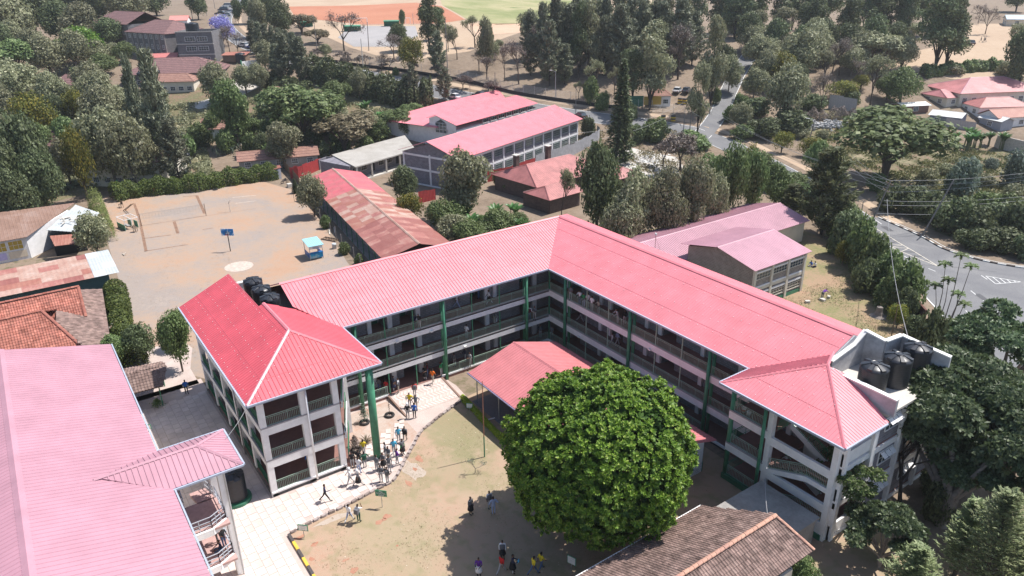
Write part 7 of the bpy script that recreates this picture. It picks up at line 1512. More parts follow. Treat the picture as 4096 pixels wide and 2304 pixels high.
for p, lb in ((G(*Tl(0, 1, 2167, 462)), 'old tyre lying in front of the court hedge, left one'), (G(*Tl(0, 1, 2367, 403)), 'old tyre lying in front of the court hedge, right one'), (G(*Tl(1, 2, 1345, 1288)), 'old tyre planted with a bare seedling beside the ramp'), (G(*Tl(1, 2, 1093, 1362)), 'old tyre holding a small conifer beside the green pillar'), (G(*Tl(1, 3, 1010, 188)), 'old tyre planted with a dry bush by the green pillar')):
    o = torus(.40, .13).build('tyre', RUB, None, True); o.location = p; tag(o, lb, 'tyre', None)
def smallplant(label, p, H, R, mat, n=700, kind='plant'):
    t = thing('potted_plant' if kind == 'plant' else kind, label, 'plant', tuple(p)); C = rng.normal(0, 1, (n, 3)) * np.array([R * .4, R * .4, H * .22]) + np.array([0, 0, H * .55]); C[:, 2] = np.clip(C[:, 2], .1, H); C[:, :2] *= (1.15 - C[:, 2:3] / H); meshobj('foliage', quadmesh('foliage', cards(C, sph(n), .07, .03), mat), t); MB().tube((0, 0, 0), (0, 0, H * .9), .03, .01).build('stem', BARK, t)
smallplant('small blue green conifer growing in a tyre by the green pillar', G(*Tl(1, 2, 1093, 1350)), 2.1, .75, L_SILV); smallplant('tall bare seedling growing in the tyre beside the ramp', G(*Tl(1, 2, 1345, 1280)), 2.2, .18, L_TWIG, 60); smallplant('dry pale bush growing in a tyre by the green pillar', G(*Tl(1, 3, 1000, 180)), 1.6, .8, L_TWIG, 900)
smallplant('clipped round shrub at the corner of the shaded grass plot', G(*Tl(0, 2, 1590, 1190)), .9, .8, L_GREEN, 900)
sp_ = thing('spiky_plant', 'spiky dracaena with narrow red green leaves near the pillar', 'plant', tuple(G(*Tl(1, 3, 1110, 110)))); m = MB()
for i in range(34): a = i * 2.4; e = random.uniform(.2, 1.6); leafblade(m, (0, 0, .1), (cos(a), sin(a), e), random.uniform(.6, 1.0), .035, 4, .8)
m.build('leaves', leafm('dracaena leaves', (.10, .10, .06), (.20, .17, .10)), sp_)
sp_ = thing('dry_shrub', 'leafless little shrub on the lawn beside the flagpole', 'shrub', tuple(G(*Tl(1, 3, 2205, 415)))); m = MB(); tips = []; random.seed(5); branches(m, Vector((0, 0, 0)), Vector((.1, 0, 1)), .55, .04, 4, tips, .6); m.build('branches', BARKG, sp_); P = np.array([list(q) for q in tips]); C = P[rng.integers(0, len(P), 160)] + rng.normal(0, .08, (160, 3)); meshobj('leaves', quadmesh('leaves', cards(C, sph(160), .05, .025), L_SILV), sp_)
fp = thing('flagpole', 'thin rusty flagpole, green at the foot, on the lawn edge', 'flagpole', tuple(G(*Tl(1, 3, 2300, 250)))); MB().tube((0, 0, 0), (0, 0, 2.2), .06).build('foot', GREEN, fp); MB().tube((0, 0, 2.2), (-.05, .05, 8.0), .05, .035).build('shaft', tint('rust red pole', (.32, .15, .10)), fp)
def vnet(u0, v0, u1, v1, label):
    a, b = G(*Tl(0, 1, u0, v0)), G(*Tl(0, 1, u1, v1)); t = thing('volleyball_net', label, 'net', tuple(a)); d = b - a
    for q in (Vector((0, 0, 0)), d): MB().tube(q, q + Vector((0, 0, 2.3)), .05).build('post', WOOD, t)
    m = MB(); n = int(d.length / .5)
    for k in range(7): m.tube(Vector((0, 0, 1.2 + k * .16)), d + Vector((0, 0, 1.2 + k * .16)), .008 if k < 6 else .02, n=3, cap=False)
    for i in range(n + 1): q = d * (i / n); m.tube(q + Vector((0, 0, 1.2)), q + Vector((0, 0, 2.16)), .007, n=3, cap=False)
    m.build('net', tint('net cord', (.16, .14, .12)), t)
vnet(1425, 825, 2075, 722, 'sagging dark volleyball net across the earth court')
vp = thing('net_post', 'forked white net post on the grey part of the court', 'post', tuple(G(*Tl(0, 1, 2317, 682)))); m = MB(); m.tube((0, 0, 0), (0, 0, 2.1), .05); m.tube((0, 0, 1.5), (-.5, -.6, 2.5), .03); m.tube((0, 0, 1.6), (.3, .3, 2.3), .03); m.build('post', tint('chalky post', (.5, .45, .4)), vp)
vp = thing('net_post', 'thin net post at the right side of the court', 'post', tuple(G(*Tl(1, 1, 388, 585)))); MB().tube((0, 0, 0), (-.2, 0, 3.0), .04).build('post', WOOD, vp)
for u, v, s_, lb in ((445, 575, 1.0, 'pale concrete block beside the thin net post'), (340, 432, .9, 'low concrete block in the upper corner of the court')):
    o = MB().box(-.5 * s_, -.5 * s_, 0, .5 * s_, .5 * s_, .8 * s_).build('concrete_block', CONC_L); o.location = G(*Tl(1, 1, u, v)); tag(o, lb, 'block')
wc = thing('small_hut', 'tiny white hut with a rusty pink roof in the court corner', 'hut', tuple(G(*Tl(1, 1, 205, 345))), rad(-10)); MB().box(-1.0, -1.0, 0, 1.0, 1.0, 2.1).build('wall', WHITE, wc); ribroof([[(-1.2, -1.2, 2.15), (1.2, -1.2, 2.15), (1.2, 1.2, 2.5), (-1.2, 1.2, 2.5)]], 'roof', RS[0], wc)
mbk = thing('motorcycle', 'dark motorcycle parked against the boards in the court corner', 'motorcycle', tuple(G(*Tl(1, 1, 290, 395))), rad(110))
for x in (-.65, .65): 
    w_ = torus(.27, .07, 16, 6).build('wheel', RUB, mbk); w_.rotation_euler = (pi / 2, 0, 0); w_.location = (x, .07, .34)
m = MB(); m.beam((-.5, 0, .5), (.45, 0, .62), .18, .25); m.beam((-.6, 0, .82), (.1, 0, .85), .22, .1); m.cbox((.22, 0, .88), (.45, .24, .24)); m.tube((.65, 0, .34), (.42, 0, 1.05), .035); m.tube((.42, -.3, 1.05), (.42, .3, 1.05), .02); m.build('frame', BK, mbk)
cr_ = thing('broken_frame', 'broken wooden crate frame lying behind the blue kiosk', 'crate', tuple(G(*Tl(1, 1, 750, 965))), .5)
for k in range(6): MB().box(-1.5 + k * .55, -.5, 0, -1.42 + k * .55, .5, .18).build('slat', WOOD, cr_)
MB().box(-1.55, -.55, 0, 1.4, -.48, .22).build('side', WOOD, cr_); MB().box(-1.55, .48, 0, 1.4, .55, .22).build('side', WOOD, cr_)
dr = thing('grey_barrel', 'grey rusty barrel beside the long shed path', 'barrel', tuple(G(*Tl(1, 1, 790, 1052)))); MB().lathe((0, 0, 0), [(.34, 0), (.36, .02), (.34, .3), (.36, .32), (.34, .6), (.36, .62), (.34, .88), (.30, .86)], 18).build('shell', GS[1], dr, True)
for i, (u, v, rz) in enumerate(((740, 885, 1.0), (790, 870, 1.0), (900, 1060, .95), (1015, 1195, .9))):
    o = MB().box(-1.5, -.1, 0, 1.5, .1, .12).build('timber_beam', BOARD); o.location = G(*Tl(1, 1, u, v)); o.rotation_euler.z = -.35; tag(o, 'pale timber beam on the ground by the long shed, %s from the top' % ORD[i], 'beam', 'timber beams by the long shed')
br_ = thing('fallen_branch', 'dry forked branch lying at the left side of the court', 'branch', tuple(G(*Tl(0, 1, 1240, 1120)))); m = MB(); m.tube((-.5, 0, .1), (.5, .1, .15), .07, .05); m.tube((0, .05, .1), (.5, .5, .3), .05, .02); m.tube((-.1, 0, .1), (-.4, .5, .25), .05, .02); m.build('limb', BOARD, br_)
# signs on the lawn
def sign(label, u, v, h, w, hh, lines, back=GREEN, face=None, txt=None, rz=rad(45), size=.11):
    p = G(*Tl(*u, *v)); t = thing('lawn_sign', label, 'sign', tuple(p), rz); MB().tube((0, 0, 0), (0, 0, h), .03).build('post', METAL, t)
    MB().box(-w / 2, -.02, h - hh / 2, w / 2, .02, h + hh / 2).build('board', back, t)
    if face: MB().box(-w / 2 + .06, -.035, h - hh / 2 + .06, w / 2 - .06, -.021, h + hh / 2 - .06).build('panel', face, t)
    for i, s_ in enumerate(lines): text(s_, (0, -.045, h + hh * (.28 - .56 * i / max(1, len(lines) - 1)) if len(lines) > 1 else h), (pi / 2, 0, 0), size, txt or WHITE, t)
PAPER = plain('printed paper white', (.66, .67, .66)); INK = plain('dark print', (.08, .09, .10))
sign('green sign board with white lettering on the lawn edge', (1, 3), (1272, 757), 1.45, 1.0, .62, ['The', 'SCHOOL', 'ahead'], size=.2)
sign('small green framed white notice where the kerb turns', (1, 3), (487, 1058), .95, .85, .6, ['- - - - - -', '- - - - -', '- - - - - -'], face=PAPER, txt=INK)
sign('small framed notice by the golden hedge', (1, 2), (2150, 1235), .6, .7, .6, ['- - - -', '- - - -', '- - - -'], face=PAPER, txt=INK)
sign('green framed notice in the shade below the great tree', (2, 3), (597, 1400), 1.05, .75, .75, ['- - - -', '- - - -', '- - - -'], face=PAPER, txt=INK, rz=rad(20)); sign('small framed plaque on the shaded grass plot', (0, 2), (1500, 1440), .55, .7, .5, ['- - - -', '- - - -'], face=PAPER, txt=INK)
sheet('grass_plot', [(2.6, -43.2), (-8.6, -43.4), (-8.6, -41.0), (2.6, -41.0)], .03, G_LAWN, kind='structure')
# goals, field furniture
def goal(label, u0, v0, u1, v1, h=2.44, mat=WHITE):
    a, b = T(u0, v0), T(u1, v1); t = thing('goal', label, 'goal', tuple(a)); d = b - a; z = Vector((0, 0, h)); n_ = Vector((-d.y, d.x, 0)).normalized() * 1.6
    n_ = n_ if n_.dot(FW) > 0 else -n_; m = MB()
    for p, q in ((Vector(), z), (d, d + z), (z, d + z)): m.tube(p, q, .09)
    m.build('frame', mat, t); m = MB()
    for p, q in ((z, z * .9 + n_ * .6), (d + z, d + z * .9 + n_ * .6), (z * .9 + n_ * .6, n_), (d + z * .9 + n_ * .6, d + n_), (n_, d + n_)): m.tube(p, q, .04)
    m.build('stanchion', mat, t)
goal('white football goal at the near end of the red pitch', 879, 64, 924, 63, 2.6); goal('small white goal on the grey hard court edge', 1020, 60, 1032, 60, 2.2); goal('white swing frame beside the hostel yard', 699, 194, 709, 190, 2.4)
for i, (u, v, w) in enumerate(((767, 68, 3.0), (886, 79, 3.2), (985, 66, 3.0))):
    p = T(u, v); o = thing('dugout', 'green roofed dugout beside the hard court, %s from the left' % ORD[i], 'shelter', tuple(p), YAW, 'green dugouts'); MB().box(-w, -.8, 0, w, .8, .1).build('base', CONC, o); MB().box(-w, .7, 0, w, .8, 2).build('back', GREEN_D, o); MB().slab([(-w, -1, 1.9), (w, -1, 1.9), (w, 1, 2.2), (-w, 1, 2.2)], .06).build('roof', GREEN, o)

# ------------------------------------------------------------------ vehicles
def car(label, u, v, ang, col, kind='car'):
    """ang: heading against the view direction, degrees"""
    p = T(u, v); t = thing('parked_car' if 'parked' in label else 'car', label, kind if kind != 'van' else 'van', tuple(p + Vector((0, 0, .03))), YAW + rad(ang)); L, Wd, H = (4.4, 1.75, 1.45) if kind == 'car' else ((4.8, 1.8, 1.95) if kind == 'van' else (6.5, 2.2, 2.7))
    hh = H * .56; prof = [(-L / 2, .35), (-L / 2, hh * .92), (-L / 2 + .15, hh), (-L * .30, hh + .02) if kind == 'car' else (-L / 2 + .2, hh), (L * .22, hh), (L / 2 - .1, hh * .82), (L / 2, hh * .6), (L / 2, .3)]
    def loft(prof, w0, w1=None):
        n = len(prof); w1 = w1 or w0; zt = max(z for _, z in prof); zb = min(z for _, z in prof); ws = [w0 + (w1 - w0) * (z - zb) / max(.01, zt - zb) for _, z in prof]
        return [(x, -w / 2, z) for (x, z), w in zip(prof, ws)] + [(x, w / 2, z) for (x, z), w in zip(prof, ws)], [tuple(range(n)), tuple(range(n, 2 * n))[::-1]] + [((i + 1) % n, i, i + n, (i + 1) % n + n) for i in range(n)]
    paint = tint('car paint ' + label[:24], col, rough=.25, spec=.6, var=.03); MB().add(*loft(prof, Wd)).build('body', paint, t)
    cab = [(-L * .42, hh - .01), (-L * .34, H - .04), (L * .02, H - .02), (L * .20, hh - .01)] if kind == 'car' else [(-L * .49, hh - .01), (-L * .46, H - .04), (L * .22, H - .02), (L * .36, hh - .01)]
    MB().add(*loft(cab, Wd - .06, Wd - .38)).build('windows', GLASS, t); a, b = cab[1], cab[2]; MB().box(a[0] - .02, -(Wd - .40) / 2, H - .045, b[0] + .02, (Wd - .40) / 2, H + .01).build('roof', paint, t)
    for x in (-L * .31, L * .31):
        for y in (-Wd / 2 + .02, Wd / 2 - .02): w_ = MB().tube((x, y - .1, .33), (x, y + .1, .33), .33, n=14).build('wheel', RUB, t); MB().tube((x, y - .11, .33), (x, y + .11, .33), .17, n=10).build('rim', METAL, w_)
    for y in (-Wd * .36, Wd * .36): MB().cbox((L / 2 - .02, y, hh * .66), (.1, .3, .14)).build('headlight', LAMP, t); MB().cbox((-L / 2, y, hh * .8), (.06, .26, .14)).build('tail_light', tint('tail lamp red', (.4, .02, .02)), t)
    return t
WH = (.68, .68, .68); car('white car driving behind the roadside casuarina near the pink roofs', 1142, 248, 130, WH); car('white car on the road seen over the hedge', 915, 190, 120, WH); car('dark car half hidden behind the pink classroom roof', 1183 + 22, 243, 130, (.03, .03, .04)); car('black car at the roadside by the stone classrooms', 1458, 296, 125, (.03, .03, .03))
car('white parked car nearest the hostel tower on the road', 612, 118, 150, WH); car('blue parked car on the road by the hostel tower', 632, 122, 150, (.03, .08, .30)); car('dark blue parked car at the end of the roadside row', 646, 130, 150, (.03, .05, .14)); car('light blue parked car seen between the casuarinas', 662, 128, 150, (.20, .35, .55))
car('white car in the roadside row behind the casuarinas', 688, 136, 140, WH); car('second white car behind the casuarinas', 705, 140, 140, WH); car('white car half hidden by a casuarina beside the hedge', 775, 163, 130, WH)
car('silver car coming down the distant road', 569, 41, 190, (.45, .47, .50)); car('black car parked at the left of the distant road', 553, 36, 185, (.03, .03, .04)); car('white pickup beside the silver car in the distance', 578, 32, 185, WH); car('dark minibus at the head of the distant queue', 562, 28, 185, (.05, .06, .10), 'van'); car('pale car waiting lower on the distant road', 556, 50, 190, (.55, .57, .6)); car('white van at the back of the distant queue', 572, 18, 185, WH, 'van')
car('white car parked beside the guardhouse', 1705, 232, 60, WH); car('dark car parked behind the guardhouse', 1728, 232, 60, (.04, .05, .07)); car('white car parked in the trees left of the hostel', 285, 105, 100, WH); car('dark car parked in the trees left of the hostel', 303, 108, 100, (.06, .06, .08)); car('dark pickup driving up the gate road', 1888, 112, 20, (.05, .05, .05)); car('dark car under the big gum by the paddock', 1512 + 928, 112, 80, (.05, .05, .06))
tk2 = water_tank(tuple(T(607, 158)), 1.5, 2.6, 'black water tank beside the rusty shacks near the hostel tower', None); tk3 = water_tank(tuple(T(248, 32)), 1.5, 3.4, 'black water tank behind the rear hostel wing', None)
tk4 = water_tank(tuple(T(354, 196, 3.0)), .9, 1.2, 'small black tank on the porch building roof', None); tk5 = water_tank(tuple(T(396, 190, 3.0)), .9, 1.2, 'second small black tank on the porch building roof', None); tk6 = water_tank(tuple(G(474, 412)), .7, 2.2, 'dark tank standing among the trees above the court', None)
rs = thing('rusty_shack', 'low rusty shack beside the hostel tower', 'shack', tuple(T(600, 155)), YAW); MB().box(-4, -2, 0, 3, 2, 2.2).build('wall', WOOD, rs); ribroof([[(-4.4, -2.4, 2.2), (3.4, -2.4, 2.2), (3.4, 2.4, 2.7), (-4.4, 2.4, 2.7)]], 'roof', RS[0], rs)
gt = thing('white_gate', 'white panelled steel gate at the edge of the hostel yard', 'gate', tuple(T(633, 178)), YAW + .9); MB().box(-3, -.05, 0, 3, .05, 3).build('panel', WHITE, gt); MB().box(-3.3, -.2, 0, -3, .2, 3.3).build('post', GREEN, gt); MB().box(3, -.2, 0, 3.3, .2, 3.3).build('post', GREEN, gt)
m = MB()
rp = thing('rubble_heap', 'heap of broken white rubble and boards beyond the bungalow', 'rubble', tuple(G(1620, 415)))
c0 = rp.location.copy()
for i in range(420):
    p = G(random.gauss(1615, 42), random.gauss(408, 13)) - c0; m.add([(v[0], v[1], v[2]) for v in [p + Vector((random.uniform(-.6, .6), random.uniform(-.6, .6), random.uniform(.0, .3))) for _ in range(4)]], [(0, 1, 2), (0, 2, 3), (0, 3, 1)])
m.build('rubble', islandm('broken white boards', [(.30, .28, .26), (.66, .66, .64), (.50, .48, .45)], noise=.2), rp, kind='stuff')
rp = thing('rubble_heap', 'grey heap of stones behind the dry stick hedge', 'rubble', tuple(T(2060, 318))); c0 = rp.location.copy(); m = MB()
for i in range(420):
    p = T(random.gauss(2060, 45), random.gauss(317, 5)) - c0; m.cbox(p + Vector((0, 0, random.uniform(0, .7))), [random.uniform(.2, .7) for _ in range(3)], random.uniform(0, 3))
m.build('stones', islandm('grey rubble stones', [(.22, .22, .23), (.50, .50, .50), (.36, .35, .34)], noise=.2), rp, kind='stuff')
st_ = thing('tree_stump', 'pale flared tree stump in red earth beyond the right roof', 'stump', tuple(G(*Tl(3, 2, 1110, 285)))); MB().lathe((0, 0, 0), [(1.1, 0), (.6, .25), (.42, .7), (.36, 1.3), (.2, 1.35)], 11).build('wood', BARKG, st_)
for i, (u, v, s_) in enumerate(((548, 128, .7), (395, 148, .6), (610, 100, .5))): o = MB().cbox((0, 0, .15), (s_, s_ * .7, .3), i).build('stone', CONC_L); o.location = G(*Tl(3, 2, u, v)); tag(o, 'pale stone in the yard grass, %s from the left' % ORD[(1, 0, 2)[i]], 'stone', 'stones in the yard grass')
wb = thing('white_bench_frame', 'bent white metal bar lying on the lawn by the golden hedge', 'frame', tuple(G(*Tl(1, 2, 2285, 1340)))); m = MB(); m.beam((0, 0, .06), (-1.9, .1, .06), .09, .09); m.beam((0, 0, .06), (.3, 1.2, .06), .09, .09); m.build('bar', WHITE, wb)
for k, (x, y, z, c) in enumerate(((29.7, -2.4, F2, WHITE), (30.25, -2.45, F2, WHITE))):
    t = thing('bucket', ('white bucket with a red band on the upper right landing', 'smaller white bucket on the upper right landing')[k], 'bucket', (x, y, z + .0)); MB().lathe((0, 0, 0), [(.15, 0), (.2, .45 - k * .1), (.21, .46 - k * .1), (.16, .40)], 14).build('pail', c, t, True)
    if k == 0: MB().lathe((0, 0, .16), [(.176, 0), (.19, .14)], 14).build('band', tint('red ring', (.5, .06, .03)), t)
# ------------------------------------------------------------------ people
def body_mesh(name, J, skirt=False):
    """one skinned body: J maps joint names to places"""
    bones = [('pel', 'sp', .145, .10), ('sp', 'ch', .135, .095), ('ch', 'nk', .17, .11), ('nk', 'h0', .055, .055), ('h0', 'h1', .06, .065), ('h1', 'h2', .078, .095), ('h2', 'h3', .075, .09)]
    rad_ = dict(pel=(.15, .11), sp=(.135, .10), ch=(.175, .115), nk=(.055, .055), h0=(.06, .068), h1=(.078, .092), h2=(.077, .094), h3=(.045, .05), nose=(.016, .016))
    E = [('pel', 'sp'), ('sp', 'ch'), ('ch', 'nk'), ('nk', 'h0'), ('h0', 'h1'), ('h1', 'h2'), ('h2', 'h3'), ('h1', 'nose')]
    for s_ in 'LR':
        E += [('ch', 's' + s_), ('s' + s_, 'e' + s_), ('e' + s_, 'w' + s_), ('w' + s_, 'p' + s_), ('pel', 'hip' + s_), ('hip' + s_, 'k' + s_), ('k' + s_, 'a' + s_), ('a' + s_, 't' + s_)]
        rad_.update({'s' + s_: (.062, .062), 'e' + s_: (.042, .042), 'w' + s_: (.028, .028), 'p' + s_: (.034, .022), 'hip' + s_: (.085, .085), 'k' + s_: (.058, .058), 'a' + s_: (.038, .038), 't' + s_: (.042, .035)})
        w, p = Vector(J['w' + s_]), Vector(J['p' + s_]); d = (p - w).normalized(); sd = d.cross(Vector((0, 1, 0))); sd = sd.normalized() if sd.length > .1 else Vector((1, 0, 0))
        for i, (o_, ln) in enumerate(((-.024, .055), (-.008, .068), (.008, .064), (.024, .05))):
            n1, n2 = 'f%d%s' % (i, s_), 'g%d%s' % (i, s_); J[n1] = tuple(p + sd * o_ + d * .028); J[n2] = tuple(p + sd * o_ * 1.1 + d * (.028 + ln * .6) + Vector((0, .018, 0))); E += [('p' + s_, n1), (n1, n2)]; rad_[n1] = rad_[n2] = (.0085, .0085)
        J['th' + s_] = tuple(w.lerp(p, .45) + sd * .045 + Vector((0, .02, 0))); E.append(('w' + s_, 'th' + s_)); rad_['th' + s_] = (.010, .010)
    h1, h2 = Vector(J['h1']), Vector(J['h2']); J['nose'] = tuple(h1.lerp(h2, .35) + Vector(J.get('face', (0, .10, 0))))
    names = [k for k in J if k in rad_]; ix = {k: i for i, k in enumerate(names)}; me = bpy.data.meshes.new(name); me.from_pydata([J[k] for k in names], [(ix[a], ix[b]) for a, b in E], [])
    o = bpy.data.objects.new(name, me); COL.objects.link(o); sk = o.modifiers.new('s', 'SKIN'); ss = o.modifiers.new('u', 'SUBSURF'); ss.levels = ss.render_levels = 1
    for k in names: me.skin_vertices[0].data[ix[k]].radius = rad_[k]
    me.skin_vertices[0].data[ix['pel']].use_root = True
    dg = bpy.context.evaluated_depsgraph_get(); out = bpy.data.meshes.new_from_object(o.evaluated_get(dg)); bpy.data.objects.remove(o); out.name = name
    seg = [(Vector(J[a]), Vector(J[b]), m) for a, b, m in [('pel', 'sp', 2), ('sp', 'ch', 2), ('ch', 'nk', 2), ('nk', 'h0', 0), ('h0', 'h2', 0), ('h2', 'h3', 0)] + sum([[('ch', 's' + s_, 2), ('s' + s_, 'e' + s_, 2), ('e' + s_, 'w' + s_, 3), ('w' + s_, 'g1' + s_, 0), ('w' + s_, 'th' + s_, 0), ('pel', 'hip' + s_, 4), ('hip' + s_, 'k' + s_, 4), ('k' + s_, 'a' + s_, 5), ('a' + s_, 't' + s_, 6)] for s_ in 'LR'], [])]
    out.materials.clear()
    for _ in range(7): out.materials.append(WHITE)
    hm = h1.lerp(h2, .5); fd = Vector(J.get('face', (0, .1, 0))).normalized()
    for f in out.polygons:
        c = f.center; best = 9; bm_ = 0
        for a, b, m_ in seg:
            ab = b - a; t = max(0, min(1, (c - a).dot(ab) / max(1e-6, ab.length_squared))); dd = (a + ab * t - c).length
            if dd < best: best, bm_ = dd, m_
        if bm_ == 0 and (c - hm).length < .16:
            r = c - hm
            if r.dot((h2 - h1).normalized()) > .055 or r.dot(fd) < -.005 and r.dot((h2 - h1).normalized()) > -.05: bm_ = 1
        f.material_index = bm_; f.use_smooth = True
    return out
def pose(lean=0, stride=0, armL=(0, 0), armR=(0, 0), bend=0, sit=False, spread=.0, crossed=False):
    """arm = (forward swing of upper arm, bend at elbow) in radians"""
    J = {}; hip = .93 if not sit else .46; up = lambda x, z: (x, sin(bend) * z, hip + .02 + cos(bend) * z); J['pel'] = (0, 0, hip + .02)
    J['sp'] = up(0, .20); J['ch'] = up(0, .44); J['nk'] = up(0, .55); J['h0'] = up(0, .61); v = Vector((0, sin(bend * .6), cos(bend * .6))); h0 = Vector(J['h0']); J['h1'] = tuple(h0 + v * .05 + Vector((0, .015, 0))); J['h2'] = tuple(h0 + v * .14 + Vector((0, .01, 0))); J['h3'] = tuple(h0 + v * .20); J['face'] = (0, .095 * cos(bend * .6), -.095 * sin(bend * .6))
    for s_, sg, (sw, el) in (('L', -1, armL), ('R', 1, armR)):
        sx, sy, sz = up(.175 * sg, .47); a = sw + bend * .3; e = Vector((sx + sg * (.05 + spread), sy + sin(a) * .28, sz - cos(a) * .28)); b = a + el; side = -sg * .12 * min(1, el) if el else .02 * sg
        if crossed: side = -sg * .2
        w = e + Vector((side, sin(b) * .25, -cos(b) * .25)); p = w + Vector((side * .2, sin(b) * .07, -cos(b) * .07)); J['s' + s_] = (sx, sy, sz); J['e' + s_] = tuple(e); J['w' + s_] = tuple(w); J['p' + s_] = tuple(p)
        st = stride * sg; hx = .09 * sg; J['hip' + s_] = (hx, 0, hip)
        if sit: J['k' + s_] = (hx * 1.3, .42, .48); J['a' + s_] = (hx * 1.3, .44, .09); J['t' + s_] = (hx * 1.4, .60, .045)
        else:
            k = Vector((hx, sin(st) * .44, hip - cos(st) * .44)); bk = max(0, -st) * .9 + abs(st) * .1; an = k + Vector((0, sin(st - bk) * .42, -cos(st - bk) * .42)); an.z = max(an.z, .09); J['k' + s_] = tuple(k); J['a' + s_] = tuple(an); J['t' + s_] = (hx * 1.25, an.y + .17, max(.04, an.z - .05))
    return J
POSES = dict(stand=pose(armL=(.05, .2), armR=(-.02, .15)), walk=pose(stride=.38, armL=(.4, .3), armR=(-.35, .25)), walk2=pose(stride=-.3, armL=(-.3, .2), armR=(.35, .3)), hold=pose(armL=(.3, 1.3), armR=(.3, 1.2)), one=pose(armL=(.1, .2), armR=(.4, 1.5), stride=.08), hips=pose(armL=(-.35, 1.5), armR=(-.35, 1.5), spread=.14),
             cross=pose(armL=(.2, 1.3), armR=(.2, 1.3), crossed=True), phone=pose(stride=.4, armL=(.05, .1), armR=(.4, 1.1)), bend=pose(bend=1.15, armL=(.5, .1), armR=(.5, .1)), sit=pose(sit=True, armL=(.5, .6), armR=(.5, .6), bend=.15), lean=pose(bend=.25, armL=(.7, .5), armR=(.7, .5)), touch=pose(armL=(.1, .2), armR=(1.0, 2.0)))
PM = {k: body_mesh('person', dict(v)) for k, v in POSES.items()}
CLO = dict(black=(.018, .018, .020), white=(.70, .70, .72), grey=(.13, .135, .15), lightgrey=(.36, .36, .37), navy=(.025, .03, .07), blue=(.03, .13, .48), cyan=(.08, .42, .62), yellow=(.72, .55, .03), orange=(.80, .17, .015), red=(.50, .02, .02), maroon=(.12, .02, .03), purple=(.12, .03, .25), green=(.03, .24, .09), darkgreen=(.02, .08, .05), beige=(.42, .38, .32), khaki=(.30, .29, .24), denim=(.09, .14, .26), paleblue=(.35, .42, .60), hair=(.012, .010, .010))
def cm(n): return tint('cloth ' + n, CLO[n], rough=.85, var=.12, scale=12)
SKIN = plain('brown skin', (.14, .07, .045), rough=.55, var=.08); SHOE = plain('black shoes', (.02, .02, .02), rough=.5); SOCK = cm('white')
SKM = MB().lathe((0, 0, 0), [(.235, 0), (.225, .12), (.19, .32), (.165, .46), (.15, .52)], 16).mesh('skirt', WHITE, True)
VEST = MB().lathe((0, 0, 0), [(.17, 0), (.165, .1), (.172, .25), (.19, .38), (.17, .46), (.09, .50)], 16).mesh('vest', WHITE, True)
HOOD = MB().lathe((0, 0, 0), [(.13, 0), (.115, .08), (.118, .16), (.122, .22), (.09, .30), (.03, .335)], 14).mesh('headscarf', WHITE, True)
BAG = MB().box(-.16, -.30, -.02, .16, -.13, .42).mesh('backpack', WHITE)
PAPR = MB().box(-.14, 0, -.1, .14, .012, .1).mesh('papers', WHITE)
FACEV = (CAMP - Vector((0, 0, 0)))
def withmat(o, m): o.material_slots[0].link = 'OBJECT'; o.material_slots[0].material = m; return o
def person(label, at, z, ps, top, bottom, face=0, sleeve=None, shin=None, skirt=None, vest=None, scarf=None, bag=None, paper=None, s=1.0, grp=None, hood=None, shoe=None):
    """at: picture column and row of the feet; face: heading, 0 = away from the camera, 90 = to the left"""
    p = G(at[0], at[1], z) if z is not None else T(*at)
    o = meshobj('person', PM[ps], None, p); o['label'] = label; o['category'] = 'person'
    if grp: o['group'] = grp
    o.rotation_euler.z = YAW + rad(face); o.scale = (s * 1.14, s * 1.14, s * 1.03)
    for i, m_ in enumerate((SKIN, cm('hair'), cm(top), SKIN if sleeve is None else cm(sleeve), cm(bottom), cm(shin or bottom) if shin != 'skin' else SKIN, shoe and cm(shoe) or SHOE)): o.material_slots[i].link = 'OBJECT'; o.material_slots[i].material = m_
    if skirt: q = withmat(meshobj('skirt', SKM, o, (0, .0, .48)), cm(skirt))
    if vest: q = withmat(meshobj('vest', VEST, o, (0, .0, .93)), cm(vest)); q.scale = (1.12, .78, 1.02)
    if scarf: q = withmat(meshobj('headscarf', HOOD, o, (0, -.012, 1.47)), cm(scarf)); 
    if bag: withmat(meshobj('backpack', BAG, o, (0, .0, 1.0)), cm(bag))
    if paper: q = withmat(meshobj('papers', PAPR, o, (.05, .36, 1.18)), cm('white' if paper is True else paper)); q.rotation_euler.x = -.6; 
    return o
def pp(tile, u, v): return Tl(*tile, u, v)
A = (1, 3); B = (1, 2); C_ = (2, 2); Dd = (0, 1)
person('man in a dark checked shirt striding along the paving looking at his phone', pp(A, 705, 700), GZ, 'phone', 'navy', 'black', -75, sleeve='navy')
person('person with a white headscarf and white top crossing below the left block', pp(A, 950, 530), GZ, 'walk2', 'white', 'lightgrey', 110, sleeve='white', scarf='white')
person('person with a white headscarf, grey pullover and dark shorts walking right', pp(A, 1035, 548), GZ, 'walk', 'grey', 'black', -60, shin='lightgrey', scarf='white', skirt='black')
person('person in a white shirt and pale jeans between the black shirts and headscarves', pp(A, 1040, 420), GZ, 'one', 'white', 'paleblue', -20)
person('tall person in a black shirt at the left of the group by the block corner', pp(A, 975, 365), GZ, 'stand', 'black', 'lightgrey', 20)
person('person in a black shirt standing in the middle of the corner group', pp(A, 1040, 345), GZ, 'hold', 'black', 'black', 0)
person('person in a dark green jersey with a yellow band at the waist', pp(A, 1100, 362), GZ, 'hips', 'darkgreen', 'lightgrey', 30, vest='darkgreen')
person('person in a yellow shirt walking away beside the dry bush', pp(A, 1088, 238), GZ, 'walk2', 'yellow', 'lightgrey', 5)
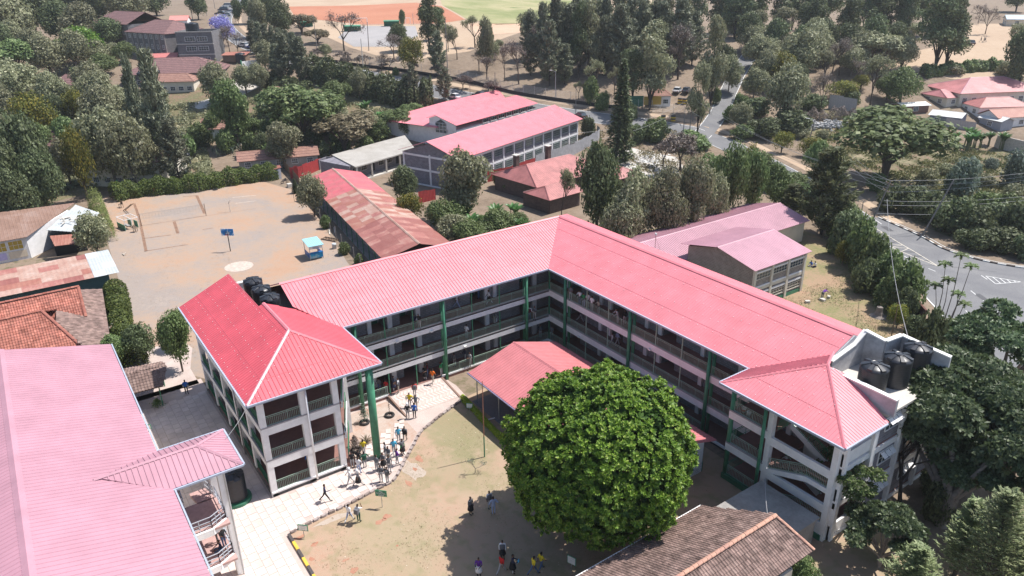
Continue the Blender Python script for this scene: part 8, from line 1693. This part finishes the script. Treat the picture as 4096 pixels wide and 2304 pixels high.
person('person in a grey blazer nearest the round green pillar', pp(A, 1218, 398), GZ, 'stand', 'grey', 'lightgrey', -30, sleeve='grey')
person('person in a grey pullover and black skirt right of the green pillar', pp(A, 1285, 372), GZ, 'cross', 'grey', 'black', 150, skirt='black', shin='skin')
person('person in a grey pullover with folded arms at the front of the crowd', pp(A, 1262, 502), GZ, 'cross', 'grey', 'lightgrey', 170, sleeve='grey')
person('person in a black shirt with hands on hips at the front of the crowd', pp(A, 1325, 520), GZ, 'hips', 'black', 'lightgrey', -30, vest='grey')
person('person in a dark jumper tucked behind the front pair of the crowd', pp(A, 1345, 402), GZ, 'stand', 'grey', 'lightgrey', -160, sleeve='grey')
person('person in a purple jersey reaching out at the edge of the paving', pp(A, 1425, 332), GZ, 'one', 'purple', 'lightgrey', -60)
person('person in a bright cyan shirt seen from behind in the walking crowd', pp(A, 1392, 232), GZ, 'walk', 'cyan', 'lightgrey', 20)
person('person in a grey vest over green and a black skirt by the kerb', pp(A, 1478, 232), GZ, 'stand', 'grey', 'black', -120, skirt='black', shin='skin', sleeve='green')
person('person in a light blue shirt walking uphill on the paving, left of a pair', pp(A, 1440, 108), GZ, 'walk2', 'cyan', 'lightgrey', 10)
person('person in a dark vest walking uphill on the paving, right of a pair', pp(A, 1502, 104), GZ, 'walk', 'grey', 'beige', 0, vest='black')
person('person in a grey blazer standing behind the pillar group', pp(A, 1306, 268), GZ, 'stand', 'grey', 'lightgrey', 90, sleeve='grey')
person('person in a grey pullover between the cyan and purple shirts', pp(A, 1338, 308), GZ, 'hold', 'grey', 'khaki', 160, sleeve='grey')
person('person in a grey vest and red shirt standing at the top of the ramp', pp(B, 1600, 1098), -.25, 'stand', 'red', 'lightgrey', 20, vest='grey')
person('person in a grey and yellow jacket on the ramp', pp(B, 1550, 1205), -.35, 'hips', 'yellow', 'lightgrey', 170, sleeve='grey')
person('person in a dark jacket with a hand on the hip beside the yellow jacket', pp(B, 1612, 1228), -.38, 'hips', 'grey', 'beige', 190, sleeve='grey')
person('person in a black jacket with a white hood at the foot of the ramp', pp(B, 1530, 1312), GZ, 'stand', 'black', 'lightgrey', 10, sleeve='black', scarf='white')
person('person in a royal blue jersey and black trousers at the foot of the ramp', pp(B, 1597, 1310), GZ, 'stand', 'blue', 'black', -10, sleeve='blue')
person('person in a bright orange shirt stepping into the ground floor gallery', pp(B, 1782, 962), -.02, 'walk2', 'orange', 'beige', -20)
person('person in a black skirt and jumper facing right inside the ground floor gallery', pp(B, 1705, 925), 0, 'hold', 'black', 'black', 160, skirt='black', shin='white')
person('person in a maroon jumper behind the black skirted one', pp(B, 1728, 898), 0, 'stand', 'maroon', 'denim', 100, sleeve='maroon')
person('person in a green shirt by the ground floor column', pp(B, 1868, 888), 0, 'touch', 'green', 'lightgrey', 60)
person('person with a white cap leaning at the left end of the ground floor gallery', pp(B, 1245, 1045), 0, 'lean', 'grey', 'denim', 180)
person('tall person in black behind the railing of the ground floor gallery', pp(B, 1300, 1000), 0, 'hold', 'black', 'black', 190, sleeve='black')
person('person in a red top half hidden behind the ground floor railing', pp(B, 1315, 1060), 0, 'stand', 'red', 'lightgrey', 170, s=.9)
person('person in a navy blazer and skirt talking in the ground floor gallery', pp(B, 1388, 1035), 0, 'stand', 'navy', 'navy', -80, skirt='navy', shin='white', sleeve='navy')
person('person in a grey vest over a white shirt facing the navy blazer', pp(B, 1437, 1055), 0, 'hold', 'white', 'beige', 100, vest='grey')
person('person in dark grey leaning on the ground floor rail right of the column', pp(B, 2000, 790), 0, 'lean', 'grey', 'lightgrey', 180)
person('person in a navy jumper showing a white sheet of paper', pp(B, 2108, 745), 0, 'hold', 'navy', 'lightgrey', 110, paper=True, sleeve='navy')
person('person in a striped white shirt beside the one with paper', pp(B, 2155, 788), 0, 'cross', 'lightgrey', 'lightgrey', 140)
person('person in a white shirt on the middle gallery of the left arm', pp(B, 2122, 512), F1, 'stand', 'white', 'lightgrey', -30)
person('person in dark clothes on the middle gallery near the corner', pp(B, 2402, 360), F1, 'stand', 'grey', 'khaki', 180, sleeve='grey')
person('left of two people leaning together on the top gallery rail, in navy', pp(B, 1597, 408), F2, 'lean', 'navy', 'navy', 180, sleeve='navy')
person('right of two people leaning together on the top gallery rail, in black', pp(B, 1645, 408), F2, 'lean', 'black', 'lightgrey', 175)
person('person in a white shirt walking on the top gallery of the left arm', pp(B, 2024, 210), F2, 'walk', 'white', 'paleblue', -80)
person('person in a pale shirt deep in the top gallery of the left arm', pp(B, 2242, 110), F2, 'stand', 'lightgrey', 'denim', 60)
person('person in a white shirt and dark skirt on the top gallery near the corner', pp(B, 2345, 168), F2, 'walk2', 'white', 'black', 100, skirt='black', shin='white')
person('person in grey at the left end of the row on the right top gallery', pp(C_, 590, 125), F2, 'stand', 'grey', 'lightgrey', 150)
person('person in a white shirt leaning on the right top gallery rail, leftmost white', pp(C_, 684, 165), F2, 'lean', 'white', 'denim', 150)
person('person in a green jersey on the right top gallery', pp(C_, 722, 190), F2, 'lean', 'green', 'paleblue', 150)
person('person in a white shirt beside the thin post on the right top gallery', pp(C_, 762, 200), F2, 'stand', 'white', 'grey', 150)
person('person in a white shirt right of the thin post on the right top gallery', pp(C_, 802, 232), F2, 'stand', 'white', 'lightgrey', 140)
person('person in dark olive at the right end of the row on the top gallery', pp(C_, 872, 262), F2, 'lean', 'khaki', 'grey', 150)
person('person in a pale jacket leaning on the rail below the gutter lamp', pp(C_, 1060, 360), F2, 'lean', 'lightgrey', 'lightgrey', 110, sleeve='lightgrey')
person('person in a black jumper beside the pale jacket on the top gallery', pp(C_, 1132, 372), F2, 'stand', 'black', 'lightgrey', 20, sleeve='black')
person('person in a maroon vest on the middle gallery in the corner', pp(C_, 178, 322), F1, 'stand', 'white', 'denim', 160, vest='maroon')
person('person in grey reading on the middle gallery in the corner', pp(C_, 228, 322), F1, 'hold', 'grey', 'lightgrey', 160, paper=True)
person('person striding on the right middle gallery in the shade', pp(C_, 688, 345), F1, 'walk', 'navy', 'lightgrey', -90, sleeve='navy')
person('left one of a pair walking on the right middle gallery, grey shirt', pp(C_, 1005, 600), F1, 'walk', 'lightgrey', 'grey', -80, sleeve='lightgrey')
person('right one of a pair walking on the right middle gallery, lilac shirt', pp(C_, 1058, 582), F1, 'walk2', 'paleblue', 'lightgrey', -80, sleeve='paleblue')
person('person in the dark ground floor gallery left of the corner post', pp(C_, 285, 505), 0, 'stand', 'grey', 'lightgrey', 160)
person('person in the dark ground floor gallery right of the corner post', pp(C_, 400, 515), 0, 'stand', 'grey', 'grey', 160)
person('person in a white shirt and pale shorts on the lawn by the kerb', pp(A, 945, 905), GZ, 'walk', 'white', 'paleblue', -30, shin='white')
person('person with a grey backpack, cap and dark green shorts on the lawn', pp(A, 1038, 905), GZ, 'touch', 'white', 'darkgreen', -20, shin='darkgreen', bag='grey', skirt=None)
person('person in a dark blue pullover and black skirt facing right on the lawn', pp(A, 2162, 828), GZ, 'stand', 'grey', 'black', -130, skirt='black', shin='skin', sleeve='grey')
person('person in a grey vest and white shirt at the edge of the tree shade', pp(A, 2350, 768), GZ, 'stand', 'white', 'lightgrey', -150, vest='grey')
person('person in a pale blue shirt with hands on hips beside the grey vest', pp(A, 2392, 828), GZ, 'hips', 'paleblue', 'paleblue', 20, sleeve='paleblue')
person('person in a grey vest, white sleeves and black skirt facing the camera', pp(A, 2482, 1275), GZ, 'stand', 'white', 'black', 180, vest='grey', skirt='black', shin='skin', sleeve='white')
person('person in a red shirt walking with wide steps near the bottom edge', pp(A, 2475, 1425), GZ, 'walk', 'red', 'lightgrey', -40)
person('person in a maroon vest and white skirt reading at the bottom edge', pp(A, 2245, 1452), GZ, 'hold', 'purple', 'white', 175, skirt='white', shin='black', paper=True, sleeve='navy')
person('person in a navy pullover holding an open newspaper in the tree shade', pp((2, 3), 8, 1420), GZ, 'hold', 'navy', 'black', -90, skirt='black', shin='white', sleeve='navy', paper='cyan')
person('left of two people in yellow shirts walking in the tree shade', pp((2, 3), 218, 1440), GZ, 'walk', 'yellow', 'denim', -60)
person('right of two people in yellow shirts walking in the tree shade', pp((2, 3), 292, 1398), GZ, 'walk2', 'yellow', 'denim', -50)
person('person in dark clothes standing beside the trunk of the great tree', pp((2, 3), 1325, 1048), GZ, 'stand', 'navy', 'grey', 90)
person('person in a blue and white track jacket in the shade by the tiled canopy', pp((0, 2), 1885, 1072), GZ, 'stand', 'blue', 'black', 20, sleeve='white', shoe='black')
person('person in a white shirt by the hedge at the top of the court', pp(Dd, 1485, 512), GZ, 'walk2', 'white', 'darkgreen', 100)
person('person in an orange jersey and jeans by the hedge at the top of the court', pp(Dd, 1562, 522), GZ, 'stand', 'orange', 'denim', 160)
person('person in grey stretching one arm by the court hedge', pp(Dd, 1997, 456), GZ, 'touch', 'lightgrey', 'lightgrey', 160)
person('person in a white shirt bending in the dark court corner', pp(Dd, 1195, 520), GZ, 'bend', 'white', 'navy', 100)
person('gardener in a purple shirt bending over in the yard grass', pp((3, 2), 542, 112), GZ, 'bend', 'purple', 'grey', -60)
person('left one of two people sitting on the yard grass, in blue', pp((3, 1), 432, 1252), GZ - .38, 'sit', 'blue', 'white', 120)
person('right one of two people sitting on the yard grass, in white', pp((3, 1), 472, 1262), GZ - .38, 'sit', 'white', 'navy', 100)
person('person in a black shirt and jeans on the lower hall landing', (566, 1375), 1.75, 'hold', 'black', 'denim', -120)
person('person in black leaning on the lower hall landing', (548, 1366), 1.75, 'stand', 'black', 'grey', -60)
person('person crouching on the lower hall landing in navy and jeans', (560, 1392), 1.35, 'sit', 'navy', 'denim', 120)
person('person in a bright blue shirt inside the ground floor of the left block', pp(A, 535, 372), 0, 'stand', 'blue', 'black', 60)
person('person in a dark jumper on the stair landing of the right block', (2012, 1190), F1 - .02, 'stand', 'grey', 'lightgrey', 20, sleeve='grey')
person('person in black at the rail of the right middle landing', pp((2, 3), 2480, 270), F1, 'stand', 'black', 'grey', 30, sleeve='black')
for i, (u, v) in enumerate(((2139, 425), (2170, 428), (2182, 425))): person('tiny person walking on the pale paddock, %s from the left' % ORD[i], Tl(3, 0, u, v), None, 'walk', 'grey', 'grey', 60, grp='people on the paddock')
for i, (u, v) in enumerate(((2168, 560), (2200, 565), (2228, 570))):
    c = thing('plastic_chair', 'white plastic chair in the gap beside the hostel tower, %s from the left' % ORD[i], 'chair', tuple(T(*Tl(0, 0, u, v))), i, 'white plastic chairs'); MB().box(-.25, -.25, .42, .25, .25, .46).build('seat', WHITE, c); MB().box(-.25, .22, .46, .25, .26, .9).build('backrest', WHITE, c)
    for x in (-.22, .22):
        for y in (-.22, .22): MB().box(x - .02, y - .02, 0, x + .02, y + .02, .42).build('leg', WHITE, c)
# ------------------------------------------------------------------ air
hz = MB().box(-5200, -5200, GZ - 1, 5200, 5200, 64).build('haze', None, kind='stuff')
hm_ = bpy.data.materials.new('thin haze'); hm_.use_nodes = True; n_ = hm_.node_tree; n_.nodes.clear(); o_ = n_.nodes.new('ShaderNodeOutputMaterial'); v_ = n_.nodes.new('ShaderNodeVolumePrincipled')
v_.inputs['Color'].default_value = (.93, .96, 1, 1); v_.inputs['Density'].default_value = .00016; v_.inputs['Anisotropy'].default_value = .3
n_.links.new(v_.outputs[0], o_.inputs['Volume']); hz.data.materials.append(hm_)
